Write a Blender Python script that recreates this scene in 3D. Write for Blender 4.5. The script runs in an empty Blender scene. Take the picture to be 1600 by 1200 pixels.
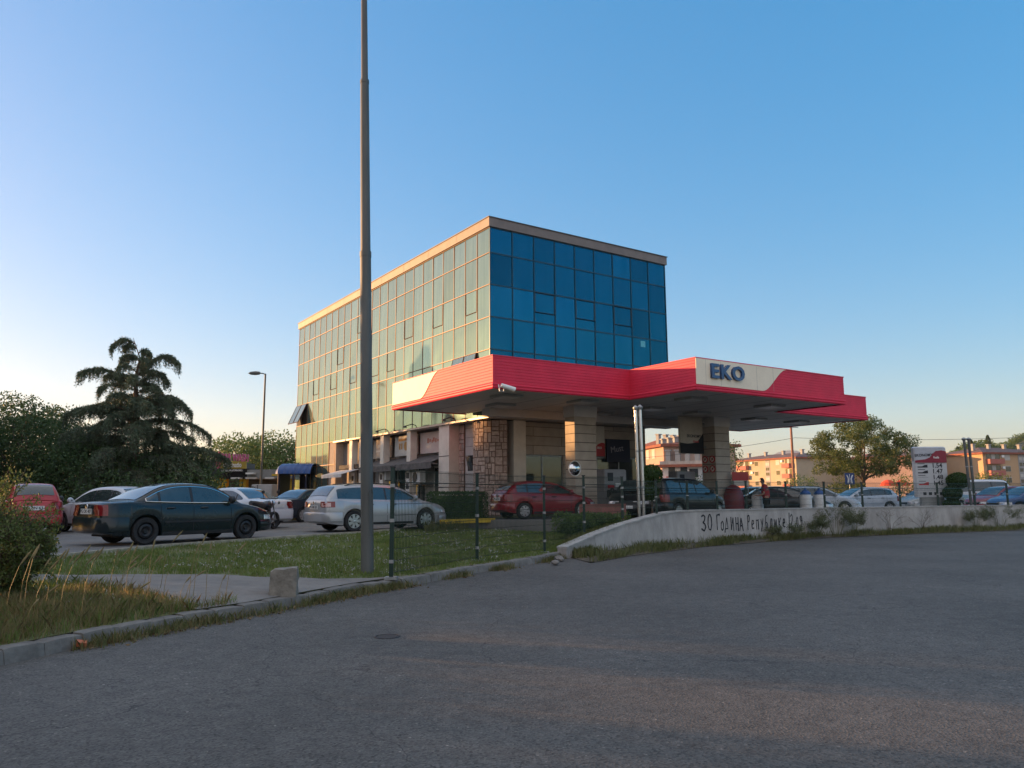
import bpy, bmesh, math, random
import numpy as np
from mathutils import Vector, Matrix, noise as mnoise
R = math.radians
PI = math.pi
rng = np.random.default_rng(7)
random.seed(7)
SC = bpy.context.scene
COL = SC.collection

# ------------------------------------------------------------------ camera
FPX, PIT, ROLL, EYE = 1210.0, math.atan(175 / 1210.0), 0.006, 1.6
cam_d = bpy.data.cameras.new('camera')
cam = bpy.data.objects.new('camera', cam_d)
COL.objects.link(cam)
cam_d.sensor_width = 36.0
cam_d.lens = 36.0 * FPX / 1600.0
cam_d.clip_start = 0.1
cam_d.clip_end = 20000
cam.matrix_world = (Matrix.Translation((0, 0, EYE)) @ Matrix.Rotation(PI / 2 + PIT, 4, 'X')
                    @ Matrix.Rotation(-ROLL, 4, 'Z'))
SC.camera = cam
CM = cam.matrix_world.to_3x3()


def ray(px, py):
    """direction from the standpoint for a spot of the photograph (1600 x 1200)"""
    return CM @ Vector(((px - 800) / FPX, (600 - py) / FPX, -1.0))


def G(px, py, z=0.0):
    """the place on the level z"""
    d = ray(px, py)
    t = (z - EYE) / d.z
    return Vector((d.x * t, d.y * t, z))


def V(px, py, D):
    """the place at the distance D ahead"""
    d = ray(px, py)
    t = D / d.y
    return Vector((d.x * t, D, EYE + d.z * t))


def VX(px, D):
    """a place at distance D, seen in column px, without height"""
    p = V(px, 775, D)
    return Vector((p.x, D, 0))


# ------------------------------------------------------------------ scene tree
def tag(o, label=None, cat=None, group=None, kind=None):
    if label: o['label'] = label
    if cat: o['category'] = cat
    if group: o['group'] = group
    if kind: o['kind'] = kind
    return o


def thing(name, label, cat, loc=(0, 0, 0), rz=0.0, group=None):
    o = bpy.data.objects.new(name, None)
    o.empty_display_size = 0.3
    COL.objects.link(o)
    o.location = loc
    o.rotation_euler = (0, 0, rz)
    return tag(o, label, cat, group)


def dup(root, loc=None, rz=None, label=None, group=None):
    r = root.copy()
    COL.objects.link(r)
    if loc is not None: r.location = loc
    if rz is not None: r.rotation_euler = (0, 0, rz)
    if label: r['label'] = label
    if group: r['group'] = group
    for ch in list(root.children):
        c = ch.copy()
        COL.objects.link(c)
        c.parent = r
        for g in list(ch.children):
            d = g.copy()
            COL.objects.link(d)
            d.parent = c
    return r


class MB:
    """collects shapes, then links them as ONE mesh object"""
    def __init__(s):
        s.v, s.f = [], []

    def add(s, vs, fs):
        n = len(s.v)
        s.v += [tuple(p) for p in vs]
        s.f += [tuple(i + n for i in f) for f in fs]
        return s

    def quad(s, a, b, c, d):
        return s.add([a, b, c, d], [(0, 1, 2, 3)])

    def poly(s, pts):
        return s.add(pts, [tuple(range(len(pts)))])

    def box(s, x0, x1, y0, y1, z0, z1):
        return s.add([(x0, y0, z0), (x1, y0, z0), (x1, y1, z0), (x0, y1, z0), (x0, y0, z1), (x1, y0, z1), (x1, y1, z1), (x0, y1, z1)],
                     [(0, 3, 2, 1), (4, 5, 6, 7), (0, 1, 5, 4), (1, 2, 6, 5), (2, 3, 7, 6), (3, 0, 4, 7)])

    def bbox(s, x0, x1, y0, y1, z0, z1, b=0.02):
        """box with chamfered vertical edges and top"""
        ring = lambda i: [(x0 + i, y0 + i + b), (x0 + i + b, y0 + i), (x1 - i - b, y0 + i), (x1 - i, y0 + i + b), (x1 - i, y1 - i - b), (x1 - i - b, y1 - i), (x0 + i + b, y1 - i), (x0 + i, y1 - i - b)]
        vs = [(x, y, z0) for x, y in ring(0)] + [(x, y, z1 - b) for x, y in ring(0)] + [(x, y, z1) for x, y in ring(b)]
        fs = [tuple(range(7, -1, -1)), tuple(range(16, 24))]
        for k in (0, 8):
            for i in range(8):
                j = (i + 1) % 8
                fs.append((k + i, k + j, k + 8 + j, k + 8 + i))
        return s.add(vs, fs)

    def prism(s, pts, z0, z1):
        """closed outline in x, y raised from z0 to z1 (counter-clockwise outline)"""
        n = len(pts)
        vs = [(p[0], p[1], z0) for p in pts] + [(p[0], p[1], z1) for p in pts]
        fs = [tuple(range(n - 1, -1, -1)), tuple(range(n, 2 * n))]
        fs += [(i, (i + 1) % n, n + (i + 1) % n, n + i) for i in range(n)]
        return s.add(vs, fs)

    def tube(s, pts, r, n=8, cap=True):
        """round bar along points; r a number or one per point"""
        pts = [Vector(p) for p in pts]
        rs = r if hasattr(r, '__len__') else [r] * len(pts)
        vs, fs = [], []
        for i, p in enumerate(pts):
            t = (pts[min(i + 1, len(pts) - 1)] - pts[max(i - 1, 0)])
            if t.length < 1e-9: t = Vector((0, 0, 1))
            t.normalize()
            a = Vector((1, 0, 0)) if abs(t.x) < 0.8 else Vector((0, 1, 0))
            u = t.cross(a).normalized()
            w = t.cross(u)
            for k in range(n):
                an = 2 * PI * k / n
                vs.append(p + (u * math.cos(an) + w * math.sin(an)) * rs[i])
        for i in range(len(pts) - 1):
            for k in range(n):
                k2 = (k + 1) % n
                fs.append((i * n + k, i * n + k2, (i + 1) * n + k2, (i + 1) * n + k))
        if cap:
            fs.append(tuple(range(n - 1, -1, -1)))
            fs.append(tuple(range((len(pts) - 1) * n, len(pts) * n)))
        return s.add(vs, fs)

    def lathe(s, prof, c=(0, 0, 0), axis='z', n=20, cap=False):
        """profile of (radius, height) turned about an axis through c"""
        vs, fs = [], []
        for r, h in prof:
            for k in range(n):
                an = 2 * PI * k / n
                a, b = r * math.cos(an), r * math.sin(an)
                vs.append((c[0] + a, c[1] + b, c[2] + h) if axis == 'z' else ((c[0] + a, c[1] + h, c[2] + b) if axis == 'y' else (c[0] + h, c[1] + a, c[2] + b)))
        m = len(prof)
        for i in range(m - 1):
            for k in range(n):
                k2 = (k + 1) % n
                fs.append((i * n + k, i * n + k2, (i + 1) * n + k2, (i + 1) * n + k))
        if cap and prof[0][0] > 1e-6: fs.append(tuple(range(n - 1, -1, -1)))
        if cap and prof[-1][0] > 1e-6: fs.append(tuple(range((m - 1) * n, m * n)))
        return s.add(vs, fs)

    def build(s, name, mat, parent=None, smooth=None, world=False, fix=True):
        me = bpy.data.meshes.new(name)
        me.from_pydata(s.v, [], s.f)
        if fix:
            bm = bmesh.new()
            bm.from_mesh(me)
            bmesh.ops.recalc_face_normals(bm, faces=bm.faces)
            bm.to_mesh(me)
            bm.free()
        me.materials.append(mat)
        if smooth is not None:
            me.shade_smooth()
            if smooth < 179: me.set_sharp_from_angle(angle=R(smooth))
        o = bpy.data.objects.new(name, me)
        COL.objects.link(o)
        if parent is not None:
            o.parent = parent
            if world:
                root = parent
                M = Matrix.Identity(4)
                while root is not None:
                    M = Matrix.Translation(root.location) @ Matrix.Rotation(root.rotation_euler.z, 4, 'Z') @ M if root.type == 'EMPTY' else M
                    root = root.parent
                if parent.type == 'EMPTY': o.matrix_parent_inverse = M.inverted()
        return o


def structure(o):
    o['kind'] = 'structure'
    return o


def grid_mesh(nu, nv, fn):
    m = MB()
    for j in range(nv + 1):
        for i in range(nu + 1):
            m.v.append(tuple(fn(i / nu, j / nv)))
    for j in range(nv):
        for i in range(nu):
            a = j * (nu + 1) + i
            m.f.append((a, a + 1, a + nu + 2, a + nu + 1))
    return m


def resample(pts, n):
    pts = [Vector(p) for p in pts]
    ds = [0.0]
    for a, b in zip(pts, pts[1:]): ds.append(ds[-1] + (b - a).length)
    out = []
    for k in range(n + 1):
        t = ds[-1] * k / n
        i = 0
        while i < len(pts) - 2 and ds[i + 1] < t: i += 1
        w = (t - ds[i]) / max(1e-9, ds[i + 1] - ds[i])
        out.append(pts[i].lerp(pts[i + 1], min(1, max(0, w))))
    return out


def pl(tab, x):
    """piecewise linear table"""
    if x <= tab[0][0]: return tab[0][1]
    for (a, b), (c, d) in zip(tab, tab[1:]):
        if x <= c: return b + (d - b) * (x - a) / max(1e-9, c - a)
    return tab[-1][1]


def text_shape(txt, size, mat, name, parent=None, depth=0.01, bold=0.0, align='CENTER', mtx=None, space=1.0):
    cu = bpy.data.curves.new(name, 'FONT')
    cu.body = txt
    cu.size = size
    cu.extrude = depth
    cu.offset = bold
    cu.align_x = align
    cu.align_y = 'CENTER'
    cu.space_character = space
    cu.resolution_u = 3
    tmp = bpy.data.objects.new(name, cu)
    COL.objects.link(tmp)
    dg = bpy.context.evaluated_depsgraph_get()
    me = bpy.data.meshes.new_from_object(tmp.evaluated_get(dg))
    bpy.data.objects.remove(tmp)
    if mtx is not None: me.transform(mtx)
    me.materials.clear()
    me.materials.append(mat)
    o = bpy.data.objects.new(name, me)
    COL.objects.link(o)
    if parent is not None: o.parent = parent
    return o


def face_mtx(origin, right, up):
    """text plane: x along right, y along up"""
    r = Vector(right).normalized()
    u = Vector(up).normalized()
    n = r.cross(u)
    M = Matrix((r, u, n)).transposed().to_4x4()
    M.translation = Vector(origin)
    return M


# ------------------------------------------------------------------ materials
def nodes_of(name):
    m = bpy.data.materials.new(name)
    m.use_nodes = True
    nt = m.node_tree
    return m, nt, nt.nodes, nt.links, nt.nodes['Principled BSDF']


def mat(name, c, rough=0.6, metal=0.0, var=0.12, scale=4.0, bump=0.0, bscale=40.0, coat=0.0, spec=0.5, c2=None, detail=6.0, stretch=None, emit=None):
    """one surface: base colour varied by noise, optional fine bump"""
    m, nt, N, L, B = nodes_of(name)
    tc = N.new('ShaderNodeTexCoord')
    src = tc.outputs['Object']
    if stretch:
        mp = N.new('ShaderNodeMapping')
        mp.inputs['Scale'].default_value = stretch
        L.new(src, mp.inputs['Vector'])
        src = mp.outputs['Vector']
    nz = N.new('ShaderNodeTexNoise')
    nz.inputs['Scale'].default_value = scale
    nz.inputs['Detail'].default_value = detail
    nz.inputs['Roughness'].default_value = 0.65
    L.new(src, nz.inputs['Vector'])
    rp = N.new('ShaderNodeValToRGB')
    rp.color_ramp.elements[0].position = 0.3
    rp.color_ramp.elements[1].position = 0.7
    c = tuple(c)
    lo = tuple(x * (1 - var) for x in c) if c2 is None else c
    hi = tuple(min(1, x * (1 + var)) for x in c) if c2 is None else tuple(c2)
    rp.color_ramp.elements[0].color = (*lo, 1)
    rp.color_ramp.elements[1].color = (*hi, 1)
    L.new(nz.outputs['Fac'], rp.inputs['Fac'])
    L.new(rp.outputs['Color'], B.inputs['Base Color'])
    B.inputs['Roughness'].default_value = rough
    B.inputs['Metallic'].default_value = metal
    B.inputs['Coat Weight'].default_value = coat
    B.inputs['Coat Roughness'].default_value = 0.06
    B.inputs['Specular IOR Level'].default_value = spec
    if bump:
        n2 = N.new('ShaderNodeTexNoise')
        n2.inputs['Scale'].default_value = bscale
        n2.inputs['Detail'].default_value = 5
        L.new(src, n2.inputs['Vector'])
        bp = N.new('ShaderNodeBump')
        bp.inputs['Strength'].default_value = bump
        bp.inputs['Distance'].default_value = 0.02
        L.new(n2.outputs['Fac'], bp.inputs['Height'])
        L.new(bp.outputs['Normal'], B.inputs['Normal'])
    if emit:
        B.inputs['Emission Color'].default_value = (*emit[:3], 1)
        B.inputs['Emission Strength'].default_value = emit[3]
    return m


def leaf_mat(name, c, c2, scale=1.3, trans=0.35, rough=0.55):
    m, nt, N, L, B = nodes_of(name)
    tc = N.new('ShaderNodeTexCoord')
    nz = N.new('ShaderNodeTexNoise')
    nz.inputs['Scale'].default_value = scale
    nz.inputs['Detail'].default_value = 8
    nz.inputs['Roughness'].default_value = 0.8
    L.new(tc.outputs['Object'], nz.inputs['Vector'])
    rp = N.new('ShaderNodeValToRGB')
    rp.color_ramp.elements[0].position = 0.33
    rp.color_ramp.elements[1].position = 0.68
    rp.color_ramp.elements[0].color = (*c, 1)
    rp.color_ramp.elements[1].color = (*c2, 1)
    L.new(nz.outputs['Fac'], rp.inputs['Fac'])
    L.new(rp.outputs['Color'], B.inputs['Base Color'])
    B.inputs['Roughness'].default_value = rough
    B.inputs['Specular IOR Level'].default_value = 0.3
    tr = N.new('ShaderNodeBsdfTranslucent')
    L.new(rp.outputs['Color'], tr.inputs['Color'])
    mx = N.new('ShaderNodeMixShader')
    mx.inputs['Fac'].default_value = trans
    L.new(B.outputs['BSDF'], mx.inputs[1])
    L.new(tr.outputs['BSDF'], mx.inputs[2])
    L.new(mx.outputs['Shader'], N['Material Output'].inputs['Surface'])
    return m


M = {}
M['asphalt_lot'] = mat('lot_asphalt', (.13, .125, .118), .85, var=.25, scale=.6, bump=.5, bscale=60)
M['concrete'] = mat('concrete', (.17, .155, .14), .9, var=.25, scale=2.2, bump=.4, bscale=25)
M['kerb'] = mat('kerb_concrete', (.155, .142, .128), .9, var=.35, scale=3.5, bump=.7, bscale=14)
M['wall_concrete'] = mat('wall_render', (.37, .345, .32), .9, var=.3, scale=1.6, bump=.6, bscale=18, detail=12, stretch=(1, 1, .45))
M['soil'] = mat('soil', (.075, .06, .04), .95, var=.5, scale=6, bump=.8, bscale=30)
M['lawn'] = mat('lawn_soil', (.075, .10, .03), .95, c2=(.17, .15, .07), scale=1.2, bump=.8, bscale=40)
M['white'] = mat('white_paint', (.72, .72, .70), .5, var=.07, scale=2)
M['offwhite'] = mat('off_white_panel', (.62, .58, .50), .6, var=.1, scale=2)
M['black'] = mat('black_plastic', (.015, .015, .017), .5, var=.3)
M['rubber'] = mat('tyre_rubber', (.018, .018, .019), .85, var=.3, scale=20)
M['steel'] = mat('brushed_steel', (.55, .55, .54), .28, 1.0, var=.1, stretch=(1, 1, .1), scale=20)
M['galv'] = mat('galvanised_steel', (.30, .31, .31), .5, .7, var=.15, scale=5)
M['lamp_paint'] = mat('lamp_post_paint', (.095, .10, .095), .55, .1, var=.3, scale=3, bump=.15, bscale=30, stretch=(1, 1, .15))
M['alloy'] = mat('alloy_rim', (.55, .55, .56), .3, .9, var=.05)
M['dark_rim'] = mat('steel_wheel', (.02, .02, .022), .5, .3, var=.2)
M['carglass'] = mat('car_glass', (.030, .043, .046), .02, 0, var=.3, scale=3, spec=.8, coat=.5)
M['chrome'] = mat('chrome', (.7, .7, .7), .15, 1, var=.03)
M['taillight'] = mat('tail_lamp', (.17, .008, .010), .2, var=.35, scale=30, coat=.35)
M['taillight_clear'] = mat('tail_lamp_clear', (.55, .35, .33), .12, var=.2, scale=30, coat=.8)
M['headlight'] = mat('head_lamp', (.55, .57, .6), .08, .3, var=.3, scale=30, coat=1)
M['plate'] = mat('number_plate', (.62, .62, .60), .45, var=.08, scale=8)
M['ink'] = mat('black_ink', (.012, .013, .02), .6, var=.2)
M['bark'] = mat('bark', (.09, .065, .045), .95, var=.4, scale=6, bump=1, bscale=18, stretch=(1, 1, .3))
M['postgreen'] = mat('fence_green', (.005, .026, .020), .45, .1, var=.2)
M['red'] = mat('red_paint', (.42, .018, .025), .35, var=.1, scale=2, coat=.3)
M['yellow'] = mat('yellow_paint', (.50, .33, .02), .6, var=.2, scale=2)
M['dark'] = mat('dark_interior', (.012, .012, .014), .8, var=.3)
M['brick_red'] = mat('terracotta_roof', (.24, .075, .045), .85, var=.25, scale=1.2, bump=.4, bscale=4)


def paint(name, c, dirty=.08, flake=.0, rough=.32, coat=.5):
    m = mat(name, c, rough, .35 if flake else 0.0, var=dirty, scale=2.5, coat=coat, spec=.35)
    return m


# asphalt of the road: speckled stones, patches, faint streaks
def road_mat():
    m, nt, N, L, B = nodes_of('road_asphalt')
    tc = N.new('ShaderNodeTexCoord')
    P = tc.outputs['Object']
    big = N.new('ShaderNodeTexNoise'); big.inputs['Scale'].default_value = .35; big.inputs['Detail'].default_value = 5
    mid = N.new('ShaderNodeTexNoise'); mid.inputs['Scale'].default_value = 5; mid.inputs['Detail'].default_value = 6
    vor = N.new('ShaderNodeTexVoronoi'); vor.inputs['Scale'].default_value = 62
    fine = N.new('ShaderNodeTexNoise'); fine.inputs['Scale'].default_value = 110; fine.inputs['Detail'].default_value = 3
    for n in (big, mid, vor, fine): L.new(P, n.inputs['Vector'])
    r1 = N.new('ShaderNodeValToRGB')
    r1.color_ramp.elements[0].position, r1.color_ramp.elements[1].position = .35, .66
    r1.color_ramp.elements[0].color = (.070, .067, .063, 1)
    r1.color_ramp.elements[1].color = (.124, .117, .109, 1)
    ad = N.new('ShaderNodeMath'); ad.operation = 'MULTIPLY_ADD'; ad.inputs[1].default_value = .45
    L.new(mid.outputs['Fac'], ad.inputs[0])
    mb = N.new('ShaderNodeMath'); mb.operation = 'MULTIPLY'; mb.inputs[1].default_value = .55
    L.new(big.outputs['Fac'], mb.inputs[0])
    L.new(mb.outputs[0], ad.inputs[2])
    L.new(ad.outputs[0], r1.inputs['Fac'])
    # single light and dark stones
    st = N.new('ShaderNodeValToRGB')
    e = st.color_ramp.elements
    e[0].position, e[0].color = .0, (.25, .25, .25, 1)
    e[1].position, e[1].color = 1.0, (3.4, 3.3, 3.1, 1)
    e.new(.35).color = (.8, .8, .8, 1)
    e.new(.72).color = (1.1, 1.1, 1.1, 1)
    e.new(.93).color = (1.35, 1.33, 1.3, 1)
    L.new(vor.outputs['Color'], st.inputs['Fac'])
    mx = N.new('ShaderNodeMixRGB'); mx.blend_type = 'MULTIPLY'; mx.inputs['Fac'].default_value = .95
    L.new(r1.outputs['Color'], mx.inputs['Color1'])
    L.new(st.outputs['Color'], mx.inputs['Color2'])
    # cracks
    cr = N.new('ShaderNodeTexVoronoi'); cr.feature = 'DISTANCE_TO_EDGE'; cr.inputs['Scale'].default_value = .22
    wv = N.new('ShaderNodeTexNoise'); wv.inputs['Scale'].default_value = 1.3; wv.inputs['Detail'].default_value = 6
    L.new(P, wv.inputs['Vector'])
    va = N.new('ShaderNodeMixRGB'); va.blend_type = 'LINEAR_LIGHT'; va.inputs['Fac'].default_value = .5
    L.new(P, va.inputs['Color1']); L.new(wv.outputs['Color'], va.inputs['Color2'])
    L.new(va.outputs['Color'], cr.inputs['Vector'])
    cs = N.new('ShaderNodeMath'); cs.operation = 'LESS_THAN'; cs.inputs[1].default_value = .0016
    L.new(cr.outputs['Distance'], cs.inputs[0])
    m2 = N.new('ShaderNodeMixRGB'); m2.inputs['Color2'].default_value = (.022, .022, .022, 1)
    f2 = N.new('ShaderNodeMath'); f2.operation = 'MULTIPLY'; f2.inputs[1].default_value = .6
    L.new(cs.outputs[0], f2.inputs[0]); L.new(f2.outputs[0], m2.inputs['Fac'])
    L.new(mx.outputs['Color'], m2.inputs['Color1'])
    L.new(m2.outputs['Color'], B.inputs['Base Color'])
    B.inputs['Roughness'].default_value = .8
    B.inputs['Specular IOR Level'].default_value = .35
    bp = N.new('ShaderNodeBump'); bp.inputs['Strength'].default_value = .8; bp.inputs['Distance'].default_value = .008
    L.new(vor.outputs['Distance'], bp.inputs['Height'])
    b2 = N.new('ShaderNodeBump'); b2.inputs['Strength'].default_value = .5; b2.inputs['Distance'].default_value = .01
    L.new(fine.outputs['Fac'], b2.inputs['Height'])
    L.new(bp.outputs['Normal'], b2.inputs['Normal'])
    L.new(b2.outputs['Normal'], B.inputs['Normal'])
    return m


M['road'] = road_mat()


# reflecting curtain-wall glass; dusty, with vertical run marks
def tint_glass(name, tint, dust, dustfac):
    m, nt, N, L, B = nodes_of(name)
    tc = N.new('ShaderNodeTexCoord')
    mp = N.new('ShaderNodeMapping')
    mp.inputs['Scale'].default_value = (3.2, 3.2, .22)
    L.new(tc.outputs['Object'], mp.inputs['Vector'])
    nz = N.new('ShaderNodeTexNoise'); nz.inputs['Scale'].default_value = 1.6; nz.inputs['Detail'].default_value = 7
    L.new(mp.outputs['Vector'], nz.inputs['Vector'])
    rp = N.new('ShaderNodeValToRGB')
    rp.color_ramp.elements[0].position, rp.color_ramp.elements[1].position = .4, .75
    rp.color_ramp.elements[0].color = (*tint, 1)
    rp.color_ramp.elements[1].color = (*(min(1, t * 1.18 + .012) for t in tint), 1)
    L.new(nz.outputs['Fac'], rp.inputs['Fac'])
    at = N.new('ShaderNodeAttribute'); at.attribute_name = 'shade'
    mv = N.new('ShaderNodeMixRGB'); mv.blend_type = 'MULTIPLY'; mv.inputs['Fac'].default_value = 1
    L.new(rp.outputs['Color'], mv.inputs['Color1']); L.new(at.outputs['Color'], mv.inputs['Color2'])
    L.new(mv.outputs['Color'], B.inputs['Base Color'])
    B.inputs['Metallic'].default_value = .9
    B.inputs['Roughness'].default_value = .09
    n3 = N.new('ShaderNodeTexNoise'); n3.inputs['Scale'].default_value = .55; n3.inputs['Detail'].default_value = 1
    L.new(tc.outputs['Object'], n3.inputs['Vector'])
    bp = N.new('ShaderNodeBump'); bp.inputs['Strength'].default_value = .10; bp.inputs['Distance'].default_value = .25
    L.new(n3.outputs['Fac'], bp.inputs['Height'])
    L.new(bp.outputs['Normal'], B.inputs['Normal'])
    df = N.new('ShaderNodeBsdfDiffuse'); df.inputs['Color'].default_value = (*dust, 1)
    mx = N.new('ShaderNodeMixShader')
    fr = N.new('ShaderNodeMapRange')
    fr.inputs['To Min'].default_value = dustfac * .5
    fr.inputs['To Max'].default_value = dustfac * 1.5
    L.new(nz.outputs['Fac'], fr.inputs['Value'])
    L.new(fr.outputs['Result'], mx.inputs['Fac'])
    L.new(B.outputs['BSDF'], mx.inputs[1]); L.new(df.outputs['BSDF'], mx.inputs[2])
    L.new(mx.outputs['Shader'], N['Material Output'].inputs['Surface'])
    return m


def block_mat(name, c, mortar, bw, bh, offset=.5, msize=.012, rot=None, var=.15, bias=0.0):
    """courses of blocks on a wall face (brick texture in object x/z or y/z picked by the longer side)"""
    m, nt, N, L, B = nodes_of(name)
    tc = N.new('ShaderNodeTexCoord')
    sp = N.new('ShaderNodeSeparateXYZ')
    L.new(tc.outputs['Object'], sp.inputs[0])
    ad = N.new('ShaderNodeMath'); ad.operation = 'ADD'
    L.new(sp.outputs['X'], ad.inputs[0]); L.new(sp.outputs['Y'], ad.inputs[1])
    cb = N.new('ShaderNodeCombineXYZ')
    L.new(ad.outputs[0], cb.inputs['X']); L.new(sp.outputs['Z'], cb.inputs['Y'])
    br = N.new('ShaderNodeTexBrick')
    br.inputs['Scale'].default_value = 1
    br.inputs['Brick Width'].default_value = bw
    br.inputs['Row Height'].default_value = bh
    br.inputs['Mortar Size'].default_value = msize
    br.inputs['Mortar Smooth'].default_value = .2
    br.offset = offset
    br.inputs['Color1'].default_value = (*(x * (1 - var) for x in c), 1)
    br.inputs['Color2'].default_value = (*(min(1, x * (1 + var)) for x in c), 1)
    br.inputs['Mortar'].default_value = (*mortar, 1)
    L.new(cb.outputs[0], br.inputs['Vector'])
    nz = N.new('ShaderNodeTexNoise'); nz.inputs['Scale'].default_value = 3; nz.inputs['Detail'].default_value = 7
    L.new(tc.outputs['Object'], nz.inputs['Vector'])
    mr = N.new('ShaderNodeMapRange'); mr.inputs['To Min'].default_value = .75; mr.inputs['To Max'].default_value = 1.25
    L.new(nz.outputs['Fac'], mr.inputs['Value'])
    mx = N.new('ShaderNodeMixRGB'); mx.blend_type = 'MULTIPLY'; mx.inputs['Fac'].default_value = 1
    L.new(br.outputs['Color'], mx.inputs['Color1']); L.new(mr.outputs['Result'], mx.inputs['Color2'])
    L.new(mx.outputs['Color'], B.inputs['Base Color'])
    B.inputs['Roughness'].default_value = .85
    bp = N.new('ShaderNodeBump'); bp.inputs['Strength'].default_value = .7; bp.inputs['Distance'].default_value = .02
    iv = N.new('ShaderNodeMath'); iv.operation = 'MULTIPLY_ADD'; iv.inputs[1].default_value = -1; iv.inputs[2].default_value = 1
    L.new(br.outputs['Fac'], iv.inputs[0]); L.new(iv.outputs[0], bp.inputs['Height'])
    L.new(bp.outputs['Normal'], B.inputs['Normal'])
    return m


M['block'] = block_mat('stone_cladding', (.40, .35, .29), (.12, .10, .08), 3.2, .42, .5, .012)
M['blockpale'] = block_mat('pale_cladding', (.47, .43, .40), (.2, .17, .15), 2.4, .42, .5, .01, var=.05)

# ------------------------------------------------------------------ sky and sun
SUN_AZ, SUN_EL = R(72), R(5.3)          # left of the view axis, and low
sundir = Vector((-math.sin(SUN_AZ) * math.cos(SUN_EL), math.cos(SUN_AZ) * math.cos(SUN_EL), math.sin(SUN_EL)))
w = bpy.data.worlds.new('World')
SC.world = w
w.use_nodes = True
nt = w.node_tree
sky = nt.nodes.new('ShaderNodeTexSky')
sky.sky_type = 'NISHITA'
sky.sun_disc = False
sky.sun_elevation = SUN_EL
sky.sun_rotation = -SUN_AZ
sky.altitude = 50
sky.air_density = 1.0
sky.dust_density = 1.3
sky.ozone_density = 3.2
bg = nt.nodes['Background']
gm = nt.nodes.new('ShaderNodeGamma')
gm.inputs['Gamma'].default_value = .48
nt.links.new(sky.outputs['Color'], gm.inputs['Color'])
ml = nt.nodes.new('ShaderNodeMixRGB')
ml.blend_type = 'MULTIPLY'
ml.inputs['Fac'].default_value = 1
ml.inputs['Color2'].default_value = (1.025, .943, .935, 1)
nt.links.new(gm.outputs['Color'], ml.inputs['Color1'])
hs = nt.nodes.new('ShaderNodeHueSaturation')
hs.inputs['Saturation'].default_value = 1.9
nt.links.new(ml.outputs['Color'], hs.inputs['Color'])
# thin bright veil added overhead, and a warm one behind the camera, to lift the shade
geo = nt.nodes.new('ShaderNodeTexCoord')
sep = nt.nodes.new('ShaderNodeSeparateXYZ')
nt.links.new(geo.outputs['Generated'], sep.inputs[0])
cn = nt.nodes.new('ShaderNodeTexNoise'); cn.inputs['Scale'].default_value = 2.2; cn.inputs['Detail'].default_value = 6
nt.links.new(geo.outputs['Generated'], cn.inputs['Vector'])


def sky_fill(out, a, b, amount, col, prev):
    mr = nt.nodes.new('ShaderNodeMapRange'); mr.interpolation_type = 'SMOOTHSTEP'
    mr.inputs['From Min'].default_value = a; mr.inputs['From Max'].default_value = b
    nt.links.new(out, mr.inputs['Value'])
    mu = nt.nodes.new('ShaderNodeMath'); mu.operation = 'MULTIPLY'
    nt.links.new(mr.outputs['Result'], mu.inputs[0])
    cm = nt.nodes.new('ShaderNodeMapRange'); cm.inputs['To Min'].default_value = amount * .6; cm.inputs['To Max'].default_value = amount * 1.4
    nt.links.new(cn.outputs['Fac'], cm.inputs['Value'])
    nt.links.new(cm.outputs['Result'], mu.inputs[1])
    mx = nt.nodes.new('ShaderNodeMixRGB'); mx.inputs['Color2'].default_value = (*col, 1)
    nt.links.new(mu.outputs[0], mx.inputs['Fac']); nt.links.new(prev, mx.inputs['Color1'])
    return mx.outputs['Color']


v1 = sky_fill(sep.outputs['Z'], .62, .90, .62, (2.25, 2.16, 2.12), hs.outputs['Color'])
v2 = sky_fill(sep.outputs['Y'], -.30, -.75, .60, (2.05, 1.75, 1.62), v1)
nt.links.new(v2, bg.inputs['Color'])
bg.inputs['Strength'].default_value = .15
sl = bpy.data.lights.new('sun', 'SUN')
sl.energy = 3.1
sl.angle = R(.6)
sl.color = (1.0, .53, .22)
so = bpy.data.objects.new('sun', sl)
COL.objects.link(so)
so.rotation_euler = sundir.to_track_quat('Z', 'Y').to_euler()
so.location = (-30, 10, 30)
SC.view_settings.view_transform = 'Standard'
SC.view_settings.look = 'None'
SC.view_settings.exposure = 2.15
SC.view_settings.gamma = 1.0
SC.cycles.max_bounces = 6
SC.cycles.transparent_max_bounces = 8
# ================================================================== GROUND
LOT = 0.5
KERB = [G(-420, 1120, .15), G(-160, 1055, .15), G(0, 1015, .15), G(132, 988, .15), G(300, 958, .15), G(400, 943, .15), G(561, 913, .15), G(640, 902, .15), G(737, 885, .15), G(827, 872, .15), G(887, 861, .15)]
LEDGE = [G(-330, 905, LOT), G(-180, 895, LOT), G(-90, 886, LOT), G(20, 877, LOT), G(150, 864, LOT), G(280, 852, LOT), G(450, 840, LOT), G(561, 833, LOT), G(640, 826, LOT), G(770, 818, LOT), G(900, 812, LOT)]
wall_cols = [(884, 20.3), (930, 21.5), (972, 22.7), (1010, 23.6), (1040, 24.4), (1060, 24.9), (1090, 25.5), (1130, 26.3), (1171, 27.1), (1230, 28.4), (1290, 29.7), (1350, 31), (1411, 32.3), (1470, 33.6), (1527, 34.8), (1600, 36.5), (1700, 39.5), (1850, 45)]
WALL = [VX(a, d) for a, d in wall_cols]
wall_top = [.30, .56, .78, .95, 1.08, 1.11, 1.12, 1.12, 1.11, 1.11, 1.10, 1.09, 1.08, 1.08, 1.07, 1.06, 1.05, 1.05]
ROADEDGE = [G(923, 880), G(986, 869), G(1107, 854), G(1217, 845.5), G(1300, 840), G(1450, 834), G(1600, 828.5), VX(1700, 37.5), VX(1850, 43.5)]

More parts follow.
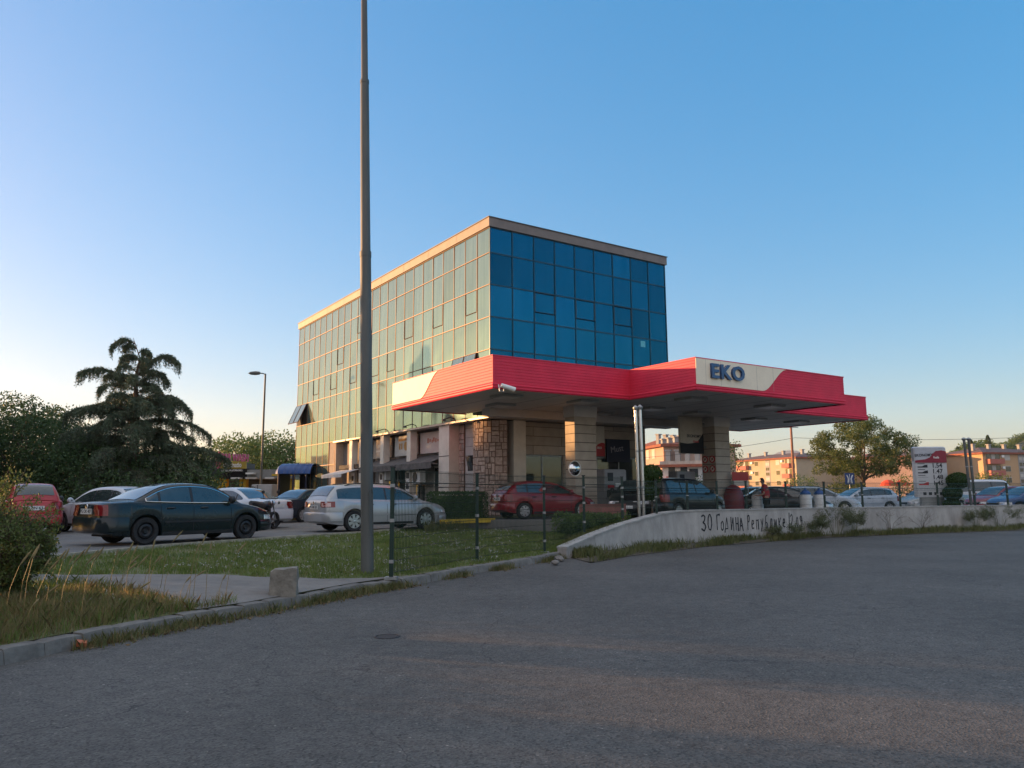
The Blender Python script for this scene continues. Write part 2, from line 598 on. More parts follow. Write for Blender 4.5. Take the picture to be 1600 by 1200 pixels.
# big sheet to the horizon
m = MB()
m.quad((-3000, -300, -.06), (3000, -300, -.06), (3000, 9000, -.06), (-3000, 9000, -.06))
structure(m.build('ground', M['soil'], fix=False))

# road: everything right of the kerb foot and in front of the verge under the wall
kfoot = [Vector((p.x, p.y, 0)) for p in KERB]
rd = kfoot + ROADEDGE
far = [Vector((75, 75, 0)), Vector((120, 60, 0)), Vector((120, -60, 0)), Vector((-40, -60, 0)), Vector((-30, -10, 0))]
pts = [(p.x, p.y) for p in rd + far]
me = bpy.data.meshes.new('road')
bm = bmesh.new()
f = bm.faces.new([bm.verts.new((x, y, 0)) for x, y in pts])
bmesh.ops.triangulate(bm, faces=[f])
bmesh.ops.recalc_face_normals(bm, faces=bm.faces)
if sum(fc.normal.z for fc in bm.faces) < 0: bmesh.ops.reverse_faces(bm, faces=bm.faces)
bm.to_mesh(me); bm.free()
me.materials.append(M['road'])
o = bpy.data.objects.new('road', me); COL.objects.link(o); structure(o)

# kerb stones along the verge: one stone a metre, with open joints
KR = resample(KERB, 60)
lf = []
for i, p in enumerate(KR):
    t = (KR[min(i + 1, 60)] - KR[max(i - 1, 0)]).normalized()
    lf.append((p, Vector((-t.y, t.x, 0))))


def kerb_at(x):
    i = min(59, int(x)); w_ = x - i
    return lf[i][0].lerp(lf[i + 1][0], w_), lf[i][1].lerp(lf[i + 1][1], w_).normalized()


m = MB()
r_ = random.Random(11)
for k in range(36):
    a0, a1 = 60 * k / 36 + .012, 60 * (k + 1) / 36 - .012
    vs, fs = [], []
    tz0, tz1, tn = r_.uniform(-.012, .01), r_.uniform(-.012, .01), r_.uniform(-.012, .012)
    N_ = 6
    prof = ((-.035, -.03), (-.012, .115), (.0, .145), (.02, .153), (.15, .156), (.152, -.02))
    for q in range(N_ + 1):
        f = q / N_
        p, n = kerb_at(a0 + (a1 - a0) * f)
        end = .010 if q in (0, N_) else 0
        for off, z in prof:
            c = p + n * (off + tn * (1 - f) + r_.uniform(-.003, .003))
            vs.append((c.x, c.y, z + (tz0 + (tz1 - tz0) * f if z > 0 else 0) - (end + r_.uniform(0, .004) if z > .1 else 0)))
    n6 = len(prof)
    for q in range(N_):
        for b in range(n6 - 1): fs.append((q * n6 + b, q * n6 + b + 1, (q + 1) * n6 + b + 1, (q + 1) * n6 + b))
    fs.append(tuple(range(n6))); fs.append(tuple(N_ * n6 + b for b in range(n6 - 1, -1, -1)))
    m.add(vs, fs)
structure(m.build('kerb', M['kerb'], smooth=35))

# verge: the lawn sloping up from the kerb to the forecourt
KI = [p + n * .15 for p, n in lf]
LI = resample(LEDGE, 60)


def verge(u, v, up=0.0, bumpy=.03):
    i = min(59, int(u * 60)); w_ = u * 60 - i
    a = KI[i].lerp(KI[i + 1], w_); b = LI[i].lerp(LI[i + 1], w_)
    p = a.lerp(b, v)
    z = .15 + (LOT - .02 - .15) * (v ** .8)
    z += bumpy * mnoise.noise(Vector((p.x * .9, p.y * .9, 3))) * min(1, v * 8) * min(1, (1 - v) * 8)
    return (p.x, p.y, z + up)


structure(grid_mesh(120, 24, verge).build('lawn', M['lawn'], smooth=179, fix=False))


# concrete path across the verge, its far edge ~14 m away
def project(p):
    q = CM.transposed() @ (Vector(p) - Vector((0, 0, EYE)))
    return (800 + FPX * q.x / -q.z, 600 - FPX * q.y / -q.z) if q.z < -.5 else (-9999, -9999)


_tab = [(u / 240, v / 80, project(verge(u / 240, v / 80, 0, 0))) for u in range(241) for v in range(81)]


def uv_at(px, py):
    b = min(_tab, key=lambda e: (e[2][0] - px) ** 2 + ((e[2][1] - py) * 2.5) ** 2)
    return b[0], b[1]


PATH_NEAR = [uv_at(-120, 925), uv_at(20, 915), uv_at(110, 912), uv_at(190, 928), uv_at(255, 945), uv_at(305, 957), uv_at(400, 942), uv_at(500, 925), uv_at(590, 909), uv_at(632, 903)]
PATH_FAR = [uv_at(-120, 903), uv_at(20, 899), uv_at(110, 898), uv_at(190, 899), uv_at(255, 899), uv_at(310, 900), uv_at(400, 902), uv_at(500, 905), uv_at(575, 905), uv_at(632, 901)]


def pathuv(a, v):
    x = a * (len(PATH_NEAR) - 1); i = min(len(PATH_NEAR) - 2, int(x)); w_ = x - i
    n0 = [PATH_NEAR[i][k] + (PATH_NEAR[i + 1][k] - PATH_NEAR[i][k]) * w_ for k in (0, 1)]
    f0 = [PATH_FAR[i][k] + (PATH_FAR[i + 1][k] - PATH_FAR[i][k]) * w_ for k in (0, 1)]
    return n0[0] + (f0[0] - n0[0]) * v, n0[1] + (f0[1] - n0[1]) * v


def pathpt(a, v):
    u, q = pathuv(a, v)
    return verge(u, q, .016)


structure(grid_mesh(90, 14, pathpt).build('path', M['concrete'], smooth=179, fix=False))
_poly = [PATH_NEAR[i] for i in range(len(PATH_NEAR))] + PATH_FAR[::-1]


def in_path(u, v, grow=0.0):
    c = False
    n_ = len(_poly)
    v = v + grow
    for i in range(n_):
        (x0, y0), (x1, y1) = _poly[i], _poly[(i + 1) % n_]
        if (y0 > v) != (y1 > v) and u < (x1 - x0) * (v - y0) / (y1 - y0) + x0: c = not c
    return c


# forecourt and everything level behind it
back = [Vector((260, 60, 0)), Vector((900, 500, 0)), Vector((900, 1500, 0)), Vector((-900, 1500, 0)), Vector((-900, -20, 0)), Vector((-60, 4, 0))]
inner = [Vector((p.x - .05, p.y + .25, 0)) for p in WALL[4:]]
pts = [(p.x, p.y) for p in LEDGE] + [(p.x, p.y) for p in inner] + [(p.x, p.y) for p in back]
me = bpy.data.meshes.new('forecourt')
bm = bmesh.new()
f = bm.faces.new([bm.verts.new((x, y, LOT)) for x, y in pts])
bmesh.ops.triangulate(bm, faces=[f])
bmesh.ops.recalc_face_normals(bm, faces=bm.faces)
if sum(fc.normal.z for fc in bm.faces) < 0: bmesh.ops.reverse_faces(bm, faces=bm.faces)
bm.to_mesh(me); bm.free()
me.materials.append(M['asphalt_lot'])
o = bpy.data.objects.new('forecourt', me); COL.objects.link(o); structure(o)

# the raised apron round the pumps
APR = .75
ap = [VX(672, 27.2), VX(760, 28.2), VX(880, 27.4), VX(965, 25.6), VX(1030, 25.0)] + [Vector((p.x - .05, p.y + .3, 0)) for p in WALL[6:11]] + [VX(1240, 44), VX(1130, 52), VX(1000, 44), VX(760, 37), VX(688, 30)]
m = MB(); m.prism([(p.x, p.y) for p in ap], LOT - .2, APR)
structure(m.build('apron', M['asphalt_lot']))

# low edging between lawn and forecourt
m = MB()
ED = resample(LEDGE, 60)
vs, fs = [], []
for i, p in enumerate(ED):
    t = (ED[min(i + 1, 60)] - ED[max(i - 1, 0)]).normalized()
    n = Vector((-t.y, t.x, 0))
    for off, z in ((-.06, LOT - .1), (-.05, LOT + .05), (.05, LOT + .05), (.06, LOT - .1)):
        q = p + n * off
        vs.append((q.x, q.y, z))
for i in range(60):
    for k in range(3):
        a = i * 4 + k
        fs.append((a, a + 1, a + 5, a + 4))
m.add(vs, fs)
structure(m.build('lawn_edging', mat('edging', (.30, .27, .20), .9, var=.4, scale=5), smooth=30))

# verge under the wall
WB = resample([Vector((p.x, p.y, .04)) for p in WALL], 80)
RB = resample([Vector((KERB[-1].x, KERB[-1].y, .02))] + ROADEDGE, 80)
def wv(u, v):
    i = min(79, int(u * 80)); w_ = u * 80 - i
    p = RB[i].lerp(RB[i + 1], w_).lerp(WB[i].lerp(WB[i + 1], w_), v)
    return (p.x, p.y, .012 + .09 * v + .03 * mnoise.noise(Vector((p.x * 1.2, p.y * 1.2, 8))) * v)
structure(grid_mesh(120, 6, wv).build('verge', M['soil'], smooth=179, fix=False))

# ================================================================== RETAINING WALL with its painted words
WIN = [Vector((p.x - .03, p.y + .2, 0)) for p in WALL[:6]]
BED_R = resample([Vector((q.x, q.y, min(wall_top[i] - .1, .68))) for i, q in enumerate(WIN)], 30)


def bedpt(u, v, up=0):
    a = Vector(verge(.999, v, -.004))
    b = BED_R[min(30, int(v * 30))].lerp(BED_R[min(30, int(v * 30) + 1)], v * 30 - int(v * 30))
    c = a.lerp(b, u)
    return (c.x, c.y, c.z + up)


structure(grid_mesh(16, 30, bedpt).build('planting_bed', M['lawn'], smooth=179, fix=False))
wall_t = thing('retaining_wall', 'grey rendered retaining wall along the road with painted Cyrillic words', 'wall', (WALL[0].x, WALL[0].y, 0))
m = MB()
WR = resample(WALL, 90)
tops = []
cum = [0]
for a, b in zip(WALL, WALL[1:]): cum.append(cum[-1] + (b - a).length)
def wall_ztop(p):
    best, bt = 1e9, 0
    for i in range(len(WALL) - 1):
        a, b = WALL[i], WALL[i + 1]
        t = max(0, min(1, (Vector((p.x, p.y, 0)) - a).dot(b - a) / (b - a).length_squared))
        d = ((a.lerp(b, t)) - Vector((p.x, p.y, 0))).length
        if d < best: best, bt = d, wall_top[i] + (wall_top[i + 1] - wall_top[i]) * t
    return bt
vs, fs = [], []
cap = MB(); cv, cf = [], []
for i, p in enumerate(WR):
    t = (WR[min(i + 1, 90)] - WR[max(i - 1, 0)]).normalized()
    n = Vector((-t.y, t.x, 0))
    zt = wall_ztop(p) - .05
    for off, z in ((0, -.1), (0, zt), (.28, zt), (.28, -.1)):
        q = p + n * off
        vs.append((q.x, q.y, z))
    for off, z in ((-.025, zt + .003), (-.025, zt + .05), (.305, zt + .05), (.305, zt + .003)):
        q = p + n * off
        cv.append((q.x, q.y, z))
for i in range(90):
    for k in range(3):
        a = i * 4 + k
        fs.append((a, a + 1, a + 5, a + 4))
    for k in range(4):
        a, b = i * 4 + k, i * 4 + (k + 1) % 4
        cf.append((a, b, b + 4, a + 4))
fs.append((0, 1, 2, 3)); cf.append((0, 1, 2, 3))
m.add(vs, fs)
m.build('wall_body', M['wall_concrete'], wall_t, smooth=30, world=True)
cap.add(cv, cf)
cap.build('coping', mat('coping', (.33, .32, .30), .9, var=.25, scale=3, bump=.4), wall_t, smooth=30, world=True)

# spray-painted letters: strokes in a unit box, laid on the wall face
GLY = {
    '3': [[(.05, .9), (.35, 1), (.6, .85), (.5, .62), (.25, .52), (.55, .45), (.68, .22), (.45, .02), (.1, .05), (.02, .15)]],
    'O': [[(.35, 1), (.1, .8), (.05, .4), (.2, .05), (.5, .02), (.68, .35), (.65, .75), (.45, .98), (.3, .98)]],
    'Г': [[(.12, 0), (.14, .95), (.62, 1.0)], [(.62, 1.0), (.6, .88)]],
    'o': [[(.35, .62), (.1, .5), (.05, .22), (.25, .02), (.5, .1), (.6, .38), (.45, .6), (.3, .62)]],
    'Д': [[(.0, -.12), (.05, .1), (.62, .1), (.7, -.1)], [(.1, .1), (.35, .85), (.55, .1)]],
    'И': [[(.1, .8), (.12, .02), (.2, .1), (.55, .75), (.58, -.02)]],
    'Н': [[(.1, .78), (.12, -.02)], [(.55, .8), (.58, -.04)], [(.1, .4), (.56, .42)]],
    'А': [[(.02, -.04), (.3, .8), (.62, -.06)], [(.14, .25), (.52, .25)]],
    'Р': [[(.12, -.05), (.14, .9)], [(.1, .9), (.45, .95), (.58, .75), (.42, .55), (.14, .5)]],
    'е': [[(.08, .32), (.5, .38), (.45, .6), (.2, .62), (.05, .35), (.15, .05), (.5, .06)]],
    'п': [[(.08, .62), (.1, .0)], [(.08, .6), (.52, .62)], [(.52, .62), (.54, -.02)]],
    'у': [[(.08, .62), (.3, .25)], [(.55, .65), (.3, .2), (.12, -.15)]],
    'б': [[(.55, .95), (.2, .85), (.1, .4), (.25, .05), (.5, .12), (.5, .4), (.15, .45)]],
    'л': [[(.02, .0), (.15, .1), (.28, .65), (.55, .66), (.56, .0)]],
    'и': [[(.08, .62), (.1, .03), (.18, .08), (.5, .6), (.54, .0)]],
    'к': [[(.1, .68), (.12, .0)], [(.52, .66), (.14, .32), (.56, .0)]],
    '1': [[(.42, 1.0), (.22, -.1)]],
    '2': [[(.05, .75), (.3, .95), (.52, .75), (.4, .45), (.05, .05), (.58, .08)]],
    '.': [[(.1, .05), (.16, .03)]],
    '0': [[(.3, .7), (.1, .5), (.1, .2), (.3, .05), (.48, .25), (.46, .55), (.3, .7)]],
    '9': [[(.5, .55), (.25, .4), (.1, .6), (.25, .8), (.5, .72), (.52, .4), (.4, .0)]],
}
m = MB()
def wall_face(px):
    """point on the wall's front face in a column"""
    for i in range(len(wall_cols) - 1):
        a, b = WALL[i], WALL[i + 1]
        if wall_cols[i][0] <= px <= wall_cols[i + 1][0]:
            w_ = (px - wall_cols[i][0]) / (wall_cols[i + 1][0] - wall_cols[i][0])
            return a.lerp(b, w_), (b - a).normalized()
letters = [('3', 1094, 8), ('O', 1103.5, 7.5), ('Г', 1117, 7), ('o', 1124, 6), ('Д', 1130, 8), ('И', 1139, 6.5), ('Н', 1146.5, 6.5), ('А', 1153, 7)]
letters += [(c, 1165 + k * 6.9, 5.8) for k, c in enumerate('Републике')]
letters += [('1', 1229, 4.5), ('2', 1232.5, 6), ('.', 1239.5, 3), ('0', 1241, 5.5), ('9', 1246.5, 6)]
for c, px, wpx in letters:
    p0, t = wall_face(px)
    n = Vector((t.y, -t.x, 0))
    D = p0.y
    wd = wpx * D / FPX / max(.5, t.x) * 1.5
    hg = .42 if c in '3OГДИНА' else .40
    base = .44 if c in '3OГ' else .42
    for st in GLY[c]:
        pp = [p0 + t * ((x + random.uniform(-.03, .03)) * wd) + n * .006 + Vector((0, 0, base + (y + random.uniform(-.03, .03)) * hg * 1.25)) for x, y in st]
        pp = resample(pp, max(4, 3 * len(pp)))
        hw0 = random.uniform(.016, .025)
        for a, b in zip(pp, pp[1:]):
            hw = hw0 * random.uniform(.8, 1.2)
            d = (b - a)
            if d.length < 1e-5: continue
            s_ = d.normalized().cross(n) * hw
            e = d.normalized() * .012
            m.quad(a - s_ - e, b - s_ + e, b + s_ + e, a + s_ - e)
            n2 = n * .0002
            n = n + Vector((0, 0, 0))
m.build('painted_words', M['ink'], wall_t, world=True, fix=False)

# ================================================================== OFFICE BUILDING (local: x along the blue face, y along the pale face)
YAW = .592
O0 = Vector((-.948, 33.1, 0))
bld = thing('office_building', 'flat-roofed office block with reflecting blue glass facades above a stone ground floor', 'building', (O0.x, O0.y, LOT), YAW)
WW, LL = 10.75, 25.4
ZT, ZR = 13.88 - LOT, 13.45 - LOT
rowz = [13.45, 12.29, 10.84, 9.39, 7.94, 6.49, 5.02]
rowz = [z - LOT for z in rowz]
M['glass'] = tint_glass('curtain_glass_sunlit', (.14, .265, .265), (.27, .31, .27), .22)  # pale tint: the sunlit look of this face is put into the colour
M['mullion'] = mat('bronze_mullion', (.15, .065, .03), .5, .2, var=.15)
M['parapet'] = mat('parapet_metal', (.20, .165, .145), .6, .1, var=.15, scale=2)


def pane_mesh(cells, name, parent, mat_, tilt=.004, seed=1, var=.07):
    """panes as separate slightly tilted quads, each a little lighter or darker; cells give corner, right, up, normal"""
    r = random.Random(seed)
    m = MB(); sh = []
    for o_, rt, up, nn, k in cells:
        o_, rt, up, nn = Vector(o_), Vector(rt), Vector(up), Vector(nn)
        a, b = r.gauss(0, tilt), r.gauss(0, tilt)
        w_, h_ = rt.length, up.length
        def off(i, j): return nn * (a * (i - .5) * w_ + b * (j - .5) * h_)
        m.quad(o_ + off(0, 0), o_ + rt + off(1, 0), o_ + rt + up + off(1, 1), o_ + up + off(0, 1))
        sh.append(max(.5, k * r.gauss(1, var)))
    o = m.build(name, mat_, parent, fix=False)
    at = o.data.attributes.new('shade', 'FLOAT_COLOR', 'FACE')
    for i, s_ in enumerate(sh): at.data[i].color = (s_, s_, s_, 1)
    return o


NL = 24
cw = LL / NL
shop0, shop1 = 0.0, 13.9      # the stretch of the pale face that stands on the shop floor
lowL = [5.02 - LOT, 3.6 - LOT, 2.1 - LOT, .35]
left_vents = {(0, 3): 0, (3, 2): 0}
cells = []
bars = MB()
open_vents = [(23, 4), (22, 4)]
opening_low = [(1, 4), (2, 4)]
for c in range(NL):
    y0, y1 = c * cw, (c + 1) * cw
    rz = rowz if y0 < 13.8 else rowz[:-1] + lowL
    if 13.8 <= y0 < 18.0: rz = rowz
    for r_ in range(len(rz) - 1):
        if (c, r_) in open_vents or (c, r_) in opening_low: continue
        cells.append(((0, y1 - .015, rz[r_ + 1] + .015), (0, -(cw - .03), 0), (0, 0, rz[r_] - rz[r_ + 1] - .03), (-1, 0, 0), 1))
pane_mesh(cells, 'glazing', bld, M['glass'], seed=3)
for c in range(NL + 1):
    y = c * cw
    zb = rowz[-1] if y < 17.9 else .3
    bars.box(-.02, .012, y - .013, y + .014, zb, rowz[0])
for r_, z in enumerate(rowz):
    bars.box(-.03, .012, -.02, LL, z - .014, z + .015)
for z in lowL[1:]:
    bars.box(-.035, .012, 17.9, LL, z - .015, z + .015)
bars.build('mullion_grid', M['mullion'], bld)

NR = 9
cwr = WW / NR
cells = []
for c in range(NR):
    for r_ in range(len(rowz) - 1):
        cells.append(((c * cwr + .02, 0, rowz[r_ + 1] + .03), (cwr - .04, 0, 0), (0, 0, rowz[r_] - rowz[r_ + 1] - .06), (0, -1, 0), 1))
M['glass_shaded'] = tint_glass('curtain_glass_shaded', (.003, .108, .172), (.014, .08, .105), .16)  # same glass, its shaded look put into a darker, bluer tint
pane_mesh(cells, 'glazing', bld, M['glass_shaded'], seed=5, var=.13)
bars = MB()
for c in range(NR + 1):
    bars.box(c * cwr - .022, c * cwr + .022, -.03, .012, rowz[-1], rowz[0])
for z in rowz:
    bars.box(-.02, WW, -.022, .012, z - .030, z + .030)
bars.build('mullion_grid', mat('dark_mullion', (.012, .05, .075), .4, .3, var=.1), bld)

# opening lights: a frame with a lower transom, proud of the face
def vent_left(c, r_, frac=.72, open_=0.0):
    y1, y0 = (c + 1) * cw - .03, c * cw + .03
    zt, zb = rowz[r_] - .03, rowz[r_ + 1] + .03
    zm = zt - (zt - zb) * frac
    if open_:
        ang = open_
        h = zt - zb
        dx, dz = -math.sin(ang) * h, -math.cos(ang) * h
        fr = MB()
        P0, P1 = Vector((-.05, y0, zt)), Vector((-.05, y1, zt))
        dn = Vector((dx, 0, dz)); nn = Vector((-math.cos(ang), 0, math.sin(ang)))
        for a, b in ((P0, P0 + dn), (P1, P1 + dn), (P0 + dn, P1 + dn), (P0, P1)):
            fr.tube([a, b], .028, 4)
        fo = fr.build('window', M['mullion'], bld)
        pane_mesh([(P1 + dn + nn * .01, P0 - P1, -dn, nn, 1)], 'pane', fo, M['glass'])
        vo = MB()
        vo.box(.02, .5, y0, y1, zb, zt)
        vo.build('opening', M['dark'], fo)
    else:
        fr = MB()
        for a, b in (((y0, zm), (y1, zm)), ((y0, zm), (y0, zt)), ((y1, zm), (y1, zt))):
            fr.tube([(-.02, a[0], a[1]), (-.02, b[0], b[1])], .015, 4)
        fr.build('window', M['mullion'], bld)


for c, r_ in ((1, 2), (4, 2), (7, 2), (9, 3), (11, 3), (14, 3), (17, 3), (20, 3), (13, 1), (16, 2)):
    vent_left(c, r_)
for c, r_ in open_vents: vent_left(c, r_, open_=R(24))
for c, r_ in opening_low: vent_left(c, r_, open_=R(14))
for c in (2, 4, 6):
    x0, x1 = c * cwr + .03, (c + 1) * cwr - .03
    zt, zb = rowz[2] - .03, rowz[3] + .03
    zm = zt - (zt - zb) * .66
    fr = MB()
    for a, b in (((x0, zm), (x1, zm)), ((x0, zm), (x0, zt)), ((x1, zm), (x1, zt)), ((x0, zt), (x1, zt))):
        fr.tube([(a[0], -.02, a[1]), (b[0], -.02, b[1])], .028, 4)
    fr.build('window', mat('street_vent_frame', (.01, .03, .05), .4, .3), bld)
m = MB(); m.box(7 * cwr + .55, 7 * cwr + .86, -.012, -.004, 8.95 - LOT, 9.28 - LOT - .02)
m.build('window_sticker', mat('sticker', (.10, .40, .48), .5), bld)

# parapet and roof
m = MB()
for x0, x1, y0, y1 in ((-.10, WW + .10, -.10, .12), (-.10, .12, .1201, LL + .1), (WW - .12, WW + .1, .1201, LL + .1), (.1201, WW - .1201, LL - .12, LL + .1)):
    m.box(x0, x1, y0, y1, ZR + .02, ZT)
for k in range(1, 9):
    m.box(-.106, -.1002, k * LL / 9 - .012, k * LL / 9 + .012, ZR + .03, ZT - .01)
m.build('parapet', M['parapet'], bld)
m = MB()
m.box(-.14, WW + .14, -.14, .16, ZT + .001, ZT + .035); m.box(-.14, .16, .1601, LL + .14, ZT + .001, ZT + .035)
m.box(WW - .16, WW + .14, .1601, LL + .14, ZT + .001, ZT + .035)
m.build('coping', mat('coping_metal', (.10, .09, .085), .5, .3), bld)
m = MB(); m.box(.13, WW - .13, .13, LL - .13, ZR - .2, ZR + .1); m.build('roof', M['concrete'], bld)
# core behind the glass
m = MB()
m.box(.03, WW - .01, .03, LL, 4.55, ZR - .21)
m.build('core_wall', mat('core', (.05, .10, .12), .8), bld)
m = MB()
m.box(.03, WW, 18.05, LL - .01, 0, 4.54)
m.box(.5, WW - 1.5, 14.0, 18.04, 0, 4.54)
m.build('rear_wall', mat('rear_plaster', (.25, .22, .2), .9), bld)
# flashing under the pale glass
m = MB()
m.box(-.16, .3, -.1, 17.95, 4.42, 4.50); m.box(.3001, WW, -.1, .3, 4.42, 4.50)
m.build('flashing', mat('flashing_metal', (.42, .38, .33), .5, .4), bld)
m = MB(); m.box(.0, .6, 17.82, 18.04, 0, 4.41); m.build('end_wall', mat('side_plaster', (.36, .31, .26), .9, var=.1), bld)
m = MB(); m.box(.02, WW - 1.6, .31, 18.0, 4.44, 4.54); m.build('soffit', mat('soffit_board', (.30, .28, .26), .8), bld)

# ---- ground floor
m = MB()
# walls set back from the glass line
XI = .55
m.box(XI, XI + .25, .9, 3.02, 0, 4.42)       # panel wall with two small windows
wallp = m.build('panel_wall', M['blockpale'], bld)
m = MB()
m.box(XI - .06, XI + .2, 3.021, 3.50, 0, 4.42)
M['stone'] = None


def crazy_stone():
    m_, nt_, N, L, B = nodes_of('crazy_paving_stone')
    tc = N.new('ShaderNodeTexCoord')
    mp = N.new('ShaderNodeMapping'); mp.inputs['Scale'].default_value = (2.6, 2.6, 2.6)
    L.new(tc.outputs['Object'], mp.inputs['Vector'])
    vo = N.new('ShaderNodeTexVoronoi'); vo.feature = 'DISTANCE_TO_EDGE'; vo.inputs['Scale'].default_value = 1.0
    vc = N.new('ShaderNodeTexVoronoi'); vc.inputs['Scale'].default_value = 1.0
    vo.distance = vc.distance = 'EUCLIDEAN'
    for v_ in (vo, vc):
        v_.inputs['Randomness'].default_value = .75
        L.new(mp.outputs['Vector'], v_.inputs['Vector'])
    hs = N.new('ShaderNodeValToRGB')
    hs.color_ramp.elements[0].color = (.30, .20, .15, 1); hs.color_ramp.elements[1].color = (.46, .34, .27, 1)
    L.new(vc.outputs['Color'], hs.inputs['Fac'])
    lt = N.new('ShaderNodeMath'); lt.operation = 'LESS_THAN'; lt.inputs[1].default_value = .045
    L.new(vo.outputs['Distance'], lt.inputs[0])
    mx = N.new('ShaderNodeMixRGB'); mx.inputs['Color2'].default_value = (.12, .065, .045, 1)
    L.new(lt.outputs[0], mx.inputs['Fac']); L.new(hs.outputs['Color'], mx.inputs['Color1'])
    nz = N.new('ShaderNodeTexNoise'); nz.inputs['Scale'].default_value = 9; nz.inputs['Detail'].default_value = 6
    L.new(tc.outputs['Object'], nz.inputs['Vector'])
    mr = N.new('ShaderNodeMapRange'); mr.inputs['To Min'].default_value = .7; mr.inputs['To Max'].default_value = 1.3
    L.new(nz.outputs['Fac'], mr.inputs['Value'])
    m2 = N.new('ShaderNodeMixRGB'); m2.blend_type = 'MULTIPLY'; m2.inputs['Fac'].default_value = 1
    L.new(mx.outputs['Color'], m2.inputs['Color1']); L.new(mr.outputs['Result'], m2.inputs['Color2'])
    L.new(m2.outputs['Color'], B.inputs['Base Color'])
    B.inputs['Roughness'].default_value = .9
    bp = N.new('ShaderNodeBump'); bp.inputs['Strength'].default_value = .9; bp.inputs['Distance'].default_value = .06
    mn = N.new('ShaderNodeMath'); mn.operation = 'MINIMUM'; mn.inputs[1].default_value = .12
    L.new(vo.outputs['Distance'], mn.inputs[0]); L.new(mn.outputs[0], bp.inputs['Height'])
    L.new(bp.outputs['Normal'], B.inputs['Normal'])
    return m_


# irregular squared stones: real relief, laid as quads round the tower
def ashlar_patch(fn, W_, H_, name, parent, seed=4):
    """squared rubble: a wall of W_ x H_ split at random into stones, each a raised block; fn(u, v, out) gives the place"""
    r = random.Random(seed)
    stones = []
    def split(x0, x1, y0, y1, d):
        w_, h_ = x1 - x0, y1 - y0
        if (w_ < .42 and h_ < .42 and r.random() < .6) or d > 9 or (w_ < .26 and h_ < .5) or (h_ < .2 and w_ < .55):
            stones.append((x0, x1, y0, y1)); return
        if w_ / h_ > r.uniform(.7, 1.4):
            c = x0 + w_ * r.uniform(.35, .65)
            split(x0, c, y0, y1, d + 1); split(c, x1, y0, y1, d + 1)
        else:
            c = y0 + h_ * r.uniform(.35, .65)
            split(x0, x1, y0, c, d + 1); split(x0, x1, c, y1, d + 1)
    split(0, W_, 0, H_, 0)
    m = MB(); cols = []
    g = .012
    for x0, x1, y0, y1 in stones:
        o_ = r.uniform(.018, .035)
        a = [(x0 + g, y0 + g), (x1 - g, y0 + g), (x1 - g, y1 - g), (x0 + g, y1 - g)]
        b = [(x0 + g + .014, y0 + g + .014), (x1 - g - .014, y0 + g + .014), (x1 - g - .014, y1 - g - .014), (x0 + g + .014, y1 - g - .014)]
        vs = [fn(u, v, 0) for u, v in a] + [fn(u + r.uniform(-.004, .004), v + r.uniform(-.004, .004), o_) for u, v in b]
        m.add(vs, [(4, 5, 6, 7)] + [(i, (i + 1) % 4, 4 + (i + 1) % 4, 4 + i) for i in range(4)])
        k = r.gauss(1, .12)
        cols += [k] * 5
    mm, nt_, N, L, B = nodes_of(name + '_stone')
    at = N.new('ShaderNodeAttribute'); at.attribute_name = 'shade'
    tc = N.new('ShaderNodeTexCoord')
    nz = N.new('ShaderNodeTexNoise'); nz.inputs['Scale'].default_value = 8; nz.inputs['Detail'].default_value = 7
    L.new(tc.outputs['Object'], nz.inputs['Vector'])
    rp = N.new('ShaderNodeValToRGB')
    rp.color_ramp.elements[0].position, rp.color_ramp.elements[1].position = .3, .7
    rp.color_ramp.elements[0].color = (.34, .24, .195, 1); rp.color_ramp.elements[1].color = (.54, .42, .35, 1)
    L.new(nz.outputs['Fac'], rp.inputs['Fac'])
    mx = N.new('ShaderNodeMixRGB'); mx.blend_type = 'MULTIPLY'; mx.inputs['Fac'].default_value = 1
    L.new(rp.outputs['Color'], mx.inputs['Color1']); L.new(at.outputs['Color'], mx.inputs['Color2'])
    L.new(mx.outputs['Color'], B.inputs['Base Color']); B.inputs['Roughness'].default_value = .9
    o = m.build(name, mm, parent)
    a_ = o.data.attributes.new('shade', 'FLOAT_COLOR', 'FACE')
    for i, s_ in enumerate(cols): a_.data[i].color = (s_, s_, s_, 1)
    return o


mortar = mat('mortar', (.15, .085, .06), .95, var=.2)
m.build('stone_strip', mortar, bld)
ashlar_patch(lambda u, v, o_: (XI - .06 - o_, 3.49 - u, v), .46, 4.4, 'stone_strip', bld, 9)
TR = 1.15
tc_ = (1.3, 1.3)
m = MB()
arc = [(tc_[0] + TR * math.cos(a), tc_[1] + TR * math.sin(a)) for a in [R(255 - k * 6) for k in range(0, 23)]]
arc2 = [(.62, .95)] if False else []
m.prism([(tc_[0] + .1, tc_[1] + .1)] + arc[::-1], 0, 4.40)
m.build('stone_tower', mortar, bld, smooth=30)
def tower(u, v, o_):
    a = R(255) - u / TR
    return (tc_[0] + (TR + .002 + o_) * math.cos(a), tc_[1] + (TR + .002 + o_) * math.sin(a), v)
ashlar_patch(tower, TR * R(132), 4.4, 'stone_tower', bld, 2)
m = MB(); m.box(-.04, XI + .3, 3.51, 4.5, 0, 4.41); m.build('pier', M['offwhite'], bld)
for z in (1.5, 2.95):
    m = MB(); m.box(-.048, -.0401, 3.51, 4.5, z, z + .03); m.build('pier_joint', M['dark'], bld)
# small tilted windows in the panel wall
for y in (1.35, 2.5):
    fr = MB(); fr.box(XI - .02, XI - .001, y - .27, y + .27, 2.25, 2.95)
    fo = fr.build('window', M['dark'], bld)
    g = MB(); g.quad((XI - .16, y - .22, 2.9), (XI - .16, y + .22, 2.9), (XI - .03, y + .22, 2.3), (XI - .03, y - .22, 2.3))
    g.build('pane', M['carglass'], fo)
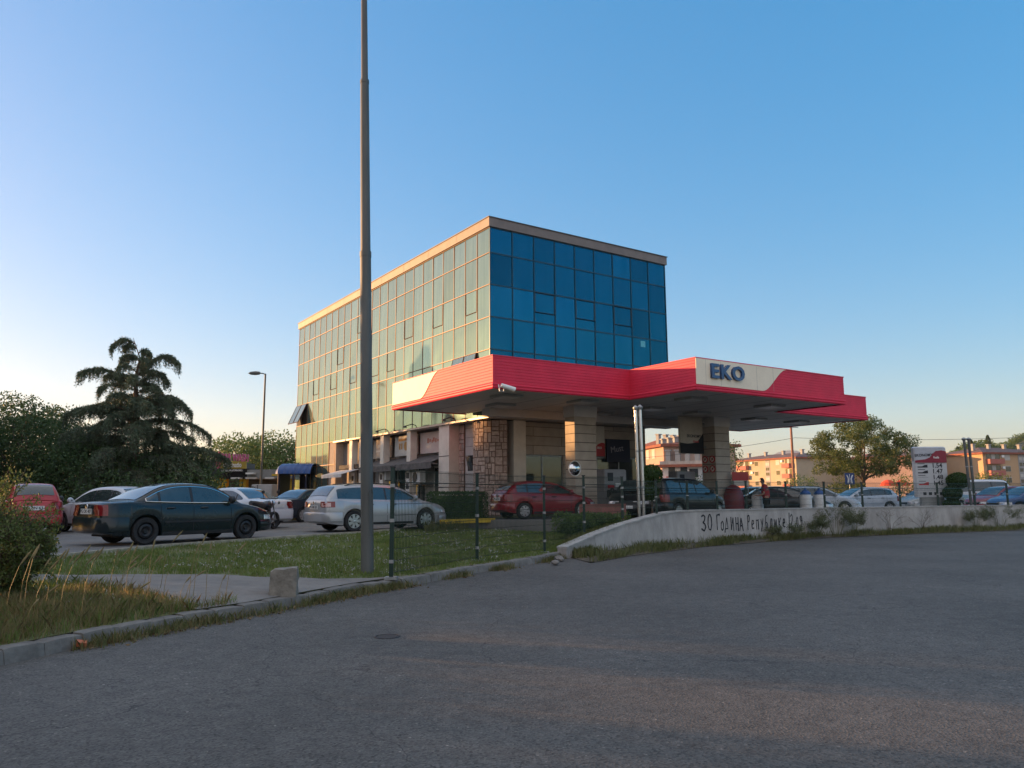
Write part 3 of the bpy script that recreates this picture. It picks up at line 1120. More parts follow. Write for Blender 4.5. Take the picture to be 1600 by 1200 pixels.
# street-side ground floor under the canopy
m = MB()
m.box(2.0, WW - 1.5, .55, .8, 2.95, 4.41)
m.box(4.35, 5.0, .55, .8, 0, 2.949)
m.box(WW - 1.5, WW - 1.2, .55, 8, 0, 4.41)
m.build('street_wall', M['block'], bld)
m = MB(); m.box(1.35, 2.0, .2, .9, 0, 4.41); m.build('pier', M['offwhite'], bld)
m = MB(); m.box(2.0, WW - 1.51, .9, 1.1, 0, 4.40); m.build('inner_wall', M['dark'], bld)
M['shopglass'] = mat('shop_glass', (.03, .04, .042), .06, var=.3, scale=2, spec=.8)
fr = MB()
for x0, x1 in ((2.02, 4.33), (5.02, 9.2)):
    fr.box(x0, x1, .62, .66, .02, .12); fr.box(x0, x1, .62, .66, 2.86, 2.945); fr.box(x0, x1, .625, .655, 1.25, 1.31)
    n_ = max(2, int((x1 - x0) / 1.1))
    for k in range(n_ + 1):
        x = x0 + (x1 - x0) * k / n_
        fr.box(x - .03, x + .03, .615, .665, .0, 2.944)
fo = fr.build('shop_window', M['galv'], bld)
g = MB(); g.quad((2.02, .64, 0), (4.33, .64, 0), (4.33, .64, 2.9), (2.02, .64, 2.9)); g.quad((5.02, .64, 0), (9.2, .64, 0), (9.2, .64, 2.9), (5.02, .64, 2.9))
g.build('pane', M['shopglass'], fo)

# shop fronts along the pale face, s 4.5 .. 13.9
m = MB()
m.box(1.9, 2.1, 4.5, 17.8, 0, 4.41)
m.build('shop_back_wall', mat('shop_plaster', (.22, .20, .18), .9, var=.2), bld)
for s0 in (7.55, 10.8, 13.7, 15.2):
    m = MB(); m.box(-.02, .35, s0, s0 + .42, 0, 4.41)
    m.build('pier', M['offwhite'], bld)
for s0, s1 in ((4.9, 6.4), (8.1, 9.3), (9.5, 10.6), (11.4, 12.5)):
    fr = MB(); fr.box(.75, .80, s0, s1, 0, 2.6)
    fo = fr.build('shop_door', mat('shop_door_glass', (.02, .022, .025), .08, var=.3, spec=.8), bld)
    b = MB()
    b.box(.72, .749, s0, s0 + .07, 0, 2.6); b.box(.72, .749, s1 - .07, s1, 0, 2.6); b.box(.72, .749, s0 + .071, s1 - .071, 2.5, 2.6)
    b.build('frame', M['offwhite'], fo)
m = MB()
for s0, s1 in ((6.45, 7.5), (8.0, 8.05), (9.35, 9.45), (10.65, 10.78), (11.25, 11.35), (12.55, 13.65)):
    m.box(.80, .95, s0, s1, 0, 2.6)
m.box(.801, 1.0, 4.52, 13.68, 2.62, 4.41)
m.build('shop_wall', mat('shop_wall_plaster', (.30, .27, .24), .9, var=.25, scale=2), bld)
# pinkish planter walls at the shop entrance
m = MB(); m.box(-1.9, -1.65, 5.0, 7.4, 0, 1.25); m.build('entrance_parapet', M['blockpale'], bld)

def bpt(x, y, z):
    """building coordinates to the world"""
    c, s_ = math.cos(YAW), math.sin(YAW)
    return Vector((O0.x + c * x - s_ * y, O0.y + s_ * x + c * y, LOT + z))


def bthing(name, label, cat, x, y, z, group=None, rz=0.0):
    p = bpt(x, y, z)
    return thing(name, label, cat, p, YAW + rz, group)


# fabric sign boards above the shops
sg = bthing('shop_sign', 'pale shop sign panel with orange emblem above the middle shop', 'sign', .6, 9.2, 3.3)
m = MB(); m.box(-.06, 0, -1.35, 1.35, -.05, 1.0); m.build('board', mat('sign_cream', (.56, .53, .47), .7, var=.12, scale=3), sg)
m = MB(); m.lathe([(.0, -.066), (.24, -.066), (.24, -.062)], (0, 0, .45), 'x', 16)
for k in (-.75, -.5, .5, .75): m.box(-.068, -.0601, k - .08, k + .08, .3, .62)
m.box(-.068, -.0601, -.9, .9, .74, .86)
m.build('emblem', mat('sign_orange', (.50, .26, .08), .7, var=.3, scale=12), sg)
sg = bthing('shop_sign', 'pinkish shop banner beside the corner pier over the grey awning', 'sign', .6, 6.1, 3.3)
m = MB(); m.box(-.06, 0, -1.45, 1.45, -.05, 1.0); m.build('board', mat('sign_pink', (.55, .40, .36), .7, c2=(.58, .52, .46), scale=2.2), sg)
m = MB()
for k in range(9): m.box(-.066, -.0601, -1.1 + k * .2, -.98 + k * .2 + .03 * (k % 3), .45 + .05 * (k % 2), .6 + .05 * (k % 3))
m.build('lettering', mat('sign_red', (.45, .18, .12), .7), sg)
sg = bthing('shop_sign', 'dull orange shop sign panel behind the tall lamp post', 'sign', .6, 12.2, 3.3)
m = MB(); m.box(-.06, 0, -1.2, 1.2, -.05, 1.0); m.build('board', mat('sign_dull', (.50, .36, .24), .7, c2=(.5, .46, .4), scale=3), sg)
m = MB(); m.box(-.066, -.0601, -.9, .8, .3, .4); m.box(-.066, -.0601, -.7, .6, .55, .72); m.build('lettering', M['offwhite'], sg)

# grey awning above the shop doors
aw = bthing('awning', 'dusty grey fabric awning over the shop entrances', 'awning', .7, 4.6, 0)
m = MB()
m.add([(0, 0, 3.15), (0, 8.6, 3.15), (-1.1, 8.6, 2.72), (-1.1, 0, 2.72), (-1.1, 8.6, 2.42), (-1.1, 0, 2.42), (0, 0, 3.13), (0, 8.6, 3.13)],
      [(0, 1, 2, 3), (3, 2, 4, 5)])
m.build('fabric', mat('awning_fabric', (.10, .095, .09), .9, var=.4, scale=3, bump=.3), aw, fix=False)
m = MB()
for y in (.05, 2.9, 5.7, 8.55): m.tube([(-.02, y, 2.5), (-1.05, y, 2.68)], .025, 6)
m.build('support_arm', M['galv'], aw)
aw = bthing('awning', 'small white sloped awning over the far shop bay', 'awning', .3, 14.3, 0)
m = MB()
m.add([(0, 0, 2.75), (0, 3.2, 2.75), (-1.3, 3.2, 2.4), (-1.3, 0, 2.4), (-1.3, 3.2, 2.22), (-1.3, 0, 2.22)], [(0, 1, 2, 3), (3, 2, 4, 5)])
m.build('fabric', mat('awning_white', (.55, .55, .55), .8, var=.1), aw, fix=False)
m = MB(); m.box(-.2, .25, 0, 3.2, 2.76, 3.0); m.build('roller_box', M['dark'], aw)

# air conditioners hung on the shop front
ac = bthing('air_conditioner', 'white air conditioner unit on the shop wall next to the corner pier', 'air conditioner', .15, 6.9, 1.75, 'air conditioners on the shop fronts')
m = MB(); m.bbox(-.17, .17, -.42, .42, 0, .62, .02); m.build('casing', M['white'], ac)
m = MB(); m.lathe([(.0, -.171), (.25, -.171), (.25, -.185), (.22, -.19)], (0, .1, .31), 'x', 20); m.build('fan_grille', M['black'], ac)
m = MB(); m.box(-.15, .18, -.35, -.31, -.06, -.001); m.box(-.15, .18, .31, .35, -.06, -.001); m.box(.171, .6, -.35, -.31, -.06, 0); m.box(.171, .6, .31, .35, -.06, 0); m.build('bracket', M['galv'], ac)
p = bpt(.2, 11.0, 2.0)
dup(ac, p, YAW, 'white air conditioner unit half hidden by the tall lamp post', 'air conditioners on the shop fronts')
# menu boards: white strips with dark patches on two shop pillars
for y, lb in ((7.75, 'white vertical notice strip with dark squares by the dark shop door'), (10.95, 'white vertical notice strip with dark squares right of the lamp post'), (14.9, 'white vertical notice strip with dark squares in the far bay')):
    nb = bthing('notice_strip', lb, 'notice', -.03, y, .3, 'notice strips on the shop piers')
    m = MB(); m.box(-.03, 0, -.2, .2, 0, 2.2); m.build('board', M['white'], nb)
    for k in range(4):
        m = MB(); m.box(-.036, -.0301, -.15, .15, .12 + k * .53, .42 + k * .53)
        m.build('picture', M['ink'], nb)
# bent spot lamps on the flashing
for y, lb in ((2.7, 'bent wall lamp arm over the two small windows'), (6.6, 'bent wall lamp arm above the pinkish shop banner'), (9.9, 'bent wall lamp arm above the orange emblem sign')):
    sp_ = bthing('wall_lamp', lb, 'lamp', -.12, y, 4.45, 'spot lamps under the glass facade')
    m = MB(); m.tube([(0, 0, 0), (-.1, 0, .16), (-.35, -.1, .2), (-.75, -.2, .08)], .022, 6); m.build('arm', M['black'], sp_)
    m = MB(); m.lathe([(.03, .06), (.09, 0), (.09, -.04)], (-.78, -.2, .04), 'z', 10); m.build('lamp_head', M['black'], sp_)

# ================================================================== CANOPY of the filling station
can = thing('petrol_canopy', 'red filling station canopy with white EKO panel and tiled pillars', 'canopy', (O0.x, O0.y, LOT), YAW)
SZ, TZ = 5.24 - LOT, 6.33 - LOT
U0, U1, U2, U3 = -3.72, 2.5, 11.05, 18.05
V0, V1, V2 = -9.45, -6.1, 1.6
outline = [(U0, V1), (U1, V1), (U1, V0), (U2, V0), (U2, V1), (U3, V1), (U3, V2), (WW + .15, V2), (WW + .15, -.15), (-.2, -.15), (-.2, V2), (U0, V2)]
M['redclad'] = mat('red_cladding', (.67, .036, .078), .55, .0, var=.10, scale=1.5, spec=.25)
M['creamclad'] = mat('cream_cladding', (.82, .72, .56), .55, var=.05, scale=2, spec=.25)
M['soffit'] = mat('canopy_soffit', (.55, .52, .48), .6, var=.12, scale=.8)
m = MB(); m.prism(outline, SZ + .03, TZ - .12); m.build('roof', mat('canopy_core', (.2, .19, .18), .8), can)
ins = .02
m = MB(); m.prism([(x + (ins if x < 8 else -ins), y) for x, y in outline], SZ - .0, SZ + .029); m.build('soffit', M['soffit'], can)
# soffit board joints
m = MB()
for k in range(1, 14):
    x = U0 + k * 1.6
    ya = V0 if U1 < x < U2 else V1
    yb = V2 if (x < -.25 or x > WW + .2) else -.2
    m.box(x - .012, x + .012, ya + .12, yb - .1, SZ - .004, SZ - .0005)
m.build('soffit_joint', mat('joint_dark', (.08, .08, .08), .7), can)


def fascia(p, q, name):
    """horizontal cladding boards on one side; p to q with the outside on the right-hand side"""
    p, q = Vector((*p, 0)), Vector((*q, 0))
    t = (q - p).normalized()
    n = Vector((t.y, -t.x, 0))
    Ln = (q - p).length
    m = MB()
    nb = 9
    zb = SZ + .16
    h = (TZ - zb) / nb
    prof = [(0.0, SZ - .03), (.06, SZ - .045), (.10, SZ + .0), (.10, SZ + .055), (.075, SZ + .07), (.105, SZ + .09), (.105, SZ + .13), (.06, SZ + .158)]
    for k in range(nb):
        z0 = zb + k * h
        prof += [(.055, z0 + .012), (.064, z0 + .022), (.064, z0 + h - .006), (.055, z0 + h - .002)]
    prof += [(.085, TZ - .002), (.085, TZ + .03), (-.05, TZ + .03), (-.05, TZ - .12)]
    vs, fs = [], []
    for e, sgn in ((p, -1), (q, 1)):
        for d, z in prof:
            x = e + n * d + t * (sgn * d * mit[(sgn)])
            vs.append((x.x, x.y, z))
    k_ = len(prof)
    for i in range(k_ - 1):
        fs.append((i, i + 1, k_ + i + 1, k_ + i))
    m.add(vs, fs)
    return m.build(name, M['redclad'], can, fix=False, smooth=25)


sides = [((U0, V2), (U0, V1), 1, 1), ((U0, V1), (U1, V1), 1, -1), ((U1, V1), (U1, V0), -1, 1), ((U1, V0), (U2, V0), 1, 1), ((U2, V0), (U2, V1), 1, -1), ((U2, V1), (U3, V1), -1, 1), ((U3, V1), (U3, V2), 1, 1), ((U3, V2), (WW + .15, V2), 1, 0), ((-.2, V2), (U0, V2), 0, 1)]
for a, b, ma, mb_ in sides:
    mit = {-1: ma, 1: mb_}
    fascia(a, b, 'fascia')


def swoosh(origin, t, n, Ln, flip, zlo, name):
    """cream panel with an S-shaped end on one side of the fascia"""
    zb, zt = zlo, TZ - .005
    w_ = 1.5
    top = []
    N_ = 20
    curve = []
    for k in range(N_ + 1):
        a = k / N_
        s_ = a * a * (3 - 2 * a)
        curve.append((Ln - w_ * (1 - a) * 1.0 + (0), zb + (zt - zb) * s_ ** 1.0))
    pts = [(0.0, zb)] + curve + [(0.0, zt)]
    m = MB()
    nb = 9
    vs = []
    for d in (.066, .086):
        for x, z in pts:
            q = origin + t * x + n * d
            vs.append((q.x, q.y, z))
    k_ = len(pts)
    fs = [tuple(range(k_, 2 * k_))] + [(i, (i + 1) % k_, k_ + (i + 1) % k_, k_ + i) for i in range(k_)]
    m.add(vs, fs)
    return m.build(name, M['creamclad'], can)


swoosh(Vector((U0, V2 + .06, 0)), Vector((0, -1, 0)), Vector((-1, 0, 0)), 4.0, 0, SZ + .17, 'swoosh_panel')
swoosh(Vector((U1 - .06, V0, 0)), Vector((1, 0, 0)), Vector((0, -1, 0)), 5.0, 0, SZ + .17, 'swoosh_panel')
m = MB()
for x in (U1 + .42, U1 + 1.2, U1 + 3.15, U1 + 4.1): m.box(x - .004, x + .004, V0 - .089, V0 - .0862, SZ + .18, TZ - .02)
m.build('panel_joint', mat('joint_grey', (.35, .33, .3), .6), can)
text_shape('EKO', .82, mat('sign_blue', (.004, .045, .16), .35, var=.1, coat=.4), 'sign_letters', can, .045, .024, 'CENTER', face_mtx((U1 + 1.50, V0 - .135, SZ + .66), (1, 0, 0), (0, 0, 1)) @ Matrix.Diagonal((1.02, .86, 1, 1)), 1.16)
M['tile'] = block_mat('pillar_tile', (.42, .36, .29), (.09, .07, .06), 6.0, .36, 0, .014, var=.05)
for u, v, wx, wy in ((2.45, -3.1, 1.12, .62), (10.95, -2.75, 1.0, .85), (2.45 + 14.6, -2.9, 1.0, .8)):
    if u > 15: continue
    m = MB(); m.box(u - wx / 2, u + wx / 2, v - wy / 2, v + wy / 2, 0, SZ - .45)
    pil = m.build('pillar', M['tile'], can)
    m = MB(); m.box(u - wx / 2 - .05, u + wx / 2 + .05, v - wy / 2 - .05, v + wy / 2 + .05, SZ - .449, SZ - .001)
    m.build('capital', M['soffit'], pil)
# beams under the soffit at the building
m = MB(); m.box(-.6, WW + 2.1, -.9, -.3, SZ - .32, SZ - .001); m.build('beam', M['soffit'], can)
# recessed soffit lamps
for u, v in ((-2.2, -4.6), (-.9, -2.2), (1.2, -4.8), (4.2, -7.6), (8.8, -7.6), (5.2, -4.4), (8.2, -4.2), (12.8, -3.6), (15.8, -3.8), (4.6, -1.8), (13.0, -.8)):
    m = MB(); m.bbox(u - .45, u + .45, v - .45, v + .45, SZ - .09, SZ - .002, .01)
    fo = m.build('soffit_lamp', mat('lamp_box', (.33, .33, .32), .5), can)
    m = MB(); m.box(u - .36, u + .36, v - .36, v + .36, SZ - .105, SZ - .091); m.build('diffuser', mat('lamp_lens', (.55, .55, .52), .3), fo)

# camera under the corner of the canopy
cc = bthing('security_camera', 'white bullet security camera at the canopy corner', 'security camera', U0 + .1, V1 - .25, SZ - .02)
cc.rotation_euler = (0, 0, YAW)
m = MB(); m.tube([(-.02, .05, .1), (-.02, -.02, -.13), (.12, -.05, -.13), (.12, -.05, .02)], .018, 6); m.build('bracket', M['white'], cc)
m = MB(); m.tube([(.02, -.05, .07), (.50, -.16, -.06)], [.075, .085], 12); m.build('housing', M['white'], cc, smooth=40)
m = MB(); m.tube([(.49, -.158, -.058), (.52, -.166, -.066)], .06, 12); m.build('lens', M['black'], cc)

# banners under the canopy on the street wall
bn = bthing('banner', 'tall cream and red banner on the street wall beside the first pillar', 'banner', 6.25, .5, 2.95)
m = MB(); m.box(-.55, .55, -.04, 0, 0, 1.45); m.build('panel', M['offwhite'], bn)
pts = [(-.55, 0), (.55, 0), (.55, .62)] + [(.55 - .55 * k / 6 - .0, .62 + .03 * math.sin(k)) for k in range(1, 5)] + [(-.05, .45), (-.2, .3), (-.35, .24), (-.55, .22)]
m = MB(); m.add([(x, -.045, z) for x, z in pts] + [(x, -.041, z) for x, z in pts], [tuple(range(len(pts)))] + [(i, (i + 1) % len(pts), len(pts) + (i + 1) % len(pts), len(pts) + i) for i in range(len(pts))])
m.build('swoosh', M['red'], bn)
text_shape('EKO', .14, M['white'], 'lettering', bn, .002, .004, 'CENTER', face_mtx((.22, -.05, .4), (1, 0, 0), (0, 0, 1)))
bn = bthing('banner', 'dark navy banner with script word under the canopy', 'banner', 7.65, .48, 2.7)
m = MB(); m.box(-.75, .75, -.05, 0, 0, 1.1); m.build('panel', mat('navy', (.01, .014, .035), .6), bn)
text_shape('Must', .42, mat('script_grey', (.30, .28, .3), .6), 'lettering', bn, .002, .0, 'CENTER', face_mtx((-.1, -.055, .62), (1, 0, .15), (-.15, 0, 1)))
# tank sign hanging by the second pillar
sg = bthing('hanging_sign', 'cream sign with dark wavy base hung on the second pillar', 'sign', 9.45, -2.6, 3.0)
m = MB(); m.bbox(-.8, .8, -.06, .06, 0, 1.75, .05); m.build('panel', mat('sign_beige', (.42, .36, .28), .6), sg)
pts = [(-.78, .01), (.78, .01), (.78, 1.0), (.6, .78), (.4, .6), (.1, .5), (-.3, .46), (-.78, .5)]
m = MB(); m.add([(x, -.066, z) for x, z in pts] + [(x, -.0605, z) for x, z in pts], [tuple(range(8))] + [(i, (i + 1) % 8, 8 + (i + 1) % 8, 8 + i) for i in range(8)])
m.build('swoosh', M['dark'], sg)
text_shape('EKONOMY', .19, M['ink'], 'lettering', sg, .002, .004, 'CENTER', face_mtx((.15, -.065, .82), (1, 0, 0), (0, 0, 1)))
text_shape('diesel', .17, M['red'], 'lettering', sg, .002, .004, 'CENTER', face_mtx((.25, -.07, .58), (1, 0, 0), (0, 0, 1)))
m = MB(); m.box(.801, 1.05, -.03, .03, .3, .38); m.box(.801, 1.05, -.03, .03, 1.4, 1.48); m.build('bracket', M['galv'], sg)
# four round prohibition signs on the second pillar
for i, (dx, dz, lb) in enumerate(((-.22, 2.75, 'upper round red-rimmed warning sign on the pillar edge'), (.22, 2.75, 'upper round red-rimmed warning sign nearer the pillar front'), (-.22, 2.3, 'lower round red-rimmed warning sign on the pillar edge'), (.22, 2.3, 'lower round red-rimmed warning sign nearer the pillar front'))):
    ws = bthing('warning_sign', lb, 'sign', 10.95 - .505, -2.75 - dx, dz, 'round warning signs on the second pillar')
    m = MB(); m.lathe([(0, -.02), (.15, -.02), (.15, 0)], (0, 0, 0), 'x', 18); m.build('disc', M['offwhite'], ws)
    m = MB(); m.lathe([(.125, -.021), (.125, -.028), (.17, -.028), (.17, -.0)], (0, 0, 0), 'x', 18); m.tube([(-.025, -.09, .09), (-.025, .09, -.09)], .014, 4); m.build('ring', M['red'], ws)
    m = MB(); m.box(-.026, -.021, -.05, .03, -.03, .05); m.build('symbol', M['ink'], ws)
# convex mirror on the first pillar
cm = bthing('convex_mirror', 'round convex mirror on the edge of the first pillar', 'mirror', 2.45 - .62, -3.1 - .36, 2.18)
m = MB(); m.lathe([(.0, -.1), (.13, -.085), (.23, -.045), (.29, 0)], (0, 0, 0), 'y', 22); m.build('mirror_face', M['chrome'], cm, smooth=60)
m = MB(); m.lathe([(.285, -.01), (.31, -.02), (.31, .03), (.0, .05)], (0, 0, 0), 'y', 22); m.tube([(.05, .05, 0), (.3, .2, 0)], .02, 6); m.build('rim', M['white'], cm)


def pump(name, label, u, v, rz=0.0):
    t = bthing(name, label, 'fuel pump', u, v, APR - LOT, 'fuel pumps under the canopy', rz)
    m = MB(); m.bbox(-.62, .62, -.3, .3, .15, 1.95, .04); m.build('cabinet', mat('pump_grey', (.22, .22, .23), .45, var=.1), t)
    m = MB(); m.box(-1.1, 1.1, -.5, .5, 0, .149); m.build('island', M['concrete'], t)
    m = MB(); m.box(-.45, -.15, -.315, -.301, 1.45, 1.8); m.build('display', M['ink'], t)
    m = MB(); m.box(-.02, .5, -.315, -.301, 1.2, 1.36); m.build('label_strip', M['white'], t)
    m = MB(); m.box(-.45, -.1, -.318, -.301, 1.15, 1.3); m.build('label_strip', M['red'], t)
    for k in range(4):
        x = -.42 + k * .28
        m = MB(); m.bbox(x - .08, x + .08, -.40, -.301, .78, 1.08, .015); m.tube([(x, -.38, .8), (x + .04, -.45, .45), (x + .02, -.4, .25), (x - .06, -.34, .5)], .02, 6)
        m.build('nozzle', M['black'], t)
    return t


pump('fuel_pump', 'grey fuel pump right of the first pillar', 4.35, -2.75)
pump('fuel_pump', 'grey fuel pump left of the second pillar', 9.5, -1.9)
# ================================================================== CARS
def cr(tab, x):
    """smooth table (Catmull-Rom through the points)"""
    n = len(tab)
    if x <= tab[0][0]: return tab[0][1]
    if x >= tab[-1][0]: return tab[-1][1]
    for i in range(n - 1):
        if x <= tab[i + 1][0]:
            x0, y0 = tab[i]; x1, y1 = tab[i + 1]
            m0 = (y1 - tab[i - 1][1]) / (x1 - tab[i - 1][0]) if i > 0 else (y1 - y0) / (x1 - x0)
            m1 = (tab[i + 2][1] - y0) / (tab[i + 2][0] - x0) if i + 2 < n else (y1 - y0) / (x1 - x0)
            h = x1 - x0; t = (x - x0) / h
            return ((2 * t ** 3 - 3 * t ** 2 + 1) * y0 + (t ** 3 - 2 * t ** 2 + t) * h * m0 + (-2 * t ** 3 + 3 * t ** 2) * y1 + (t ** 3 - t ** 2) * h * m1)


SHAPES = {
    'sedan': dict(L=4.70, hw=.875, wheels=(1.02, 3.72), r=.325,
                  deck=[(0, .80), (.03, .93), (.10, .985), (.35, 1.01), (.75, 1.03), (1.3, 1.0), (2.5, .965), (3.55, .955), (3.9, .90), (4.3, .80), (4.52, .70), (4.64, .60), (4.70, .52)],
                  roof=[(.72, 1.03), (1.0, 1.16), (1.35, 1.335), (1.7, 1.435), (2.1, 1.465), (2.5, 1.455), (2.8, 1.41), (3.1, 1.29), (3.4, 1.10), (3.62, .95)],
                  wins=[(1.02, 1.33), (1.39, 2.17), (2.24, 3.36)], seams=(1.36, 2.21, 3.25), handles=(1.62, 2.5), rear=(.80, 1.62), front=(2.74, 3.55), bumper=.66),
    'estate': dict(L=4.77, hw=.905, wheels=(.98, 3.69), r=.335,
                   deck=[(0, .80), (.04, .98), (.12, 1.03), (.5, 1.03), (1.3, 1.01), (2.5, .98), (3.6, .965), (3.95, .90), (4.35, .81), (4.6, .68), (4.71, .58), (4.77, .50)],
                   roof=[(.06, 1.02), (.13, 1.12), (.30, 1.33), (.45, 1.44), (.7, 1.475), (1.4, 1.51), (2.1, 1.505), (2.6, 1.465), (2.95, 1.36), (3.3, 1.17), (3.66, .96)],
                   wins=[(.42, 1.28), (1.35, 2.14), (2.2, 3.36)], seams=(1.31, 2.17, 3.2), handles=(1.55, 2.42), rear=(.14, .42), front=(2.7, 3.56), bumper=.62),
    'hatch': dict(L=4.20, hw=.875, wheels=(.78, 3.36), r=.315,
                  deck=[(0, .80), (.04, .95), (.12, 1.0), (.5, 1.02), (1.3, 1.0), (2.4, .96), (3.2, .94), (3.5, .88), (3.85, .78), (4.05, .66), (4.15, .56), (4.20, .48)],
                  roof=[(.08, 1.0), (.18, 1.12), (.38, 1.30), (.62, 1.415), (1.1, 1.475), (1.6, 1.48), (2.1, 1.44), (2.5, 1.33), (2.9, 1.13), (3.25, .94)],
                  wins=[(.50, .92), (.98, 1.82), (1.88, 2.98)], seams=(.95, 1.85, 2.85), handles=(1.2, 2.08), rear=(.17, .58), front=(2.2, 3.16), bumper=.60),
    'small': dict(L=3.45, hw=.80, wheels=(.55, 2.85), r=.29,
                  deck=[(0, .80), (.04, .95), (.12, 1.0), (.5, 1.02), (1.3, .99), (2.2, .95), (2.6, .92), (2.9, .85), (3.2, .74), (3.38, .60), (3.45, .48)],
                  roof=[(.05, 1.0), (.12, 1.15), (.24, 1.36), (.42, 1.455), (.9, 1.50), (1.4, 1.50), (1.8, 1.45), (2.15, 1.30), (2.5, 1.06), (2.68, .93)],
                  wins=[(.45, 1.15), (1.22, 2.3)], seams=(1.18, 2.2), handles=(1.4,), rear=(.12, .38), front=(1.82, 2.6), bumper=.60),
    'van': dict(L=4.3, hw=.88, wheels=(.8, 3.5), r=.31,
                deck=[(0, .85), (.03, 1.0), (.10, 1.05), (.5, 1.06), (1.5, 1.05), (2.6, 1.02), (3.4, 1.0), (3.7, .92), (4.0, .82), (4.2, .68), (4.3, .5)],
                roof=[(.05, 1.05), (.10, 1.25), (.2, 1.55), (.34, 1.65), (.8, 1.68), (1.6, 1.69), (2.2, 1.66), (2.6, 1.56), (3.0, 1.32), (3.42, 1.0)],
                wins=[(.35, 1.1), (1.18, 2.05), (2.12, 3.12)], seams=(1.14, 2.08, 3.05), handles=(1.4, 2.35), rear=(.10, .30), front=(2.3, 3.34), bumper=.62),
}


def make_wheel(parent, x, y, r, side, rim='alloy', spokes=7):
    wm = MB()
    wd = .20
    wm.lathe([(r * .66, -wd / 2 + .01), (r * .9, -wd / 2), (r * .985, -wd / 2 + .03), (r, -wd * .2), (r, wd * .2), (r * .985, wd / 2 - .03), (r * .9, wd / 2), (r * .66, wd / 2 - .01), (r * .62, 0)], (x, y, r), 'y', 28)
    t = wm.build('wheel', M['rubber'], parent, smooth=40)
    rm = MB()
    s = side
    yo = y + s * (wd / 2 - .025)
    rr = r * .67
    if rim == 'alloy':
        rm.lathe([(rr, s * .03), (rr * .94, s * .03), (rr * .9, -s * .02), (rr, -s * .03)], (x, yo, r), 'y', 28)
        for k in range(spokes):
            a = 2 * PI * k / spokes
            ca, sa = math.cos(a), math.sin(a)
            pa, pb = .035, .055
            vs = []
            for rad, hw_ in ((rr * .12, pa), (rr * .95, pb)):
                for q in (-1, 1):
                    for dy in (.026, -.01):
                        vs.append((x + rad * ca - q * hw_ * sa, yo + s * dy, r + rad * sa + q * hw_ * ca))
            rm.add(vs, [(0, 2, 6, 4), (1, 3, 7, 5), (0, 1, 5, 4), (2, 3, 7, 6), (4, 5, 7, 6)])
        rm.lathe([(0, s * .035), (rr * .2, s * .03), (rr * .22, 0)], (x, yo, r), 'y', 14)
        rmat = M['alloy']
        bk = MB(); bk.lathe([(0, -s * .03), (rr * .97, -s * .03)], (x, yo, r), 'y', 20); bk.build('brake_disc', M['dark_rim'], t)
    else:
        rm.lathe([(0, s * .0), (rr * .22, s * .005), (rr * .3, -s * .02), (rr * .55, s * .012), (rr * .75, s * .0), (rr * .85, -s * .03), (rr * .97, s * .02), (rr, s * .02), (rr, -s * .03)], (x, yo, r), 'y', 28)
        rmat = M['dark_rim'] if rim == 'steel' else M['alloy']
    rm.build('rim', rmat, t, smooth=30)
    return t


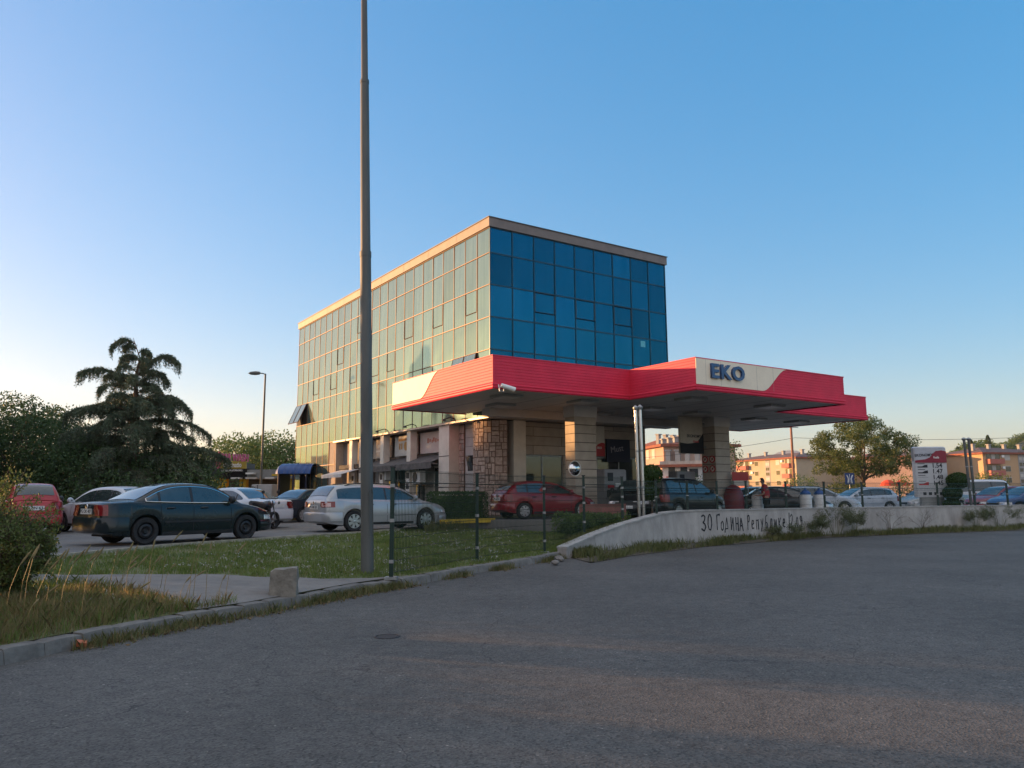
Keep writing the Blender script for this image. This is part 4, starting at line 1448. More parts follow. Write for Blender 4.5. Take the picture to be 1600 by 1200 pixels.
def car(name, label, shape, pos, heading, pt, group='cars parked around the filling station', rim='alloy', trim=False, rails=False, plate='', lights_on=False, scale=1.0, rear_detail=True, z0=None):
    S = SHAPES[shape]
    L_, hwm = S['L'], S['hw']
    root = thing(name, label, 'car', (pos.x, pos.y, LOT if z0 is None else z0), heading, group)
    root.scale = (scale,) * 3
    deck, roof = S['deck'], S['roof']
    wr = S['r']
    ar = wr + .055
    x0c = L_ / 2
    def hw(x):
        return hwm * pl([(0, .78), (.04, .86), (.12, .92), (.35, .975), (.8, 1), (L_ - 1.1, 1), (L_ - .55, .95), (L_ - .25, .86), (L_ - .08, .72), (L_, .58)], x)
    def bot(x):
        b = pl([(0, .40), (.05, .30), (.35, .24), (.8, .2), (L_ - .8, .2), (L_ - .3, .22), (L_ - .05, .26), (L_, .34)], x)
        for wx in S['wheels']:
            d = abs(x - wx)
            if d < ar: b = max(b, wr + math.sqrt(ar * ar - d * d))
        return b
    def dk(x): return cr(deck, x)
    def sect(x):
        h, b, d = hw(x), bot(x), dk(x)
        mid = .62
        b0 = min(b, d - .1)
        zz = lambda f: b0 + (d - b0) * f
        return [(0, min(b0, .3)), (.72 * h, min(b0, .3)), (.80 * h, b0), (.972 * h, b0), (h * (.985 if b0 < .4 else .998), b0 + (.05 if b0 < .4 else .015)), (h, max(zz(.45), b0 + .03)), (.995 * h, max(zz(.62), b0 + .05)), (.965 * h, d - .075), (.93 * h, d - .022), (.86 * h, d), (.5 * h, d + .02), (0, d + .028)]
    xs = set()
    k = 0.0
    for x in (0, .015, .04, .08, .13, .2, .28, .36): xs.add(x)
    x = .45
    while x < L_ - .35: xs.add(round(x, 3)); x += .13
    for x in (.32, .24, .17, .11, .06, .03, .01, 0): xs.add(round(L_ - x, 3))
    for wx in S['wheels']:
        for q in range(-12, 13):
            xs.add(round(wx + ar * math.sin(q / 12 * PI / 2), 3))
        xs.add(round(wx - ar - .004, 3)); xs.add(round(wx + ar + .004, 3))
    xs = sorted(v for v in xs if 0 <= v <= L_)
    body = MB()
    n = 12
    full = []
    for x in xs:
        s_ = sect(x)
        ring = [(x - x0c, -y, z) for y, z in s_] + [(x - x0c, y, z) for y, z in s_[-2:0:-1]]
        full.append(ring)
    nr = len(full[0])
    vs = [p for r_ in full for p in r_]
    fs = []
    for i in range(len(xs) - 1):
        for k in range(nr):
            k2 = (k + 1) % nr
            fs.append((i * nr + k, i * nr + k2, (i + 1) * nr + k2, (i + 1) * nr + k))
    fs.append(tuple(range(nr - 1, -1, -1)))
    fs.append(tuple(range((len(xs) - 1) * nr, len(xs) * nr)))
    body.add(vs, fs)
    # greenhouse
    ra, rb = roof[0][0], roof[-1][0]
    def rf(x): return max(cr(roof, x), dk(x) - .01)
    def gsec(x):
        h = hw(x); d = dk(x) - .012; t = rf(x)
        g = max(0, t - d)
        by = .885 * h
        ty = max(by - .33 * g - .02, .3)
        th = min(.06, g * .4)
        return by, d, ty, t - th, max(ty - .10, .2), t - .006, t + .016
    gx = [ra + (rb - ra) * i / 34 for i in range(35)]
    vs, fs = [], []
    for x in gx:
        by, d, ty, tz, ry, rz_, cz = gsec(x)
        half = [(by, d), (ty + (by - ty) * .5 + .012, d + (tz - d) * .5), (ty, tz), (ty - .035, tz + (rz_ - tz) * .7), (ry, rz_), (ry * .5, (rz_ + cz) / 2 + .006), (0, cz)]
        vs += [(x - x0c, -y, z) for y, z in half] + [(x - x0c, y, z) for y, z in half[-2::-1]]
    k_ = 13
    for i in range(34):
        for k in range(k_ - 1):
            fs.append((i * k_ + k, i * k_ + k + 1, (i + 1) * k_ + k + 1, (i + 1) * k_ + k))
    body.add(vs, fs)
    body.build('body', pt, root, smooth=38)
    # side windows
    def gside(x, v, sgn, off=.006):
        by, d, ty, tz, *_ = gsec(x)
        my, mz = ty + (by - ty) * .5 + .012, d + (tz - d) * .5
        if v < .5: y, z = by + (my - by) * v * 2, d + (mz - d) * v * 2
        else: y, z = my + (ty - my) * (v - .5) * 2, mz + (tz - mz) * (v - .5) * 2
        return (x - x0c, sgn * (y + off), z + off * .3)
    for sgn in (-1, 1):
        outline_pts = []
        for (a, b) in S['wins']:
            m = MB()
            N_ = 10
            vs, fs = [], []
            for i in range(N_ + 1):
                x = a + (b - a) * i / N_
                gh = max(.02, rf(x) - dk(x))
                lo, hi = min(.45, .035 / gh), max(.5, 1 - .045 / gh)
                for v in (lo, (lo + hi) / 2, hi): vs.append(gside(x, v, sgn))
            for i in range(N_):
                for k in range(2): fs.append((i * 3 + k, i * 3 + k + 1, (i + 1) * 3 + k + 1, (i + 1) * 3 + k))
            m.add(vs, fs)
            m.build('window', M['carglass'], root, smooth=60, fix=False)
        # dark pillar strips between the panes
        for (a, b), (c, d_) in zip(S['wins'], S['wins'][1:]):
            m = MB()
            for xa, xb in ((b + .004, c - .004),):
                vs = []
                for x in (xa, xb):
                    gh = max(.02, rf(x) - dk(x))
                    for v in (.06, .5, 1 - .05 / gh): vs.append(gside(x, v, sgn, .008))
                m.add(vs, [(0, 1, 4, 3), (1, 2, 5, 4)])
            m.build('window_pillar', M['black'], root, fix=False)
        if trim:
            a, b = S['wins'][0][0], S['wins'][-1][1]
            pts = []
            for i in range(25):
                x = a + (b - a) * i / 24; gh = max(.02, rf(x) - dk(x)); pts.append(gside(x, min(.4, .02 / gh), sgn, .010))
            for i in range(25):
                x = b - (b - a) * i / 24; gh = max(.02, rf(x) - dk(x)); pts.append(gside(x, max(.55, 1 - .03 / gh), sgn, .010))
            pts.append(pts[0])
            MB().tube(pts, .011, 5).build('window_trim', M['chrome'], root)
    # windscreen and rear window
    def top(x, f, off=.012):
        by, d, ty, tz, ry, rz_, cz = gsec(x)
        y = f * (ry + .03)
        z = cz + (rz_ - cz) * abs(f) ** 2
        return (x - x0c, y, z + off)
    for nm, (a, b), of in (('rear_window', S['rear'], -1), ('windscreen', S['front'], 1)):
        m = MB(); vs, fs = [], []
        for i in range(9):
            x = a + (b - a) * i / 8
            for j in range(9):
                p = top(x, -1 + j / 4, .006)
                vs.append((p[0] + of * .010, p[1], p[2]))
        for i in range(8):
            for j in range(8): fs.append((i * 9 + j, i * 9 + j + 1, (i + 1) * 9 + j + 1, (i + 1) * 9 + j))
        m.add(vs, fs); m.build(nm, M['carglass'], root, smooth=80, fix=False)
    # helper on the body side
    def ylat(x, z):
        s_ = sect(x)[3:10]
        for (ya, za), (yb, zb) in zip(s_, s_[1:]):
            if za <= z <= zb: return ya + (yb - ya) * (z - za) / max(1e-6, zb - za)
        return s_[0][0] if z < s_[0][1] else s_[-1][0]
    def strip(path, zlo, zhi, sgn, off, name, m_, nz=4, both=False):
        """patch along x positions of the side, between two heights"""
        m = MB()
        for sg in ((-1, 1) if both else (sgn,)):
            vs, fs = [], []
            for x, za, zb in path:
                for j in range(nz + 1):
                    z = za + (zb - za) * j / nz
                    vs.append((x - x0c + (-off if x < .02 else (off if x > L_ - .02 else 0)), sg * (ylat(x, z) + off), z))
            for i in range(len(path) - 1):
                for j in range(nz):
                    a = i * (nz + 1) + j
                    fs.append((a, a + 1, a + nz + 2, a + nz + 1))
            m.add(vs, fs)
        return m.build(name, m_, root, smooth=60)
    def corner(end, inner, outer_x, zlo, zhi, sgn, off, name, m_, nz=4):
        """patch that wraps from the end face round to the side"""
        m = MB(); vs, fs = [], []
        pth = []
        xe = 0 if end == 'rear' else L_
        for f in (1, .5, 0): pth.append(('e', f))
        for f in (.08, .25, .5, .75, 1): pth.append(('s', f))
        for kd, f in pth:
            for j in range(nz + 1):
                z = zlo + (zhi - zlo) * j / nz
                if kd == 'e':
                    y = ylat(xe + (.001 if end == 'rear' else -.001), z) - inner * f
                    vs.append((xe - x0c + (-off if end == 'rear' else off), sgn * (y + (off if f == 0 else 0)), z))
                else:
                    x = xe + (outer_x * f if end == 'rear' else -outer_x * f)
                    vs.append((x - x0c, sgn * (ylat(x, z) + off), z))
        for i in range(len(pth) - 1):
            for j in range(nz):
                a = i * (nz + 1) + j
                fs.append((a, a + 1, a + nz + 2, a + nz + 1))
        m.add(vs, fs)
        return m.build(name, m_, root, smooth=60)
    for sgn in (-1, 1):
        if shape == 'sedan':
            corner('rear', .20, .13, .70, .95, sgn, .012, 'taillight', M['taillight'])
        elif shape == 'estate':
            tl = corner('rear', .14, .30, .78, .96, sgn, .012, 'taillight', M['taillight'])
            corner('rear', .05, .16, .80, .92, sgn, .02, 'taillight_lens', M['taillight_clear'])
        else:
            corner('rear', .10, .26, .68, .96 if shape != 'van' else 1.0, sgn, .012, 'taillight', M['taillight'])
        hl = .62 if shape != 'van' else .66
        corner('front', .16, .42, hl - .10, hl + .02, sgn, .014, 'headlight', M['headlight'])
        # mirrors
        mx_ = S['wins'][-1][1] - .14
        m = MB()
        yb = sgn * (.86 * hw(mx_))
        zb = dk(mx_) + .05
        m.lathe([(.03, -.07), (.085, -.05), (.10, 0), (.09, .05), (.05, .075)], (mx_ - x0c, yb + sgn * .16, zb + .04), 'x', 12)
        m.tube([(mx_ - x0c, yb, zb - .03), (mx_ - x0c, yb + sgn * .12, zb + .02)], .03, 6)
        m.build('wing_mirror', pt if shape in ('estate', 'hatch') else M['black'], root, smooth=50)
    # seams and handles
    m = MB()
    for sgn in (-1, 1):
        for sx in S['seams']:
            vs = []
            for dx in (-.006, .006):
                for j in range(8):
                    zlo = max(.30, bot(sx) + .06)
                    z = zlo + (dk(sx) - .04 - zlo) * j / 7
                    vs.append((sx + dx - x0c, sgn * (ylat(sx, z) + .003), z))
            m.add(vs, [(j, j + 1, j + 9, j + 8) for j in range(7)])
        xa, xb = S['seams'][0] + .15, S['seams'][-1] - .1
    m.build('door_seam', M['dark'], root, fix=False)
    for sgn in (-1, 1):
        for hx in S['handles']:
            m = MB()
            z = .86
            y = ylat(hx, z)
            m.tube([(hx - .10 - x0c, sgn * (y + .005), z), (hx - .07 - x0c, sgn * (y + .032), z), (hx + .07 - x0c, sgn * (y + .032), z), (hx + .10 - x0c, sgn * (y + .005), z)], .016, 6)
            m.build('door_handle', M['black'] if not trim else M['black'], root, smooth=50)
    # side rubbing strip, sills, bumpers
    for sg_ in (-1, 1): strip([(S['wheels'][0] + ar + .06 + i * .1, .505, .555) for i in range(int((S['wheels'][1] - S['wheels'][0] - 2 * ar - .12) / .1) + 1)], 0, 0, sg_, .012, 'side_strip', M['black'] if shape in ('sedan',) and trim else pt, 1)
    for sg_ in (-1, 1): strip([(S['wheels'][0] + ar + .02 + i * .1, .215, .29) for i in range(int((S['wheels'][1] - S['wheels'][0] - 2 * ar - .04) / .1) + 1)], 0, 0, sg_, .006, 'sill', M['black'], 1)
    zb1 = S['bumper']
    m = MB()
    pth = []
    for x in (S['wheels'][0] - ar - .05, .35, .2, .1, .04, .0): pth.append((x, ylat(max(x, .001), .5) + .022))
    line = [(x, -y) for x, y in pth] + [(0 - .05, -pth[-1][1] * .8), (-.06, 0), (-.05, pth[-1][1] * .8)] + [(x, y) for x, y in pth[::-1]]
    vs, fs = [], []
    for x, y in line:
        for z, o_ in ((.30, -.05), (.34, 0), (zb1 - .05, .012), (zb1, -.012), (zb1 + .005, -.05)):
            k = 1 + o_ / .9
            vs.append((x * (1) - (o_ if x < .02 else 0) * 1.0 - x0c, y * k, z))
    for i in range(len(line) - 1):
        for j in range(4): fs.append((i * 5 + j, i * 5 + j + 1, (i + 1) * 5 + j + 1, (i + 1) * 5 + j))
    m.add(vs, fs); m.build('rear_bumper', pt, root, smooth=45)
    m = MB()
    pth = []
    for x in (.55, .3, .15, .06, .0): pth.append((L_ - x, ylat(min(L_ - x, L_ - .001), .42) + .02))
    line = [(x, -y) for x, y in pth] + [(L_ + .05, 0)] + [(x, y) for x, y in pth[::-1]]
    vs, fs = [], []
    for x, y in line:
        for z, o_ in ((.24, -.05), (.28, 0), (.46, .012), (.50, -.02)):
            vs.append((x + (o_ if x > L_ - .02 else 0) - x0c, y * (1 + o_ / .9), z))
    for i in range(len(line) - 1):
        for j in range(3): fs.append((i * 4 + j, i * 4 + j + 1, (i + 1) * 4 + j + 1, (i + 1) * 4 + j))
    m.add(vs, fs); m.build('front_bumper', pt, root, smooth=45)
    # grille
    m = MB(); m.box(L_ - .02 - x0c, L_ + .016 - x0c, -.42, .42, .50, .60)
    m.build('grille', M['black'], root)
    # plates
    zp = (.80 if shape == 'sedan' else .78)
    m = MB(); m.box(-x0c - .022, -x0c - .004, -.27, .27, zp - .062, zp + .062); pr = m.build('number_plate', M['plate'], root)
    if plate:
        text_shape(plate, .115, M['ink'], 'plate_number', pr, .001, .002, 'CENTER', face_mtx((-x0c - .0235, .0, zp), (0, -1, 0), (0, 0, 1)))
    m = MB(); m.box(L_ - x0c + .03, L_ - x0c + .062, -.26, .26, .36, .47); m.build('number_plate', M['plate'], root)
    if shape in ('sedan', 'estate', 'hatch') and rear_detail:
        m = MB(); m.lathe([(0, -.014), (.055, -.012), (.06, 0)], (-x0c - .004, 0, .915), 'x', 16); m.build('badge', M['chrome'], root)
        if shape != 'sedan':
            m = MB(); m.tube([(.20 - x0c - .03, .02, 1.12), (.28 - x0c - .03, .30, 1.16)], .012, 5); m.build('rear_wiper', M['black'], root)
    if rails:
        for sgn in (-1, 1):
            pts = []
            for i in range(10):
                x = .75 + 1.9 * i / 9
                by, d, ty, tz, ry, rz_, cz = gsec(x)
                pts.append((x - x0c, sgn * (ry + .05), rz_ + (.03 if 0 < i < 9 else -.02)))
            MB().tube(pts, .02, 6).build('roof_rail', M['black'], root, smooth=50)
    m = MB(); m.box(-L_ / 2 + .45, L_ / 2 - .5, -hwm * .78, hwm * .78, .19, .5); m.build('underbody', M['dark'], root)
    for wx in S['wheels']:
        for sgn in (-1, 1):
            make_wheel(root, wx - x0c, sgn * (hwm - .115), wr, sgn, rim)
    if rear_detail:
        m = MB()
        for sgn in (-1, 1):
            m.bbox(S['front'][0] - .55 - x0c, S['front'][0] - .43 - x0c, sgn * .38 - .11, sgn * .38 + .11, 1.0, 1.28, .03)
        m.build('headrest', M['black'], root)
    return root


def head(deg): return R(deg)


P_green = paint('dark_green_paint', (.008, .015, .018), .15, rough=.25, coat=.3)
P_silver = paint('silver_paint', (.36, .37, .38), .04, 1, .30)
P_red = paint('red_metal_paint', (.20, .008, .016), .08, rough=.28)
P_brightred = paint('bright_red_paint', (.36, .022, .028), .08)
P_white = paint('white_car_paint', (.52, .54, .57), .04)
P_pale = paint('pale_blue_white_paint', (.45, .50, .56), .04)
P_navy = paint('navy_paint', (.008, .015, .028), .1)
P_black = paint('black_paint', (.008, .008, .010), .1)
P_olive = paint('olive_paint', (.05, .055, .04), .15)
P_blue = paint('blue_paint', (.02, .07, .20), .1)
P_grey = paint('grey_silver_paint', (.28, .30, .30), .06, 1)

hd = math.atan2(2.0, 1.75)
a = G(230, 850, LOT); b = G(384, 841, LOT)
def at_mid(D, px): return VX(px, D)
# dark green sedan, near the lawn
pw = G(231, 851.5, LOT)   # foot of the near rear wheel
hx, hy = math.cos(R(40)), math.sin(R(40))
rt = Vector((hy, -hx, 0))
def by_wheel(px, py, hdeg, shape, z=LOT):
    """car centre from the foot of its right rear wheel"""
    S = SHAPES[shape]
    p = G(px, py, z)
    f = Vector((math.cos(R(hdeg)), math.sin(R(hdeg)), 0)); r_ = Vector((f.y, -f.x, 0))
    return p + f * (S['L'] / 2 - S['wheels'][0]) - r_ * (S['hw'] - .05)


car('sedan_car', 'dark green four-door sedan parked next to the lawn', 'sedan', by_wheel(226, 851.5, 52, 'sedan'), R(52), P_green, rim='steel', trim=True, plate='PG OK 407')
car('estate_car', 'silver estate car with roof rails behind the tall lamp post', 'estate', by_wheel(553, 831, 40, 'estate'), R(40), P_silver, rails=True, plate='PG KM 281')
car('hatchback_car', 'dark red hatchback parked in front of the round stone tower', 'hatch', by_wheel(818, 811.5, 26, 'hatch', APR), R(26), P_red, plate='PG AE 514', z0=APR, scale=.95)
car('hatchback_car', 'bright red small hatchback behind the leafy bush', 'small', VX(48, 25.5), R(125), P_brightred, plate='PG BN 63', scale=1.05)
car('hatchback_car', 'pale silver hatchback half hidden behind the dark green sedan', 'hatch', VX(172, 26.5), R(150), P_white)
car('sedan_car', 'white sedan with red tail lamps beyond the dark green sedan', 'sedan', VX(366, 29.5), R(150), P_white)
car('sedan_car', 'dark blue sedan left of the silver estate car', 'sedan', VX(484, 36.5), R(62), P_navy)
car('sedan_car', 'black car facing the road beside the pair of steel pipes', 'sedan', VX(1000, 31.5), R(248), P_black, rear_detail=False, z0=APR)
car('minivan_car', 'dark people carrier in front of the second fuel pump', 'van', VX(1068, 30.5), R(38), P_black, rear_detail=False, scale=.88, z0=APR)
car('hatchback_car', 'olive hatchback between the second pillar and the person in red', 'hatch', VX(1172, 38.5), R(215), P_olive, rear_detail=False)
car('sedan_car', 'black sedan right behind the person in red', 'sedan', VX(1216, 37.0), R(-8), P_black, rim='alloy')
car('estate_car', 'pale blue estate car behind the black sedan', 'estate', VX(1272, 43.5), R(0), P_pale, rails=True)
car('hatchback_car', 'white five-door hatchback under the round tree', 'hatch', VX(1343, 46), R(190), P_pale)
car('sedan_car', 'grey sedan beside the price sign with sunlit headlamp', 'sedan', VX(1455, 47), R(200), P_grey)
car('delivery_van', 'white van behind the clipped ball shrubs right of the price sign', 'van', VX(1511, 50), R(178), P_white, scale=1.15)['category'] = 'van'
car('hatchback_car', 'dark red hatchback under the orange apartment block', 'hatch', VX(1562, 44), R(200), P_red)
car('hatchback_car', 'blue car at the right end of the row behind the wall', 'hatch', VX(1607, 41), R(188), P_blue)

# ================================================================== TALL LAMP POST in front
def lamp_post():
    base = G(574, 893, .22)
    top = V(569, 0, base.y)
    t = thing('lamp_post', 'tall stepped grey lamp post rising past the top of the picture', 'lamp post', (base.x, base.y, .2))
    D = base.y
    hz = lambda py: V(570, py, D).z - .2
    def rad(px): return px / FPX * D / 2
    lean = (top.x - base.x) / (top.z - .2)
    z1, z2, zt = hz(395), hz(127), 12.5
    def sec(z0, z1_, r0, r1, nm, cap=True):
        return MB().tube([(lean * z0, 0, z0), (lean * z1_, 0, z1_)], [r0, r1], 28).build(nm, M['lamp_paint'], t, smooth=40)
    sec(-.2, z1, rad(19.5), rad(17.5), 'lower_pole')
    sec(z1 + .001, z2, rad(16), rad(14), 'middle_pole')
    sec(z2 + .001, zt, rad(11.5), rad(9.5), 'upper_pole')
    MB().tube([(lean * (z1 - .09), 0, z1 - .09), (lean * (z1 + .02), 0, z1 + .02)], [rad(18.6), rad(18.6)], 28).build('collar', M['lamp_paint'], t, smooth=40)
    MB().tube([(lean * (z2 - .05), 0, z2 - .05), (lean * (z2 + .02), 0, z2 + .02)], [rad(15), rad(15)], 28).build('collar', M['lamp_paint'], t, smooth=40)
    # inspection door with its rounded top, right side
    zl, zh = hz(838), hz(765)
    m = MB()
    pts = []
    for k in range(13):
        a = PI * k / 12
        pts.append((math.cos(a) * .55, math.sin(a) * .16))
    r_ = rad(19.4)
    ring = [(.55, zl)] + [(x, zh - .16 + z) for x, z in pts] + [(-.55, zl)]
    poly_ = []
    for x, z in ring:
        an = R(-40) + x * .75
        poly_.append((lean * z + r_ * math.cos(an) * 1.015, r_ * math.sin(an) * 1.015, z))
    m.tube(poly_ + [poly_[0]], .008, 5)
    m.build('inspection_door', M['lamp_paint'], t)
    m = MB(); m.tube([(lean * zt, 0, zt), (lean * zt - .8, .1, zt + .25), (lean * zt - 1.6, .2, zt + .3)], .04, 8); m.build('arm', M['lamp_paint'], t)
    m = MB(); m.bbox(lean * zt - 2.2, lean * zt - 1.6, .1, .4, zt + .22, zt + .36, .04); m.build('lamp_head', M['galv'], t)


lamp_post()


def street_lamp(px, D, topy, basez, side, label, nm='street_lamp'):
    p = VX(px, D)
    t = thing(nm, label, 'street lamp', (p.x, p.y, basez))
    h = V(px, topy, D).z - basez
    MB().tube([(0, 0, 0), (0, 0, 1.1), (0, 0, 1.12), (0, 0, h)], [.10, .10, .075, .055], 12).build('pole', M['lamp_paint'], t, smooth=50)
    MB().tube([(0, 0, h - .05), (side * .15, 0, h + .02), (side * .5, 0, h + .05)], .035, 8).build('arm', M['lamp_paint'], t, smooth=50)
    m = MB(); m.lathe([(.02, -.45), (.10, -.3), (.13, 0), (.10, .25), (.03, .32)], (side * .62, 0, h + .04), 'x', 12)
    m.build('lamp_head', M['lamp_paint'], t, smooth=50)
    return t


street_lamp(407, 48, 584, LOT, -1, 'slim street lamp between the cedar and the glass building')

# ================================================================== MESH FENCE
fence = thing('mesh_fence', 'dark green welded wire mesh fence with posts along the verge and the wall', 'fence', (0, 16, 0))
fposts = []
for px, py in ((611, 899), (745.5, 873), (851, 860)):
    p = G(px, py, .22)
    fposts.append((p.x, p.y + .02, .18, 2.12 if px < 700 else 2.1))
for px, D in ((912, 22.1), (972, 24.0)):
    p = VX(px, D); fposts.append((p.x, p.y, wall_ztop(p) - .02, 2.15))
for px in (1031, 1079, 1125.5, 1171, 1233, 1293, 1352, 1411, 1470, 1527, 1578, 1632, 1690):
    p, t_ = wall_face(px); n_ = Vector((-t_.y, t_.x, 0))
    q = p + n_ * .14
    fposts.append((q.x, q.y, wall_ztop(p) - .03, 2.05))
for i, (x, y, z0, z1) in enumerate(fposts):
    m = MB()
    rz = .035 if i < 5 else .032
    m.box(x - rz, x + rz, y - rz, y + rz, z0, z1)
    po = m.build('post', M['postgreen'], fence, world=True)
    m = MB(); m.box(x - rz - .012, x + rz + .012, y - rz - .012, y + rz + .012, z1, z1 + .025); m.build('post_cap', M['black'], po, world=True)
    for zz in ((z0 + .25, (z0 + z1) / 2, z1 - .35) if i < 5 else ((z0 + z1) / 2,)):
        e_ = .006 if i < 5 else .003
        m = MB(); m.box(x - rz - e_, x + rz + e_, y - rz - e_, y + rz + e_, zz, zz + (.06 if i < 5 else .035))
        m.build('clamp', M['galv'], po, world=True)
    if i < 3:
        m = MB(); m.box(x - .11, x + .11, y - .11, y + .11, z0 - .03, z0 + .015); m.build('base_plate', M['galv'], po, world=True)
for (xa, ya, za, ta), (xb, yb, zb, tb) in zip(fposts, fposts[1:]):
    A, B_ = Vector((xa, ya, 0)), Vector((xb, yb, 0))
    t_ = (B_ - A).normalized(); n_ = Vector((t_.y, -t_.x, 0))
    Lp = (B_ - A).length
    m = MB()
    nv = int(Lp / .055)
    wr_ = .0045
    zlo = lambda f: za + (zb - za) * f + .06
    ztop = min(ta, tb) - .03
    def vbar(f):
        p = A + t_ * (Lp * f)
        pts = [p + Vector((0, 0, zlo(f)))]
        zf = ztop - .28
        if zf > zlo(f) + .1: pts.append(p + Vector((0, 0, zf)))
        pts += [p + n_ * .045 + Vector((0, 0, zf + .07)), p + Vector((0, 0, zf + .14)), p + Vector((0, 0, ztop + .04))]
        return pts
    for k in range(1, nv):
        m.tube(vbar(k / nv), wr_, 3, False)
    zz = min(za, zb) + .1
    hz_ = []
    z = ztop
    while z > min(za, zb) + .08:
        hz_.append(z); z -= .2
    for z in hz_ + [ztop - .28, ztop - .21]:
        f0, f1 = 0, 1
        if zlo(0) > z and zlo(1) > z: continue
        if zlo(1) > z: f1 = (z - .06 - za) / (zb - za)
        if zlo(0) > z: f0 = (z - .06 - za) / (zb - za)
        o_ = n_ * (.045 if abs(z - (ztop - .21)) < 1e-6 else 0)
        m.tube([A + t_ * (Lp * f0) + o_ + Vector((0, 0, z)), A + t_ * (Lp * f1) + o_ + Vector((0, 0, z))], .0058, 3, False)
    m.build('mesh_panel', M['postgreen'], fence, world=True, fix=False)

# ================================================================== VENT PIPES, pairs of steel tubes
def vent_pipe(px, py, D, pxt, pyt, label, mt, r_=.052):
    b = V(px, py, D); tp = V(pxt, pyt, D)
    t = thing('vent_pipe', label, 'pipe', (b.x, b.y, b.z - .25), 0, 'steel vent pipes')
    h = tp.z - b.z + .25
    lx = tp.x - b.x
    MB().tube([(0, 0, 0), (lx, 0, h)], r_, 14).build('tube', mt, t, smooth=60)
    m = MB(); m.lathe([(r_, -.05), (r_ * 1.7, .0), (r_ * 1.75, .05), (r_ * .6, .11), (0, .12)], (lx, 0, h), 'z', 14); m.build('cap', M['galv'], t, smooth=40)
    m = MB()
    for f in (.3, .62): m.lathe([(r_ * 1.18, -.03), (r_ * 1.18, .03)], (lx * f, 0, h * f), 'z', 12)
    m.build('collar', M['galv'], t)


vent_pipe(999, 803, 25.2, 993, 639, 'left steel vent pipe of the pair near the end of the wall', M['steel'])
vent_pipe(1006, 802, 25.2, 1000, 638, 'right steel vent pipe of the pair near the end of the wall', M['steel'])
vent_pipe(1518, 791, 40, 1506, 687, 'left dull grey vent pipe of the pair right of the price sign', M['lamp_paint'], .065)
vent_pipe(1524, 791, 40, 1513.5, 687, 'right dull grey vent pipe of the pair right of the price sign', M['lamp_paint'], .065)

# concrete block on the path
p = G(437, 931, .17)
t = thing('concrete_block', 'weathered chipped concrete block standing on the path by the kerb', 'bollard', (p.x, p.y + .2, .14))
bm = bmesh.new()
bmesh.ops.create_cube(bm, size=1)
bmesh.ops.subdivide_edges(bm, edges=bm.edges, cuts=5, use_grid_fill=True)
for v in bm.verts:
    q = v.co.copy()
    s_ = Vector((q.x * .42, q.y * .34, (q.z + .5) * .41))
    k = .1 * (max(abs(q.x), abs(q.y)) > .44)
    edge = sum(abs(c) > .45 for c in q)
    s_ += Vector((mnoise.noise(q * 3.1), mnoise.noise(q * 3.1 + Vector((9, 0, 0))), mnoise.noise(q * 3.1 + Vector((0, 9, 0))))) * .022
    if edge >= 2: s_ *= Vector((.94, .94, .97)) if False else 1; s_.x *= .95; s_.y *= .95
    s_.x *= 1 - .06 * (q.z + .5)
    if q.z > .4: s_.z += .02 * q.x - .03 * (q.x < -.35)
    v.co = s_
me = bpy.data.meshes.new('block'); bm.to_mesh(me); bm.free()
me.materials.append(mat('weathered_concrete', (.20, .18, .15), .95, var=.35, scale=5, bump=.9, bscale=16))
me.shade_smooth(); me.set_sharp_from_angle(angle=R(50))
o = bpy.data.objects.new('block', me); COL.objects.link(o); o.parent = t
t.rotation_euler.z = R(12)

# stones by the wall end
for i, (px, py, s_, lb) in enumerate(((874, 874, .13, 'pale rubble stone lying on the road edge at the wall end'), (882, 866, .16, 'whitish rubble stone on the verge at the wall end'), (868, 880, .10, 'small grey rubble stone nearest the road at the wall end'))):
    p = G(px, py, .05)
    bm = bmesh.new(); bmesh.ops.create_icosphere(bm, subdivisions=2, radius=s_)
    for v in bm.verts:
        v.co *= 1 + .35 * mnoise.noise(v.co * 9 + Vector((i * 5, 0, 0))); v.co.z *= .6
    me = bpy.data.meshes.new('stone'); bm.to_mesh(me); bm.free(); me.materials.append(M['offwhite'] if i == 1 else M['concrete'])
    o = bpy.data.objects.new('rubble_stone', me); COL.objects.link(o); o.location = (p.x, p.y, .07); tag(o, lb, 'stone', 'rubble stones at the wall end')
# manhole lid
p = G(605, 995, 0)
t = thing('manhole_cover', 'small dark round cover set in the asphalt', 'manhole', (p.x, p.y, .001))
m = MB(); m.lathe([(.0, .008), (.12, .008), (.125, .0)], n=24); m.build('lid', mat('cast_iron', (.03, .03, .03), .6, .5), t)
m = MB(); m.lathe([(.128, .0), (.128, .010), (.145, .009), (.15, .0)], n=24); m.build('ring', M['dark_rim'], t)
p = G(138, 1010, .0)
m = MB(); m.box(-.05, .05, -.035, .035, 0, .05)
t = m.build('litter_carton', mat('orange_litter', (.45, .12, .05), .6)); t.location = (p.x - .02, p.y - .12, .03); t.rotation_euler = (.3, .2, .6); tag(t, 'crumpled orange-red carton at the foot of the kerb', 'litter')

